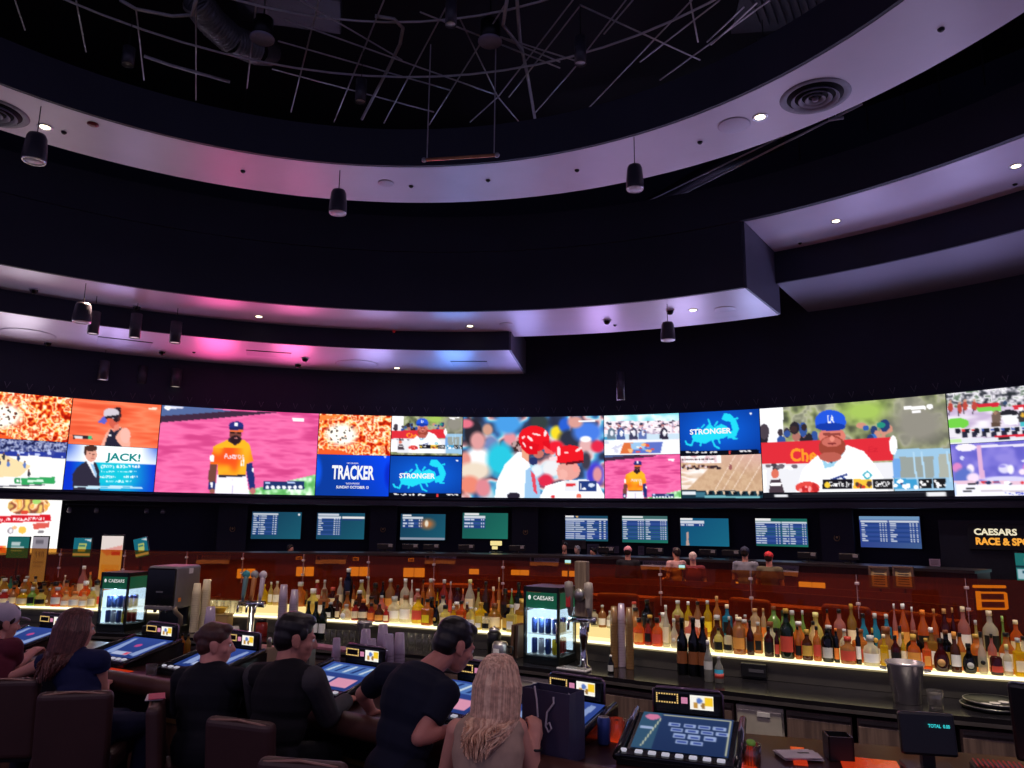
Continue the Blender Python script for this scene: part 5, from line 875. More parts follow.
# ================================================================== EQUIPMENT ON THE BACK COUNTER
m_plast = mat('black plastic', (20, 20, 22), .35); m_chrome = mat('chrome', (210, 208, 210), .12, 1.0, var=.03)
m_cup = clear('clear plastic', (226, 216, 226), .14, .25, .62, (236, 218, 238)); m_glass = clear('drinking glass', (236, 234, 232), .2, .04, .06, (220, 216, 216))
def rocks(p, l, g=None, r=.038, h=.09, fill=None, name='rocks_glass'):
    t = thing(name, l, 'glass', p, 0, g); MB().lathe([(0, 0), (r*.88, 0), (r, h), (r*.93, h), (r*.8, .012), (0, .012)], 18).build('glass_wall', m_glass, t)
    if fill: MB().lathe([(0, .014), (r*.8, .014), (r*.86, h*.45), (0, h*.45)], 16).build('drink', clear('drink %s' % fill, COLS[fill][1], .1, .05, .3), t)
    return t
def add_fridge(x, h, l, lcans):
    p, rz = bar_put(x, -.2); t = thing('display_fridge', l, 'fridge', p, rz); w, d = .30, .30; T = .018
    mb = MB()
    for cx, cy, sx, sy in ((-w/2+T/2, -d/2+T/2, T, T), (w/2-T/2, -d/2+T/2, T, T), (-w/2+T/2, d/2-T/2, T, T), (w/2-T/2, d/2-T/2, T, T)): mb.box((cx, cy, h/2), (sx, sy, h))
    mb.box((0, 0, .03), (w, d, .06), None, .004); mb.box((0, 0, h-.02), (w, d, .04), None, .004); mb.box((0, d/2-.008, h/2), (w, .014, h)); mb.build('case', mat('fridge black', (16, 20, 20), .35), t)
    mb = MB(); mb.box((0, d/2-.022, h*.42), (w-.04, .006, h*.56)); mb.box((0, 0, h*.71), (w-.045, d-.05, .006)); mb.box((-w/2+.022, 0, h*.4), (.004, d-.05, h*.56)); mb.build('light_liner', glow('fridge light', (228, 244, 255), 1.3), t)
    for z in (.064, h*.38): MB().box((0, 0, z), (w-.045, d-.05, .006)).build('shelf', m_glass, t)
    sg = MB().box((0, -d/2+.006, h*.82), (w-.04, .008, h*.21), None, .002).build('sign_panel', mat('fridge green', (14, 78, 58), .4, em=(16, 100, 70), es=.35), t)
    o = text('CAESARS', .03, mat('fridge letters', (236, 240, 236), .4, em=(240, 246, 240), es=.6), sg, w=.17, thick=.006); o.location = (.02, -d/2-.001, h*.855)
    mb = MB(); mb.ell((-w/2+.05, -d/2-.0, h*.855), (.012, .003, .017)); mb.build('emblem', mat('fridge letters', (236, 240, 236), .4), sg)
    MB().box((w/2-.006, 0, h*.82), (.008, d-.04, h*.21), None, .002).build('side_sign', mat('fridge green', (14, 78, 58), .4), t)
    g = MB().box((0, -d/2-.004, h*.4), (w-.03, .006, h*.66)).build('door', clear('fridge door', (240, 250, 255), .1, .02), t); mb = MB(); mb.tube([(w/2-.012, -d/2-.02, h*.3), (w/2-.012, -d/2-.02, h*.55)], .006, 8); mb.build('handle', m_chrome, g)
    MB().box((w/2+.0, 0, h*.4), (.005, d-.04, h*.66)).build('side_glass', clear('fridge door', (240, 250, 255), .1, .02), t)
    l = bpy.data.lights.new('fridge_lamp', 'POINT'); l.energy = 6; l.color = (.9, .96, 1); l.shadow_soft_size = .02; lo = bpy.data.objects.new('fridge_lamp', l); COL.objects.link(lo); lo.parent = t; lo.location = (0, -d/2+.03, h*.69)
    M3 = Matrix.Rotation(rz, 3, 'Z'); cs = [(46, 66, 130), (190, 196, 206), (52, 74, 140), (70, 96, 160), (40, 60, 120)]
    for lev, z in ((0, .069), (1, h*.38+.004)):
        for i in range(4):
            c = cs[(i+lev*2) % 5] if not (lev == 0 and i == 3) else (230, 200, 40); pos = p+M3 @ V((-.088+i*.058, -.085, z)); can(pos, c, '%s can, %s from left on the %s shelf of the %s fridge' % (NAMC[c], ORD[i], 'lower' if lev == 0 else 'upper', lcans), .11)
        for i in range(2): pos = p+M3 @ V((.09, -.02+i*.07, z)); c = (206, 40, 44) if lev == 0 else (60, 80, 150); can(pos, c, '%s can at the right glass, %s on the %s shelf of the %s fridge' % (NAMC[c], ['nearer', 'farther'][i], 'lower' if lev == 0 else 'upper', lcans), .11)
NAMC = {(46, 66, 130): 'navy', (190, 196, 206): 'silver', (52, 74, 140): 'blue', (70, 96, 160): 'steel blue', (40, 60, 120): 'dark blue', (230, 200, 40): 'yellow', (206, 40, 44): 'red', (60, 80, 150): 'mid blue'}
def can(p, c, label, h=.12, r=.023, group='cans in the display fridges'):
    t = thing('drink_can', label, 'can', p, random.uniform(0, 6), group); MB().lathe([(0, .004), (r*.75, 0), (r, h*.07), (r, h*.9), (r*.82, h*.99)], 16).build('can_body', mat('can%s' % (c,), c, .3, .3), t); MB().lathe([(r*.84, h*.98), (r*.84, h), (r*.76, h), (r*.74, h*.975), (0, h*.975)], 16).build('lid', m_steel, t)
add_fridge(121, .53, 'black glass fridge with green sign left of the dispenser', 'left'); add_fridge(550, .56, 'black glass fridge with green sign beside the tall beer tower', 'right')
# drinks dispenser
p, rz = bar_put(170, -.2); t = thing('drink_dispenser', 'large black and grey drink dispenser right of the left fridge', 'dispenser', p, rz); w, d, h = .31, .36, .60
ms = mat('dispenser grey', (112, 106, 112), .4, .2)
MB().box((.0, .0, h*.68), (w, d, h*.64), None, .02).build('head', ms, t); MB().box((0, -d/2-.006, h*.69), (w*.96, .03, h*.56), None, .012).build('front_panel', mat('dispenser gloss', (14, 14, 18), .12), t)
MB().box((0, .1, h*.2), (w, d*.45, h*.4), None, .015).build('column', m_plast, t); MB().box((0, -.02, .035), (w, d, .07), None, .012).build('drip_tray', m_plast, t)
mb = MB(); mb.prism([(w/2-.03, -d/2, h*.4), (w/2, -d/2, h*.4), (w/2, .0, h*.08), (w/2, d/2, .0), (w/2, d/2, h*.4)], (-.02, 0, 0)) if False else mb.tube([(w/2-.015, -d/2+.02, h*.4), (w/2-.015, -d/2+.04, h*.32), (w/2-.015, -.06, h*.24), (w/2-.015, -.05, .06)], .022, 8); mb.build('side_arm', mat('dispenser tan', (150, 130, 110), .4), t)
MB().box((0, -d/2-.01, h*.385), (w*.9, .05, .04), None, .01).build('control_strip', mat('dispenser strip', (120, 112, 116), .35, .3), t); mb = MB()
for k in (-1, 0, 1): mb.lathe([(0, 0), (.014, 0), (.018, .035), (0, .035)], 12, (k*.06, -d/2+.02, h*.31))
mb.build('nozzle', m_chrome, t); MB().box((w/2+.002, -.12, h*.5), (.004, .035, .035)).build('orange_sticker', mat('sticker orange', (236, 130, 40), .5), t); MB().box((w/2+.002, .02, h*.92), (.004, .06, .05)).build('white_sticker', mat('notice w', (200, 190, 200), .6), t)
mb = MB(); mb.box((0, -d/2-.022, h*.62), (.07, .002, .014)); mb.build('badge', mat('badge grey', (90, 88, 96), .4), t)
def cup_stack(x, off, z, n, r, h, label, m=None, name='cup_stack', put=None, group='cup stacks', lean=0):
    p, rz = put if put else bar_put(x, off, z); t = thing(name, label, 'cups', p, rz, group); step = h*.16
    for k in range(n):
        z0 = k*step; MB().lathe([(r*.7, z0+h), (r*.74, z0+h), (r*.98, z0+.004), (r, z0), (r*1.04, z0+.006), (r*.76, z0+h+.004), (0, z0+h+.004)], 14).build('cup', m or m_cup, t)
    return t
m_paper = mat('paper cup', (206, 188, 158), .6); m_mug = mat('mug grey', (168, 158, 164), .35)
for i, (x, o, n) in enumerate(((193.5, -.2, 22), (203, -.12, 24))): cup_stack(x, o, ZK, n, .04, .10, 'tall beige paper cup sleeve right of the dispenser, %s of two' % ['nearer', 'farther'][i], m_paper)
def mug(p, rz, l, g):
    t = thing('coffee_mug', l, 'mug', p, rz, g); MB().lathe([(.036, 0), (.04, .002), (.037, .07), (.03, .078), (0, .08)], 14).build('mug_body', m_mug, t); MB().tube([(.037+.025*math.sin(a), 0, .04-.025*math.cos(a)) for a in [PI*k/6 for k in range(7)]], .006, 6).build('handle', m_mug, t)
for r_ in range(2):
    for i in range(4):
        p, rz = bar_put(209+i*8.5, -.33+r_*.09, ZK); mug(p, rz+2, 'upturned grey mug, %s from left in the %s row right of the dispenser' % (ORD[i], ['near', 'far'][r_]), 'upturned grey mugs')
for i in range(6):
    q = BB.find(205+i*6.8, .07, ZF); rocks(BB.at(q, .07, ZF+.004), 'clear tumbler on the lit shelf, %s from left behind the beige cup sleeves' % ORD[i], 'tumblers on the lit shelf', .032, .11, 'Y' if i % 2 else None)
p, rz = bar_put(218, -.06, ZK); t = thing('storage_crate', 'tan box behind the upturned mugs under a yellow bowl', 'box', p, rz); MB().box((0, 0, .075), (.24, .1, .15), None, .006).build('box', mat('box tan', (170, 134, 84), .6), t); MB().box((0, 0, .155), (.25, .11, .012), None, .004).build('lid', mat('box lid', (190, 160, 100), .5), t)
p2 = p+V((0, 0, .162)); t = MB().lathe([(0, 0), (.04, 0), (.075, .05), (.08, .055), (.072, .052), (.036, .006), (0, .006)], 20).build('citrus_bowl', mat('bowl yellow', (226, 186, 70), .4)); t.location = p2; tag(t, 'small yellow bowl standing on the tan box', 'bowl')
# left beer taps: one chrome head with three handles
p, rz = bar_put(250, -.14); t = thing('beer_taps', 'chrome beer tap head with three tall handles, left of the wine bottles', 'beer tap', p, rz)
MB().lathe([(0, 0), (.07, 0), (.07, .015), (.03, .03), (.026, .27), (0, .28)], 16).build('column', m_chrome, t); mb = MB(); mb.tube([(-.13, 0, .27), (.13, 0, .27)], .03, 14); mb.build('crossbar', m_chrome, t)
for k, (x, c) in enumerate(((-.09, (90, 120, 126)), (0, (176, 110, 60)), (.09, (196, 176, 190)))):
    MB().tube([(x, -.03, .265), (x, -.08, .255), (x, -.085, .2)], [.012, .012, .009], 8).build('spout', m_chrome, t)
    q = MB().lathe([(0, 0), (.012, 0), (.02, .06), (.024, .2), (.016, .22), (0, .22)], 12, (x, -.02, .295), Matrix.Rotation(R_(-8), 3, 'X')).build('handle', mat('tap handle%s' % (c,), c, .35), t)
    mb = MB(); mb.lathe([(0, -.014), (.034, -.014), (.038, 0), (.034, .014), (0, .014)], 18, (x, .01, .53), Matrix.Rotation(PI/2, 3, 'X')); mb.build('badge_disc', mat('tap disc%d' % k, [(60, 140, 150), (150, 150, 150), (206, 190, 200)][k], .35), q)
p, rz = bar_put(261, -.2); t = make_bottle('jar', .15, .05, 'r', None, None, p, rz, 'red glass jar at the foot of the left beer taps', None, 'glass_jar'); MB().lathe([(0, .125), (.044, .125), (.044, .15), (0, .152)], 16).build('lid', m_plast, t)
for x, n, l in ((281, 16, 'tall clear cup stack left of the leaning shaker at left'), (292, 14, 'tall clear cup stack just left of the dark wine bottles')): cup_stack(x, -.07, ZK, n, .04, .13, l, m_cup)
def bucket(x, off, r, h, l, name='ice_bucket'):
    p, rz = bar_put(x, off); t = thing(name, l, 'bucket', p, rz); MB().lathe([(0, .004), (r*.72, 0), (r*.98, h*.92), (r*1.04, h*.94), (r*1.04, h), (r*.97, h), (r*.7, .02), (0, .02)], 28).build('pail', mat('brushed steel', (190, 182, 186), .26, .7), t)
    for s in (-1, 1): MB().tube([(s*r*.98, -.03, h*.8), (s*(r+.03), -.02, h*.82), (s*(r+.03), .02, h*.82), (s*r*.98, .03, h*.8)], .006, 6).build('handle', m_steel, t)
bucket(907.5, -.24, .105, .235, 'large brushed steel ice bucket on the right counter'); bucket(364, -.12, .066, .17, 'small steel ice pail behind the plastic cup stacks')
p, rz = bar_put(292, -.22); t = MB().lathe([(0, 0), (.036, 0), (.048, .12), (.046, .12), (.034, .006), (0, .006)], 18).build('shaker_tin', m_steel); t.location = p; tag(t, 'steel shaker tin right of the red jar', 'shaker')
for r_ in range(2):
    for i in range(5):
        p, rz = bar_put(405+i*7, -.2+r_*.09); rocks(p, 'upturned glass, %s from left in the %s row left of the standing man' % (ORD[i], ['near', 'far'][r_]), 'glasses left of the standing man', .03, .10)
for i in range(5): p, rz = bar_put(327+i*6.3, -.17); rocks(p, 'stemless glass, %s from left right of the dark wine bottles' % ORD[i], 'glasses right of the dark wine bottles', .026, .09)
p, rz = bar_put(494, -.1); t = thing('coffee_canister', 'dark lidded canister left of the brown menus', 'canister', p, rz); MB().lathe([(0, 0), (.055, 0), (.058, .15), (.05, .16), (0, .16)], 20).build('canister_body', m_plast, t); MB().lathe([(0, .16), (.045, .16), (.045, .19), (.012, .2), (0, .215)], 18).build('lid', m_steel, t)
p, rz = bar_put(500, -.27); t = thing('steel_pot', 'round steel pot with pale label in front of the dark canister', 'pot', p, rz); MB().lathe([(0, 0), (.06, 0), (.068, .04), (.062, .1), (.05, .12), (0, .125)], 22).build('pot_body', m_steel, t); MB().tube([(.06, 0, .09), (.11, 0, .09), (.11, 0, .04), (.064, 0, .03)], .008, 8).build('handle', m_plast, t); MB().box((0, -.066, .055), (.05, .004, .04)).build('label', lmat('W'), t)
for i, (x, c) in enumerate(((516.5, (92, 60, 40)), (521, (60, 40, 32)))):
    p, rz = bar_put(x, -.16+.0*i); t = thing('menu_binder', 'upright %s menu binder against the right fridge' % ['brown', 'dark'][i], 'binder', p, rz); MB().box((0, 0, .125), (.024, .16, .25), Matrix.Rotation(R_(2), 3, 'Y'), .004).build('cover', mat('binder%d' % i, c, .5), t); MB().box((0, -.004, .127), (.014, .15, .235)).build('pages', lmat('w'), t)
p, rz = bar_put(481, -.38); t = thing('paper_mat', 'white paper mat lying on the counter beside the standing man', 'mat', p, rz); MB().box((0, 0, .002), (.17, .12, .004), None, .001).build('sheet', mat('dull paper', (120, 112, 112), .7), t); MB().box((0, -.02, .0045), (.12, .01, .001)).build('print', m_frame, t)
# right beer tower
p, rz = bar_put(584, -.3); t = thing('beer_tower', 'tall chrome beer tower with wood block and carved handles right of fridge', 'beer tap', p, rz)
mb = MB(); mb.lathe([(0, 0), (.06, 0), (.06, .012), (.028, .03), (.022, .16), (.034, .22), (.028, .32), (0, .33)], 18); mb.build('column', m_chrome, t)
MB().tube([(-.11, 0, .34), (.1, 0, .34)], .024, 12).build('crossbar', m_chrome, t)
MB().box((-.012, .0, .56), (.095, .07, .4), None, .008).build('wood_block', wood('tower wood', (104, 86, 70), (132, 112, 92), .5), t)
for x, c, b in ((-.085, (120, 110, 104), (176, 40, 44)), (.075, (150, 138, 128), (150, 140, 132))):
    q = MB().lathe([(0, 0), (.014, 0), (.022, .05), (.034, .2), (.03, .24), (0, .25)], 12, (x, -.05, .37), Matrix.Rotation(R_(6), 3, 'X')).build('handle', mat('tower handle%s' % (c,), c, .4), t)
    mb = MB(); mb.box((x, -.085, .5), (.036, .012, .14), None, .005); mb.build('badge', mat('tower badge%s' % (b,), b, .4), q)
    MB().tube([(x, -.02, .34), (x, -.08, .33), (x, -.085, .27)], [.013, .012, .009], 8).build('spout', m_chrome, t)
mb = MB(); mb.lathe([(0, -.02), (.04, -.02), (.046, 0), (.04, .02), (0, .02)], 18, (-.01, -.05, .52), Matrix.Rotation(PI/2, 3, 'X')); mb.build('badge_disc', m_steel, t)
p, rz = bar_put(574, -.4); t = thing('drip_tray', 'white rectangular drip tray in front of the right fridge', 'tray', p, rz); MB().box((0, 0, .008), (.24, .1, .016), None, .006).build('tray', mat('tray white', (190, 184, 184), .35), t); mb = MB()
for k in range(9): mb.box((-.1+k*.025, 0, .0175), (.012, .08, .003))
mb.build('slots', m_frame, t)
for i, (x, o, n, m, l) in enumerate(((614.5, -.12, 17, clear('tan plastic', (226, 196, 150), .12, .2, .4, (206, 170, 120)), 'tall tan cup stack, leftmost of three by the beer tower'), (622, -.08, 18, m_cup, 'tall clear cup stack, middle of three by the beer tower'), (630, -.12, 17, clear('tan plastic', (226, 196, 150)), 'tall tan cup stack, rightmost of three by the beer tower'))): cup_stack(x, o, ZK, n, .028, .12, l, m)
p, rz = bar_put(611, -.34); t = make_bottle('tall', .12, .022, 'k', 's', 'W', p, rz, 'small dark bitters bottle in front of the tan cups', None, 'bitters_bottle')
p, rz = bar_put(936, -.33); t = rocks(p, 'short glass with folded white napkin right of the ice bucket', None, .045, .10); MB().box((0, 0, .05), (.05, .05, .07), Matrix.Rotation(.4, 3, 'Z'), .004).build('napkin', mat('napkin', (206, 196, 196), .8), t)
for i in range(2):
    p, rz = bar_put(992+i*3, -.2, ZK+i*.026); t = thing('serving_tray', 'round black serving tray, %s of the stack at right' % ['lower', 'upper'][i], 'tray', p, rz, 'black serving trays'); MB().lathe([(0, 0), (.15, 0), (.165, .02), (.16, .022), (.148, .006), (0, .006)], 32).build('tray', m_plast, t); MB().lathe([(.159, .0205), (.166, .0205), (.166, .0235), (.159, .0235)], 32).build('rim', m_steel, t)
for i in range(3):
    p, rz = bar_put(986+i*9, -.28+i*.05, ZK+.0325+.0); t = MB().lathe([(0, 0), (.022, 0), (.03, .006), (.026, .007), (0, .003)], 16).build('sauce_dish', mat('dish white', (210, 204, 200), .3)); t.location = p; tag(t, 'small pale dish on the black trays, %s from left' % ORD[i], 'dish', 'dishes on the trays')
p, rz = bar_put(754, -.0, ZK+.06); mb = MB(); mb.box((0, .0, 0), (.17, .05, .09), None, .006); mb.m = 1; mb.box((.02, -.027, -.0), (.1, .003, .02)); o = mb.build('socket_box', [m_plast, mat('socket grey', (70, 68, 74), .5)]); o.location = p; o.rotation_euler = (0, 0, rz); tag(o, 'black socket box under the lit shelf right of water bottles', 'socket box')
# ================================================================== BAR, GAME MACHINES, STOOLS
BAR = Line([(-6.3, 7.1), (-5.2, 6.72), (-3.9, 6.23), (-2.59, 5.64), (-.95, 4.72), (.36, 3.8), (.85, 3.56), (1.35, 3.4), (2.3, 3.1), (3.3, 2.8)])
ZT = 1.02
t = thing('bar_counter', 'long bar counter with padded brown edge, game machines and glowing orange inlays', 'bar', BAR.at(4)); R0 = t.location
m_top = mat('bar top', (46, 17, 15), .32, spec=.35, var=.3, scale=3); m_pad = mat('padded leather', (84, 50, 42), .45, var=.1)
BAR.strip(-.30, .56, ZT-.06, ZT, ref=R0).build('worktop', m_top, t); BAR.strip(-.2, .34, 0, ZT-.06, ref=R0).build('body', wood('bar wood', (64, 40, 28), (96, 62, 42), .4), t)
MB().tube([BAR.at(BAR.L*i/80, -.34, ZT-.03)-R0 for i in range(81)], .062, 12).build('padded_rail', m_pad, t)
BAR.strip(-.212, -.2, ZT-.24, ZT-.06, ref=R0).build('upper_panel', mat('dark panel', (22, 18, 20), .35), t); BAR.strip(-.222, -.2, ZT-.265, ZT-.24, ref=R0).build('brass_trim', mat('brass', (206, 160, 96), .3, .9), t)
MB().tube([BAR.at(BAR.L*i/80, -.33, .2)-R0 for i in range(81)], .025, 10).build('foot_rail', mat('brass', (206, 160, 96)), t)
m_onyx = mat('onyx glow', (150, 40, 20), .15, em=(236, 66, 22), es=.42, var=.4, scale=14)
def inlay(x0, x1, o0, o1): q0, q1 = BAR.find(x0, (o0+o1)/2, ZT), BAR.find(x1, (o0+o1)/2, ZT); BAR.strip(o0, o1, ZT, ZT+.004, q0, q1, 8, R0).build('light_inlay', m_onyx, t)
for a in ((60, 92, -.1, .2), (106, 128, -.27, -.19), (612, 640, .12, .36), (738, 757, -.1, .05), (792, 806, .1, .38), (842, 902, .02, .3), (984, 1016, -.3, -.1), (262, 285, -.1, .2)): inlay(*a)
m_mach = mat('machine black', (15, 15, 18), .22, spec=.6); m_rim = mat('machine rim', (128, 104, 124), .25, .6)
M_GAME = screen_mat('game picture', .8)
def game(px, label, kind, dx=0, z=ZT+.1):
    q = BAR.find(px, 0, z); p = BAR.at(q, .08, ZT+.002); g = thing('game_machine', label, 'game machine', p, BAR.rz(q), 'bar-top game machines'); w = .5
    MB().prism([(-w/2, -.25, 0), (-w/2, .25, 0), (-w/2, .25, .105), (-w/2, .2, .115), (-w/2, -.15, .035), (-w/2, -.25, .022)], (w, 0, 0)).build('housing', m_mach, g)
    for s in (-1, 1): MB().tube([(s*w/2, -.25, .03), (s*w/2, -.15, .045), (s*w/2, .05, .09), (s*w/2, .22, .125)], [.018, .02, .02, .016], 8).build('side_bolster', m_mach, g)
    cv = Cv(72, 44, (0, 0), (100, 0), (100, 60), (0, 60), (56, 80, 160) if kind else (44, 64, 108)); cv.grad(None, (40, 62, 130) if kind else (36, 54, 96), cv.Y/60)
    if kind == 0:
        cv.rect(0, 0, 22, 60, (56, 90, 120)); cv.line(22, 8, 10, 56, 1.2, (226, 226, 190)); cv.line(24, 3, 97, 3, 1, (226, 226, 190)); cv.line(97, 3, 97, 57, 1, (226, 226, 190)); cv.ell(12, 8, 8, 5, (226, 130, 170)); cv.rect(2, 24, 16, 28, (170, 190, 230))
        for r in range(4):
            for k in range([4, 4, 3, 2][r]): x = 32+k*16+[0, 4, 8, 12][r]; cv.rect(x, 14+r*9, x+13, 20+r*9, (170, 190, 236)); cv.rect(x+2, 16+r*9, x+11, 18.5+r*9, (60, 80, 160))
    elif kind == 1: cv.poly([(8, 6), (16, 4), (30, 50), (12, 54)], (150, 170, 220)); cv.poly([(84, 4), (92, 6), (90, 54), (72, 50)], (150, 170, 220)); cv.ell(50, 24, 7, 5, (200, 80, 150)); cv.rect(30, 44, 70, 54, (190, 200, 236)); cv.rect(58, 46, 68, 52, (226, 90, 120))
    else:
        cv.rect(8, 4, 92, 24, (90, 130, 200))
        for k in range(5): cv.poly([(12+k*16, 22), (20+k*16, 5), (26+k*16, 5), (18+k*16, 22)], [(210, 226, 240), (40, 60, 120)][k % 2])
        cv.rect(6, 34, 48, 54, (206, 206, 240)); cv.rect(54, 34, 92, 54, (236, 160, 190)); cv.rect(12, 38, 40, 42, (60, 70, 160))
    a, b = V((0, -.145, .042)), V((0, .19, .119)); nrm = V((0, -(b-a).z, (b-a).y)).normalized()*.004
    screen('display', cv, lambda u, v: V(((u-.5)*(w-.08), 0, 0))+b.lerp(a, v)+nrm, M_GAME, g)
    MB().box((0, -.2, .033), (w*.96, .07, .02), Matrix.Rotation(R_(8), 3, 'X'), .006).build('button_deck', m_mach, g)
    for k in range(8): MB().box((-.22+k*.058+(.0 if k else -.02), -.2, .046), (.034 if k else .05, .026, .012), Matrix.Rotation(R_(8), 3, 'X'), .005).build('button', mat('lit button', (200, 200, 210), .3, em=(230, 232, 245), es=.4), g)
    tp = MB().box((dx, .262, 0.165), (.33, .05, .125), None, .018, 3).build('topper', m_mach, g)
    MB().tube([(dx-.165, .262, 0.105), (dx-.165, .262, 0.213), (dx-.148, .262, 0.229), (dx+.148, .262, 0.229), (dx+.165, .262, 0.213), (dx+.165, .262, 0.105)], .007, 8).build('topper_rim', m_rim, tp)
    mb = MB()
    for i in range(9): mb.box((dx-.145+i*.0125, .2355, 0.204), (.006, .003, .006)); mb.box((dx-.145+i*.0125, .2355, 0.166), (.006, .003, .006))
    for i in range(3): mb.box((dx-.145, .2355, 0.176+i*.0095), (.006, .003, .006)); mb.box((dx-.045, .2355, 0.176+i*.0095), (.006, .003, .006))
    mb.build('amber_lights', glow('amber dots', (255, 210, 130), .9), tp)
    cv = Cv(24, 16, (0, 0), (100, 0), (100, 60), (0, 60), (250, 246, 236)); cv.ell(40, 22, 14, 12, (90, 120, 190)); cv.ell(24, 42, 10, 14, (190, 140, 60)); cv.ell(56, 42, 9, 14, (150, 110, 60)); cv.rect(64, 8, 96, 44, (246, 200, 40))
    screen('topper_display', cv, lambda u, v: V((dx+.015+u*.11, .2355, 0.208-v*.065)), screen_mat('topper picture', 1.0), tp); mb = MB(); mb.box((dx-.012, .2355, 0.18), (.03, .003, .028)); mb.build('pink_badge', glow('pink badge', (236, 150, 190), .7), tp)
    return g
game(14, 'bar-top game machine at left edge in front of the man in cap', 1); game(122, 'bar-top game machine with blue screen right of the woman in navy', 1); game(203, 'bar-top game machine half hidden behind the person in black', 1)
game(327, 'bar-top game machine under the hand of the man in dark jacket', 2); game(442, 'bar-top game machine behind the leaning man and blonde woman', 2); game(541, 'bar-top game machine behind the dark shopping bag', 1); game(680, 'bar-top game machine showing a grid of card games, nearest to camera', 0, -.01)
def bar_at(x, off, z=ZT): q = BAR.find(x, off, z); return BAR.at(q, off, z+.002), BAR.rz(q)
# raised shelf and cup stacks on the bartender's side
p, rz = bar_at(332, .52, 1.15); t = thing('bar_shelf', 'narrow pink-lit raised shelf between the man in jacket and the plastic cups', 'shelf', V((p.x, p.y, ZT+.002)), rz); MB().box((0, 0, .15), (.46, .1, .02), None, .004).build('plank', mat('shelf laminate', (176, 120, 124), .4), t)
for s in (-.19, .19): MB().box((s, 0, .07), (.02, .06, .14)).build('bracket', m_steel, t)
k = 0
for r_, o, xs in ((0, .505, (364, 381, 398)), (1, .42, (370, 387))):
    for i, x in enumerate(xs): pp = bar_at(x, o); cup_stack(0, 0, 0, [9, 11, 9][i]-(r_*2), .038, .13, 'stack of upturned clear plastic cups, %s from left in the %s row behind leaning man' % (ORD[i], ['far', 'near'][r_]), m_cup, 'cup_stack', pp, 'upturned plastic cup stacks')
pp = bar_at(335, .42); cup_stack(0, 0, 0, 7, .03, .12, 'slim lone cup stack right of the man in jacket', m_cup, 'cup_stack', pp); pp = bar_at(207, .44); cup_stack(0, 0, 0, 12, .04, .13, 'pink-lit cup stack behind the head of the person in black', m_cup, 'cup_stack', pp)
for i, x in enumerate((176, 181, 187)): p, rz = bar_at(x, .43); make_bottle('std', .15, .022, 'nad'[i], None, 'k', p, rz, 'small bottle behind the blue-screen game machine, %s of three' % ['left', 'middle', 'right'][i], 'small bottles behind the bar', 'small_bottle')
p, rz = bar_at(263, .46); t = thing('bar_caddy', 'beige bar caddy with two shakers left of the man in jacket', 'caddy', p, rz); MB().box((0, 0, .06), (.2, .14, .12), None, .01).build('caddy_box', mat('caddy beige', (150, 126, 100), .5), t)
for s in (-.05, .05): MB().lathe([(0, .121), (.018, .121), (.016, .17), (.01, .185), (0, .185)], 12, (s, 0, 0)).build('shaker', m_steel, t)
# things on the customers' side
can(bar_at(604, .05)[0], (60, 80, 150), 'blue drink can on the bar right of the shopping bag', .125, .03, None)
rocks(bar_at(617, .16)[0], 'empty rocks glass beside the glowing inlay left of the card game machine', None, .042, .095); rocks(bar_at(732, .42)[0], 'small glass behind the right corner of the card game machine', None, .034, .08)
p = bar_at(752, .0)[0]; t = rocks(p, 'rocks glass with lime wedge right of the card game machine', None, .042, .095, 'a'); MB().lathe([(0, 0), (.02, 0), (.02, .006), (0, .006)], 14, (.0, 0, .097), Matrix.Rotation(R_(25), 3, 'X')).build('lime', mat('lime', (130, 190, 60), .5), t)
rocks(bar_at(151, -.22)[0], 'short clear glass on the padded bar edge in front of the blue-screen machine', None, .036, .07)
p, rz = bar_at(799, .22); t = thing('napkin_pile', 'flat pile of white napkins on the bar left of the black caddy', 'napkins', p, rz+.3)
for k in range(4): MB().box((random.uniform(-.012, .012), random.uniform(-.012, .012), .002+k*.0045), (.17, .12, .004), Matrix.Rotation(random.uniform(-.3, .3), 3, 'Z'), .001).build('napkin', mat('napkin', (206, 196, 196), .8), t)
MB().box((.02, 0, .0195), (.05, .012, .001)).build('print', m_frame, t)
p, rz = bar_at(839, .27); t = thing('napkin_caddy', 'square black caddy on the bar right of the napkins', 'caddy', p, rz+.15); mb = MB()
for x, y, sx, sy in ((-.05, 0, .008, .108), (.05, 0, .008, .108), (0, -.05, .108, .008), (0, .05, .108, .008)): mb.box((x, y, .05), (sx, sy, .1))
mb.box((0, 0, .005), (.1, .1, .01)); mb.build('caddy_box', m_plast, t); MB().box((0, 0, .045), (.09, .09, .07)).build('napkins', mat('dark napkin', (40, 36, 40), .8), t)
p, rz = bar_at(930, .2); t = thing('payment_terminal', 'black payment terminal with cyan digits on the bar at right', 'terminal', p, rz+.1); MB().box((0, 0, .01), (.2, .16, .02), None, .005).build('base', m_plast, t); MB().box((0, .02, .12), (.05, .04, .22)).build('stem', m_plast, t)
MB().box((0, -.0, .15), (.22, .04, .17), Matrix.Rotation(R_(-8), 3, 'X'), .01).build('screen_case', m_plast, t); o = text('TOTAL  0.00', .014, glow('cyan digits', (60, 220, 226), 1.0), t, w=.085, thick=.02); o.location = (.04, -.034, .19); o.rotation_euler = (R_(-8), 0, 0)
MB().box((-.06, -.115, .012), (.16, .06, .02), None, .006).build('card_reader', mat('reader', (96, 64, 62), .4), t)
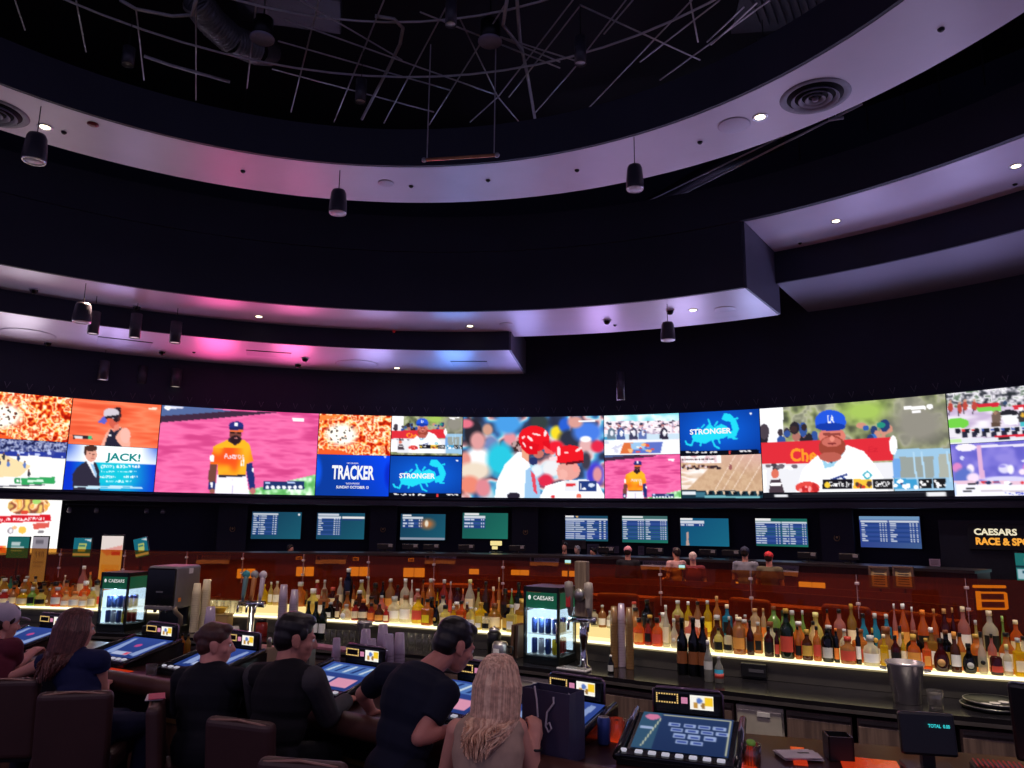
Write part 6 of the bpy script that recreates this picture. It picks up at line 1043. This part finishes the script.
p, rz = bar_at(1082, -.08); t = thing('order_monitor', 'black monitor seen from behind at the right edge', 'monitor', p, rz-.5); MB().box((0, 0, .012), (.22, .18, .024), None, .006).build('base', m_plast, t); MB().box((0, .0, .12), (.05, .05, .22)).build('stem', m_plast, t); MB().box((0, 0, .27), (.40, .05, .30), Matrix.Rotation(R_(6), 3, 'X'), .015).build('screen_case', m_plast, t)
p, rz = bar_at(1000, .22); t = thing('straw_tray', 'tray of red straws at the bottom right corner of the bar', 'tray', p, rz); MB().box((0, 0, .02), (.2, .1, .04), None, .006).build('tray', m_plast, t)
for k in range(10): MB().tube([(-.085+k*.019, -.045, .044), (-.085+k*.019, .045, .05)], .004, 6).build('straw', mat('straw red', (214, 50, 40), .4), t)
# shopping bag
p, rz = bar_at(553, -.235); t = thing('shopping_bag', 'dark paper shopping bag with white ribbon handles on the bar', 'bag', p, rz-.06); w, d, h = .25, .13, .285; mb = MB()
for s in (-1, 1):
    mb.add([(-w/2, s*d/2, 0), (w/2, s*d/2, 0), (w/2*1.02, s*d/2*.9, h), (-w/2*1.02, s*d/2*.9, h)], [(0, 1, 2, 3)]); mb.add([(s*w/2, -d/2, 0), (s*w/2, 0, 0), (s*w/2, d/2, 0), (s*w/2*1.02, d/2*.9, h), (s*w/2*.97, 0, h), (s*w/2*1.02, -d/2*.9, h)], [(0, 1, 4, 5), (1, 2, 3, 4)])
mb.add([(-w/2, -d/2, .001), (w/2, -d/2, .001), (w/2, d/2, .001), (-w/2, d/2, .001)], [(0, 1, 2, 3)]); o = mb.build('paper_body', mat('bag navy', (58, 54, 80), .45, bump=.05), t); sm = o.modifiers.new('thick', 'SOLIDIFY'); sm.thickness = .0025
m_rib = mat('ribbon white', (206, 196, 200), .5)
for y, s in ((-d/2*.92-.004, 1), (d/2*.92+.004, .8)):
    pts = [(-.05, y, h*.9), (-.055, y-.004*s, h*1.04*s+.0), (-.04, y-.008, h*.86), (-.03, y-.012, h*.6)], [(.045, y, h*.93), (.05, y-.006, h*.84), (.02, y-.014, h*.7), (.015, y-.016, h*.5), (.03, y-.016, h*.42), (.045, y-.016, h*.48), (.035, y-.016, h*.56), (.018, y-.014, h*.52)]
    for pp in pts: MB().tube(pp, .0045, 6).build('ribbon', m_rib, t)
# stools
m_lea = mat('stool leather', (62, 35, 34), .5, var=.12, scale=5); m_leg = mat('stool frame', (30, 24, 24), .4, .3)
def stool(p, rz, label, first=[None]):
    if first[0] is not None: return dup(first[0], p, rz, label)
    t = first[0] = thing('bar_stool', label, 'bar stool', p, rz, 'brown leather bar stools')
    MB().box((0, 0, .71), (.43, .43, .12), None, .035, 3).build('seat', m_lea, t); MB().box((0, -.235, .875), (.385, .075, .46), Matrix.Rotation(R_(5), 3, 'X'), .035, 4).build('backrest', m_lea, t)
    MB().tube([(-.16, -.275, 1.09), (0, -.278, 1.104), (.16, -.275, 1.09)], .006, 6).build('piping', mat('piping tan', (150, 104, 88), .4), t); MB().box((0, 0, .635), (.38, .38, .03)).build('seat_frame', m_leg, t)
    for sx in (-1, 1):
        for sy in (-1, 1): MB().tube([(sx*.17, sy*.17, .63), (sx*.22, sy*.22, 0)], [.02, .015], 8).build('leg', m_leg, t)
    MB().tube([(-.2, -.2, .25), (.2, -.2, .25), (.2, .2, .25), (-.2, .2, .25)], .012, 8, closed=True).build('footrest', m_leg, t); return t
def stool_at(x, y, rzo, label, zb=1.10):
    b = PZ(x, y, zb); rz = math.atan2(-.6, 1)*.85+rzo; f = V((-math.sin(rz), math.cos(rz), 0)); q = b+f*.26; q.z = 0; return stool(q, rz, label), rz
SA, _ = stool_at(6, 679, .62, 'brown leather bar stool at the left edge behind the man in cap')
SB, _ = stool_at(76, 692, .66, 'brown leather bar stool squarely behind the woman in navy'); s3, rz3 = stool_at(155, 700, -.75, 'turned brown leather bar stool with folded paper on its back')
SD, _ = stool_at(240, 720, .12, 'brown leather bar stool behind the man in jacket'); stool_at(303, 750, .25, 'brown leather bar stool lower left of the leaning man', 1.14)
M3 = Matrix.Rotation(rz3, 3, 'Z'); mb = MB(); p = s3.location+M3 @ V((0, -.262, 1.112))
t = thing('folded_paper', 'folded red and white paper lying on the turned stool back', 'paper', p, rz3)
MB().box((0, 0, .003), (.15, .085, .005), None, .001).build('white_sheet', mat('napkin', (206, 196, 196), .8), t); MB().box((.01, .01, .0085), (.14, .08, .005), Matrix.Rotation(.06, 3, 'Z'), .001).build('red_sheet', mat('paper red', (186, 60, 84), .6), t)
# ================================================================== PEOPLE
def capsule(mb, a, b, ra, rb, n=12):
    a, b = V(a), V(b); mb.ell(a, ra, n=n); mb.ell(b, rb, n=n)
    if (b-a).length > 1e-4: mb.tube([a, b], [ra*.995, rb*.995], n)
def chain(mb, pts, rs, n=12):
    for i in range(len(pts)-1): capsule(mb, pts[i], pts[i+1], rs[i], rs[i+1], n)
def skinmesh(mb, name, m, parent, vox=.007, it=4):
    o = mb.build('t', m); md = o.modifiers.new('r', 'REMESH'); md.mode = 'VOXEL'; md.voxel_size = vox; md.use_smooth_shade = True
    s = o.modifiers.new('s', 'SMOOTH'); s.iterations = it; s.factor = .5
    dg = bpy.context.evaluated_depsgraph_get(); dg.update(); me = bpy.data.meshes.new_from_object(o.evaluated_get(dg)); old = o.data
    bpy.data.objects.remove(o); bpy.data.meshes.remove(old); me.name = name; me.materials.clear(); me.materials.append(m)
    o = bpy.data.objects.new(name, me); COL.objects.link(o); o.parent = parent; return o
def hand(mb, w, d, n, side, curl=.5, k=1.0):
    """palm, four unequal fingers and a thumb; d points along the hand, n is the back of the hand, side +1 puts the thumb at +t"""
    d = d.normalized(); n = (n-d*n.dot(d)).normalized(); t = d.cross(n)*side
    R = Matrix((t, n, d)).transposed()
    mb.ell(w+d*.045*k, (.041*k, .016*k, .052*k), R, 12); capsule(mb, w-d*.03, w+d*.02, .026*k, .026*k)
    for i, (o, L) in enumerate(((.030, .072), (.010, .080), (-.010, .074), (-.029, .058))):
        p = w+d*(.085-.004*abs(i-1))*k+t*o*k; a = .15+curl*.35; dd = d
        for q, f in enumerate((.45, .32, .25)):
            dd = (d*math.cos(a)-n*math.sin(a)); e = p+dd*L*f*k; capsule(mb, p, e, (.0092-.0008*q)*k, (.0088-.0008*q)*k, 8); p = e; a += curl*.75
    p = w+d*.028*k+t*.036*k; e = p+(d*.62+t*.6-n*.25).normalized()*.038*k; capsule(mb, p, e, .0125*k, .0105*k, 8); e2 = e+(d*.9+t*.15-n*.35*(curl+.3)).normalized()*.034*k; capsule(mb, e, e2, .0105*k, .009*k, 8)
def figure(label, J, skin, top, bottom, sleeve='tee', hair='short', hairc=(30, 22, 20), yaw=0, pitch=0, roll=0, girth=1.0, hs=1.0, vox=.007, detail=True, cap=None, female=False, length=.45, sweep=0, curlL=.5, curlR=.5, hand_n=(0, 0, 1), jacket=None, stub=False):
    P = {k: V(v) for k, v in J.items()}
    pel = P['P']; root = thing('person', label, 'person', (pel.x, pel.y, 0)); o = root.location.copy(); P = {k: v-o for k, v in P.items()}
    H, N, C, pel = P['H'], P['N'], P['C'], P['P']; SL, SR = P['SL'], P['SR']; lat = (SR-SL).normalized(); upv = (N-pel).normalized(); fw = upv.cross(lat).normalized()*1.0
    fwd = V((0, 0, 1)).cross(lat); fwd = V((fwd.x, fwd.y, 0)).normalized()
    RT = Matrix((lat, upv.cross(lat).normalized(), upv)).transposed()
    if RT.determinant() < 0: RT = Matrix((lat, lat.cross(upv)*-1, upv)).transposed()
    Rh = Matrix.Rotation(-yaw, 3, 'Z') @ Matrix.Rotation(pitch, 3, 'X') @ Matrix.Rotation(roll, 3, 'Y')
    hl, hr = pel-lat*.09*girth, pel+lat*.09*girth
    def torso(mb, e, shoulders=True, low=True):
        if low: mb.ell(pel, ((.155+e)*girth, (.115+e)*girth, .125+e), RT, 20)
        w = pel.lerp(C, .52); mb.ell(w, ((.132 if female else .145)*girth+e, .105*girth+e, .15), RT, 20); mb.ell(C, ((.145 if female else .165)*girth+e, .115*girth+e, .17+e), RT, 20)
        u = C.lerp(N, .55); mb.ell(u, (.145*girth+e, .09*girth+e, .09), RT, 20)
        if shoulders: capsule(mb, N-upv*.05-lat*.03, SL, .055+e, .056+e); capsule(mb, N-upv*.05+lat*.03, SR, .055+e, .056+e)
    sk = mat('skin %s' % (skin,), skin, .5, spec=.35, var=.05)
    b = MB()
    def L(c): return H+Rh @ (V(c)*hs)
    def el(c, r, n=16): b.ell(L(c), V(r)*hs, Rh, n)
    el((0, -.014, .028), (.074, .094, .086), 22); el((0, .03, -.02), (.062, .066, .085), 20); el((0, .044, -.078), (.042, .044, .034)); el((0, .062, -.09), (.02, .022, .018))
    if detail:
        capsule(b, L((0, .088, .012)), L((0, .108, -.022)), .008*hs, .012*hs, 10); el((0, .1, -.028), (.017, .012, .009)); el((0, .084, -.057), (.024, .012, .007)); el((0, .082, -.068), (.02, .012, .008))
        for s in (-1, 1): el((s*.03, .075, .024), (.022, .014, .008)); el((s*.043, .055, -.022), (.022, .024, .02)); el((s*.076, -.008, -.008), (.011, .022, .034)); el((s*.08, -.016, .004), (.008, .016, .022)); el((s*.076, .004, -.032), (.009, .011, .014))
    capsule(b, L((0, -.02, -.05)), N+upv*.0, .054 if not female else .047, .058 if not female else .05); capsule(b, N, C.lerp(N, .5), .058, .09)
    torso(b, -.008)
    for s, S, E, W, cu in ((-1, SL, P['EL'], P['WL'], curlL), (1, SR, P['ER'], P['WR'], curlR)):
        f = .9 if female else 1.0; chain(b, [S, S.lerp(E, .45), E, E.lerp(W, .3), W], [.05*f, .046*f, .037*f, .038*f, .026*f])
        if detail:
            hd = P.get('HDL' if s < 0 else 'HDR'); d = (hd+o if hd is not None else (W-E)); hand(b, W, d if hd is None else V(J['HDL' if s < 0 else 'HDR']), V(J.get('HNL' if s < 0 else 'HNR', hand_n)), -s if True else s, cu, .95 if female else 1.0)
        else: b.ell(W+(W-E).normalized()*.05, (.03, .03, .05))
    legs = []
    for s, h in ((-1, hl), (1, hr)):
        K, A = P['KL' if s < 0 else 'KR'], P['AL' if s < 0 else 'AR']; f = 1.1 if girth > 1.1 else 1.0; legs.append((h, K, A, s))
        chain(b, [h, h.lerp(K, .5), K, K.lerp(A, .3), A], [.082*f, .07*f, .052*f, .05*f, .036*f]); capsule(b, A+V((0, 0, -.03)), A+fwd*.12+V((0, 0, -.05)), .036, .026)
    skinmesh(b, 'body', sk, root, vox)
    # clothes
    c = MB(); torso(c, .012, sleeve != 'tank'); mt = mat('cloth %s' % (top,), top, .85, spec=.2, var=.12, scale=14, bump=.15)
    for S, E, W in ((SL, P['EL'], P['WL']), (SR, P['ER'], P['WR'])):
        if sleeve == 'tee': d = S.lerp(E, .62); c.ell(S, .064); c.tube([S, d], [.064, .061], 16)
        elif sleeve == 'capsleeve': d = S.lerp(E, .25); c.ell(S, .060); c.tube([S, d], [.060, .062], 16)
        elif sleeve == 'long' and not jacket: chain(c, [S, S.lerp(E, .5), E], [.066, .062, .056]); c.tube([E, W], [.056, .042], 16)
    if sleeve == 'tank':
        for s in (-1, 1): chain(c, [C+lat*s*.085+upv*.06+fw*-.0, N+lat*s*.075-upv*.045], [.05, .022])
    else: c.tube([N-upv*.06, N+(H-N).normalized()*.012], [.085, .062], 18)
    skinmesh(c, 'top', mt, root, vox, 5)
    if jacket:
        c = MB()
        for S, E, W in ((SL, P['EL'], P['WL']), (SR, P['ER'], P['WR'])): chain(c, [S, S.lerp(E, .5), E], [.07, .066, .06]); c.tube([E, E.lerp(W, .95)], [.06, .044], 16)
        skinmesh(c, 'sleeves', mat('cloth %s' % (jacket,), jacket, .8, spec=.2, bump=.15), root, vox, 4)
    if not female and detail and sleeve == 'tee': c = MB(); c.tube([N-upv*.01+lat*.078*math.cos(a)+fw*.0+(RT @ V((0, math.sin(a)*.07, 0)))+upv*(.012+.02*math.cos(a+PI)*0) for a in [2*PI*k/20 for k in range(20)]], .014, 8, closed=True); c.build('collar', mt, root)
    c = MB(); c.ell(pel-upv*.02, ((.165)*girth, .128*girth, .13), RT, 20)
    for h, K, A, s in legs: chain(c, [h, h.lerp(K, .5), K], [.096, .084, .066]); c.tube([K, K.lerp(A, .4), A+V((0, 0, .0))], [.066, .062, .054], 14)
    skinmesh(c, 'trousers', mat('cloth %s' % (bottom,), bottom, .85, spec=.2, bump=.12), root, vox+.002, 4)
    for h, K, A, s in legs: c = MB(); capsule(c, A+V((0, 0, -.035)), A+fwd*.13+V((0, 0, -.05)), .046, .036); c.box(A+fwd*.05+V((0, 0, -.085)), (.08, .24, .02), Matrix.Rotation(math.atan2(-fwd.x, fwd.y), 3, 'Z'), .006); c.build('shoe', mat('shoe dark', (26, 24, 28), .5), root)
    if detail:
        for s in (-1, 1): c = MB(); c.ell(L((s*.03, .0765, .006)), .0112*hs, None, 10); c.m = 1; c.ell(L((s*.03, .0822, .006)), .0068*hs, None, 8); c.build('eye', [mat('eye white', (226, 220, 216), .3), mat('iris', (36, 26, 22), .2)], root)
    # hair
    hm = mat('hair %s' % (hairc,), hairc, .42, var=.35, scale=40, spec=.4); c = MB()
    def hel(p, r): c.ell(L(p), V(r)*hs, Rh, 20)
    if hair in ('short', 'long', 'bun'):
        hel((0, -.022, .045), (.083, .096, .082)); hel((0, -.05, .0), (.078, .062, .078)); hel((0, .03, .092), (.055, .05, .03))
        if hair == 'short':
            for s in (-1, 1): hel((s*.073, .018, .028), (.01, .022, .03))
        if hair == 'bun': hel((0, -.1, .03), (.04, .035, .035))
        skinmesh(c, 'hair', hm, root, vox*.8, 3) if hair != 'long' else None
    if hair == 'long':
        g = random.Random(5); hm2 = mat('hair light %s' % (hairc,), tuple(min(255, int(v*1.18+6)) for v in hairc), .4, var=.3, scale=40)
        for k in range(440):
            a = g.uniform(-2.35, 2.35); el0 = g.uniform(.15, 1.35); r0 = V((.083*math.sin(a)*math.cos(el0), -.022-.094*math.cos(a)*math.cos(el0), .04+.086*math.sin(el0)))
            p0 = L(r0*1.0); out = Rh @ V((math.sin(a), -math.cos(a), 0)); p1 = L(V((.1*math.sin(a), -.03-.1*math.cos(a), -.02+g.uniform(-.02, .02)))); p2 = L(V((.1*math.sin(a), -.045-.09*math.cos(a), -.13)))
            le = length*g.uniform(.75, 1.05)*(1-.25*abs(a)/2.35); tgt = p2.lerp(H+Rh @ V((0, -.13, 0)), .35); tgt.z = H.z-le; tgt = tgt+lat*sweep; pr = (tgt-C).dot(RT @ V((0, 1, 0))); lim = -.12-g.uniform(0, .05)
            if pr > lim and abs(a) < 1.9: tgt = tgt+(RT @ V((0, 1, 0)))*(lim-pr)
            if abs(a) >= 1.9: tgt = V((p2.x, p2.y, H.z-le*.8))+RT @ V((0, .02, 0))
            top_ = L(V((r0.x*.6, r0.y*.55+.0, .126))); pts = [top_.lerp(p0, .25), p0, p1, p2]
            ph = a*2.5+g.uniform(0, 1.2)
            for q in range(1, 8): f = q/7; w = p2.lerp(tgt, f); pts.append(w+lat*math.sin(ph+f*7)*.013*min(1, f*2)+out*math.cos(ph+f*6)*.009)
            c.m = k % 2; c.tube(pts, [.004, .008, .0085, .0085]+[.008-.0010*q for q in range(7)], 6, True)
        c.build('hair', [hm, hm2], root)
    if cap:
        c = MB(); cm = mat('cap %s' % (cap,), cap, .7); c.ell(L((0, -.012, .05)), V((.09, .104, .082))*hs, Rh, 22); c.prism([L((.075*math.sin(a), .075+.085*math.cos(a), .045-.02*math.cos(a)**2)) for a in [-PI/2+PI*k/12 for k in range(13)]], Rh @ V((0, 0, .008))); c.ell(L((0, -.012, .134)), .01, None, 8); c.build('cap', cm, root)
    return root
def legs_seated(J, n, spread=.12):
    p = V(J['P']); n = V(n).normalized(); l = V((n.y, -n.x, 0))
    J['KL'] = p+n*.31-l*spread+V((0, 0, -.03)); J['KR'] = p+n*.31+l*spread+V((0, 0, -.03)); J['AL'] = J['KL']-n*.05+V((0, 0, -.46)); J['AR'] = J['KR']-n*.05+V((0, 0, -.46)); return J
def legs_standing(J, n, back=0):
    p = V(J['P']); n = V(n).normalized(); l = V((n.y, -n.x, 0)); h = p.z-.1
    for s, a in ((-1, 'L'), (1, 'R')): J['K'+a] = V((p.x, p.y, .1+h*.5))+l*s*.11+n*.02; J['A'+a] = V((p.x, p.y, .11))+l*s*.13-n*back
    return J
NB = (.47, .88, 0)                      # towards the bar
DT = 0.0
def PT(x, y, t): return CAM+ray(x, y)*(t+DT)
def zpt(x, t, z):
    y = 600
    for _ in range(20): y += (PT(x, y, t).z-z)*F_PX/t
    return PT(x, y, t)
DT = -0.38
J = dict(H=PT(77, 629, 5.03), N=PT(75, 652, 4.98), C=PT(76, 674, 4.96), P=V((SB.location.x, SB.location.y, .85)), SL=PT(52, 660, 5.02), SR=PT(99, 661, 4.94), EL=PT(14, 676, 5.10), WL=PT(27, 681, 5.28), ER=PT(102, 694, 4.98), WR=PT(106, 684, 5.2))
figure('woman with long auburn hair in a navy sleeveless dress seated at the bar', legs_seated(J, NB), (206, 140, 122), (26, 30, 66), (24, 26, 54), 'capsleeve', 'long', (84, 44, 38), yaw=R_(38), pitch=R_(-6), female=True, length=.29, hs=.98)
DT = -0.34
J = dict(H=PT(3, 623, 5.4), N=PT(-6, 644, 5.32), C=PT(-10, 664, 5.25), P=zpt(-6, 5.08, .85), SL=PT(-36, 652, 5.42), SR=PT(12, 648, 5.25), EL=PT(-40, 676, 5.5), WL=PT(-20, 668, 5.7), ER=PT(14, 667, 5.38), WR=PT(33, 652, 5.66))
figure('person in pale cap and maroon tee seated at left edge, reaching right', legs_seated(J, NB), (206, 140, 124), (92, 34, 48), (30, 30, 44), 'tee', 'short', (50, 34, 30), yaw=R_(35), pitch=R_(-10), cap=(190, 176, 190))
DT = -0.36
J = dict(H=PT(216, 644, 4.62), N=PT(210, 667, 4.56), C=PT(209, 694, 4.52), P=V((s3.location.x, s3.location.y, .85)), SL=PT(183, 679, 4.62), SR=PT(238, 680, 4.46), EL=PT(180, 708, 4.75), WL=PT(196, 690, 5.0), ER=PT(240, 704, 4.72), WR=PT(248, 684, 4.86))
figure('heavy-set person in black with short brown hair seated facing right', legs_seated(J, (.35, .94, 0)), (214, 144, 130), (22, 22, 30), (18, 18, 26), 'long', 'bun', (74, 44, 38), yaw=R_(72), pitch=R_(-8), girth=1.16, hs=.95)
DT = -0.28
J = dict(H=PT(296, 638, 4.28), N=PT(286, 664, 4.22), C=PT(284, 694, 4.17), P=V((SD.location.x, SD.location.y, .85)), SL=PT(256, 676, 4.3), SR=PT(313, 680, 4.1), EL=PT(258, 712, 4.46), WL=PT(290, 700, 4.6), ER=PT(328, 716, 4.22), WR=PT(347, 700, 4.5), HDR=(.3, .9, -.05))
figure('dark haired man in black vest with grey sleeves, hand on machine', legs_seated(J, NB), (196, 130, 112), (26, 24, 28), (24, 24, 30), 'long', 'short', (26, 20, 20), yaw=R_(66), pitch=R_(-12), jacket=(66, 62, 64), hs=1.06, girth=1.08)
DT = 0
J = dict(H=PT(455, 645, 3.78), N=PT(428, 670, 3.68), C=PT(412, 700, 3.56), P=zpt(397, 3.4, .93), SL=PT(386, 676, 3.8), SR=PT(446, 694, 3.5), EL=PT(362, 694, 3.98), WL=PT(372, 712, 4.08), ER=PT(419, 738, 3.36), WR=PT(449, 730, 3.42), HDL=(.15, .9, -.2))
figure('man in navy polo shirt standing and leaning over the bar', legs_standing(J, NB, .12), (200, 132, 116), (22, 25, 42), (18, 20, 30), 'tee', 'short', (20, 16, 18), yaw=R_(58), pitch=R_(-26), hs=1.06, girth=1.02)
DT = 0
J = dict(H=PT(499, 684, 3.33), N=PT(490, 716, 3.27), C=PT(488, 752, 3.2), P=zpt(488, 3.1, .83), SL=PT(457, 730, 3.28), SR=PT(517, 729, 3.24), EL=PT(444, 778, 3.3), WL=PT(462, 762, 3.5), ER=PT(532, 776, 3.26), WR=PT(535, 744, 3.28), HDR=(.02, .25, 1), HNR=(.3, -.9, .1))
r = figure('blonde woman in beige tank top with raised hand beside shopping bag', legs_seated(J, NB), (226, 160, 138), (190, 160, 138), (40, 40, 56), 'tank', 'long', (206, 160, 132), yaw=R_(14), pitch=R_(-8), female=True, length=.27, sweep=-.035, curlR=1.35, hs=1.0)
w_ = V(J['WR'])-r.location; c = MB(); d = (V(J['WR'])-V(J['ER'])).normalized(); c.tube([w_-d*.02+Matrix.Rotation(a, 3, d) @ V((.031, 0, 0)) for a in [2*PI*k/18 for k in range(18)]], .0055, 8, closed=True); c.build('wrist_band', mat('band black', (18, 18, 20), .5), r)
# people at the betting counter far behind
def far(x, y, Rr, label, skin, top, bottom, face=0, **kw):
    h = PR(x, y, Rr); a = ang(h)+face; n = V((math.sin(a), math.cos(a), 0)); l = V((n.y, -n.x, 0)); z = h.z; s = z/1.55
    J = dict(H=h, N=h+V((0, 0, -.17*s))-n*.01, C=h+V((0, 0, -.36*s)), P=V((h.x, h.y, .56*z)), SL=h-l*.18*s+V((0, 0, -.22*s)), SR=h+l*.18*s+V((0, 0, -.22*s)), EL=h-l*.23*s+V((0, 0, -.5*s)), ER=h+l*.23*s+V((0, 0, -.5*s)), WL=h-l*.16*s+n*.2+V((0, 0, -.55*s)), WR=h+l*.16*s+n*.2+V((0, 0, -.55*s)))
    return figure(label, legs_standing(J, n), skin, top, bottom, yaw=face+ang(h)+kw.pop('turn', 0), vox=.014, detail=False, hs=.95*s if s < 1.05 else 1, **kw)
far(628, 552, 11.7, 'far person in pink cap and dark jacket at the betting counter', (206, 150, 136), (26, 26, 36), (24, 24, 34), sleeve='long', cap=(196, 130, 150))
far(745, 553, 11.85, 'far person in navy cap and grey tee seen from behind', (206, 150, 136), (120, 122, 140), (40, 44, 66), cap=(30, 36, 66)); r = COL.objects[-1]
far(769, 558, 11.35, 'far shorter person in red cap beside the navy cap', (206, 150, 136), (96, 92, 76), (50, 50, 60), cap=(196, 40, 56))
far(676, 553, 12.05, 'far person in pinkish tan shirt leaning at the betting counter', (206, 146, 128), (186, 146, 150), (50, 46, 60), face=-.9, hair='short', hairc=(44, 32, 32))
far(693, 557.5, 11.4, 'far person with white hair and dark red top', (214, 160, 146), (112, 46, 56), (40, 34, 44), hair='short', hairc=(206, 190, 190))
far(290.5, 549, 13.9, 'clerk with dark hair and grey shirt behind the betting counter at left', (196, 140, 120), (110, 116, 132), (40, 40, 50), face=PI-.9, hairc=(30, 24, 26))
far(564.5, 547, 13.85, 'clerk in black with dark hair in front of the brown board', (206, 150, 130), (28, 28, 36), (30, 30, 40), face=PI, hairc=(30, 24, 26))
far(577, 550, 14.3, 'grey haired clerk in black right of the brown board', (214, 166, 150), (30, 30, 38), (30, 30, 40), face=PI+.4, hairc=(190, 186, 190))
far(593, 552, 13.9, 'clerk in dark grey bending behind the counter', (196, 140, 120), (60, 62, 72), (30, 30, 40), face=PI+.8, hairc=(24, 20, 24))
# someone sitting in the lounge
h = PY(583, 588, 9.4); J = dict(H=h, N=h+V((0, 0, -.18)), C=h+V((0, -.0, -.36)), P=V((h.x, h.y-.05, .52)), SL=h+V((-.18, 0, -.22)), SR=h+V((.18, 0, -.22)), EL=h+V((-.24, .05, -.48)), ER=h+V((.24, .05, -.48)), WL=h+V((-.14, .28, -.5)), WR=h+V((.14, .28, -.5)))
figure('blond person seated in the lounge beyond the glass', legs_seated(J, (0, 1, 0)), (214, 150, 130), (150, 60, 60), (60, 50, 60), 'long', 'short', (226, 160, 90), vox=.014, detail=False)
# ================================================================== LIGHT AND COLOUR
w = bpy.data.worlds.new('world'); SC.world = w; w.use_nodes = True; bg = w.node_tree.nodes['Background']; bg.inputs[0].default_value = (.28, .26, .52, 1); bg.inputs[1].default_value = .5
def spot(name, p, to, e, col, size=80, blend=.7, r=.08):
    l = bpy.data.lights.new(name, 'SPOT'); l.energy = e; l.color = col; l.spot_size = R_(size); l.spot_blend = blend; l.shadow_soft_size = r
    o = bpy.data.objects.new(name, l); COL.objects.link(o); o.location = p; o.rotation_euler = (V(to)-V(p)).to_track_quat('-Z', 'Y').to_euler(); return o
# added unseen colour spots above the video wall, tinting the soffits
for deg, col, e in ((-46, (.75, .66, .78), 60), (-38, (.8, .7, .85), 70), (-31, (.55, .45, 1), 70), (-22, (1, .1, .36), 170), (-15, (1, .14, .42), 150), (-7, (.45, .42, 1), 70), (1, (.12, .34, 1), 110), (8, (.4, .38, 1), 80), (16, (.6, .4, 1), 90), (24, (.62, .5, 1), 90), (31, (.45, .5, 1), 80), (40, (.5, .46, 1), 90), (48, (.52, .48, 1), 90), (56, (.56, .5, 1), 80)):
    a = R_(deg); spot('wall_top_fill', pol(a, 13.95, 4.75), pol(a, 8.5, 7.1), e*.9, col, 120, 1.0, .5)
# the cylinder pendants above the bar
for x, y, e in ((246, 139, 160), (363, 102, 160), (498, 147, 150), (580, 64, 130), (133, 65, 180), (762, 60, 90)):
    a = PZ(x, y, 7.3) if y > 110 else PZ(x, y, 8.0); spot('pendant_beam', a+V((0, 0, -.05)), (a.x*.9, 4.6+.1*a.x*-1, 1.0), e, (1, .74, .72), 60, .8, .06)
for deg, col, e in ((-64, (.8, .78, .8), 120), (-46, (.8, .76, .78), 120), (-28, (.72, .68, .8), 170), (-11, (.5, .52, .9), 240), (4, (.36, .46, .95), 260), (19, (.5, .46, .9), 260), (34, (.60, .5, .9), 260), (49, (.60, .52, .92), 260), (66, (.6, .54, .94), 260)):
    a = R_(deg); spot('ring_fill', pol(a, 13.5, 1.22), pol(a, 6.5, 7.05), e, col, 34, .9, .1)  # added unseen spots behind the betting counter, brightening the ring
for deg, col, r, z in ((-50, (.8, .74, .8), 10.9, ZB), (-40, (.8, .72, .82), 10.9, ZB), (-31, (.62, .5, 1), 10.9, ZB), (-22, (1, .2, .5), 10.9, ZB), (-13, (1, .28, .55), 10.9, ZB), (-4, (.5, .42, 1), 10.9, ZB), (5, (.32, .42, 1), 10.9, ZB), (14, (.66, .46, 1), 11.2, ZB), (22, (.74, .55, 1), 11.2, ZB), (30, (.5, .68, 1), 11.2, ZB), (40, (.55, .5, 1), 11, ZB2), (48, (.55, .5, 1), 11, ZB2), (56, (.55, .5, 1), 11, ZB2), (64, (.55, .5, 1), 11, ZB2)):
    a = R_(deg); spot('soffit_fill', pol(a, 13.5, 1.22), pol(a, r, z), 80, col, 46, .9, .1)  # added unseen coloured fill for the soffits, no fixtures
# added unseen fill spots behind the viewer and over the lounge; spots over the bottles
for deg, e in ((100, 160), (130, 160), (-110, 160), (-140, 160), (180, 160)):
    a = R_(deg); p = pol(a, 6.4, ZA-.03); spot('viewer_side_fill', p, (C0.x*.5, 3.6, .9), e, (.95, .72, .85), 70, .8, .08)
for x, y, tx in ((-3.5, 5.2, -4.5), (-2.0, 4.6, -1.8), (-.6, 4.0, .2), (.8, 3.4, 1.5), (2.0, 3.0, 2.6), (3.0, 2.7, 3.4)):
    q = min(range(60), key=lambda k: abs(BB.at(BB.L*k/60, .1).x-tx)); spot('bottle_beam', (x, y, 7.0), BB.at(BB.L*q/60, .1, 1.25), 620, (1, .86, .72), 34, .8, .05)
for deg in (-34, -18, -2, 14, 30, 46):
    a = R_(deg); spot('lounge_fill', pol(a, 10.2, 5.9), pol(a, 10.6, .6), 650, (1, .66, .5), 90, .8, .08)  # no fixtures here, added to brighten the lounge furniture
for deg in (-30, -14, 0, 14, 28, 42):
    a = R_(deg); spot('counter_fill', pol(a, 12.9, 4.6), pol(a, 13.3, 1.3), 55, (.85, .8, 1), 100, .8, .06)  # added unseen spots so the terminals and papers show
vs = SC.view_settings; SC.display_settings.display_device = 'sRGB'; vs.view_transform = 'Standard'; vs.look = 'None'; vs.exposure = 0; vs.gamma = 1; vs.use_curve_mapping = False
SC.cycles.max_bounces = 10; SC.cycles.transparent_max_bounces = 40; SC.cycles.sample_clamp_indirect = 4; SC.cycles.sample_clamp_direct = 0
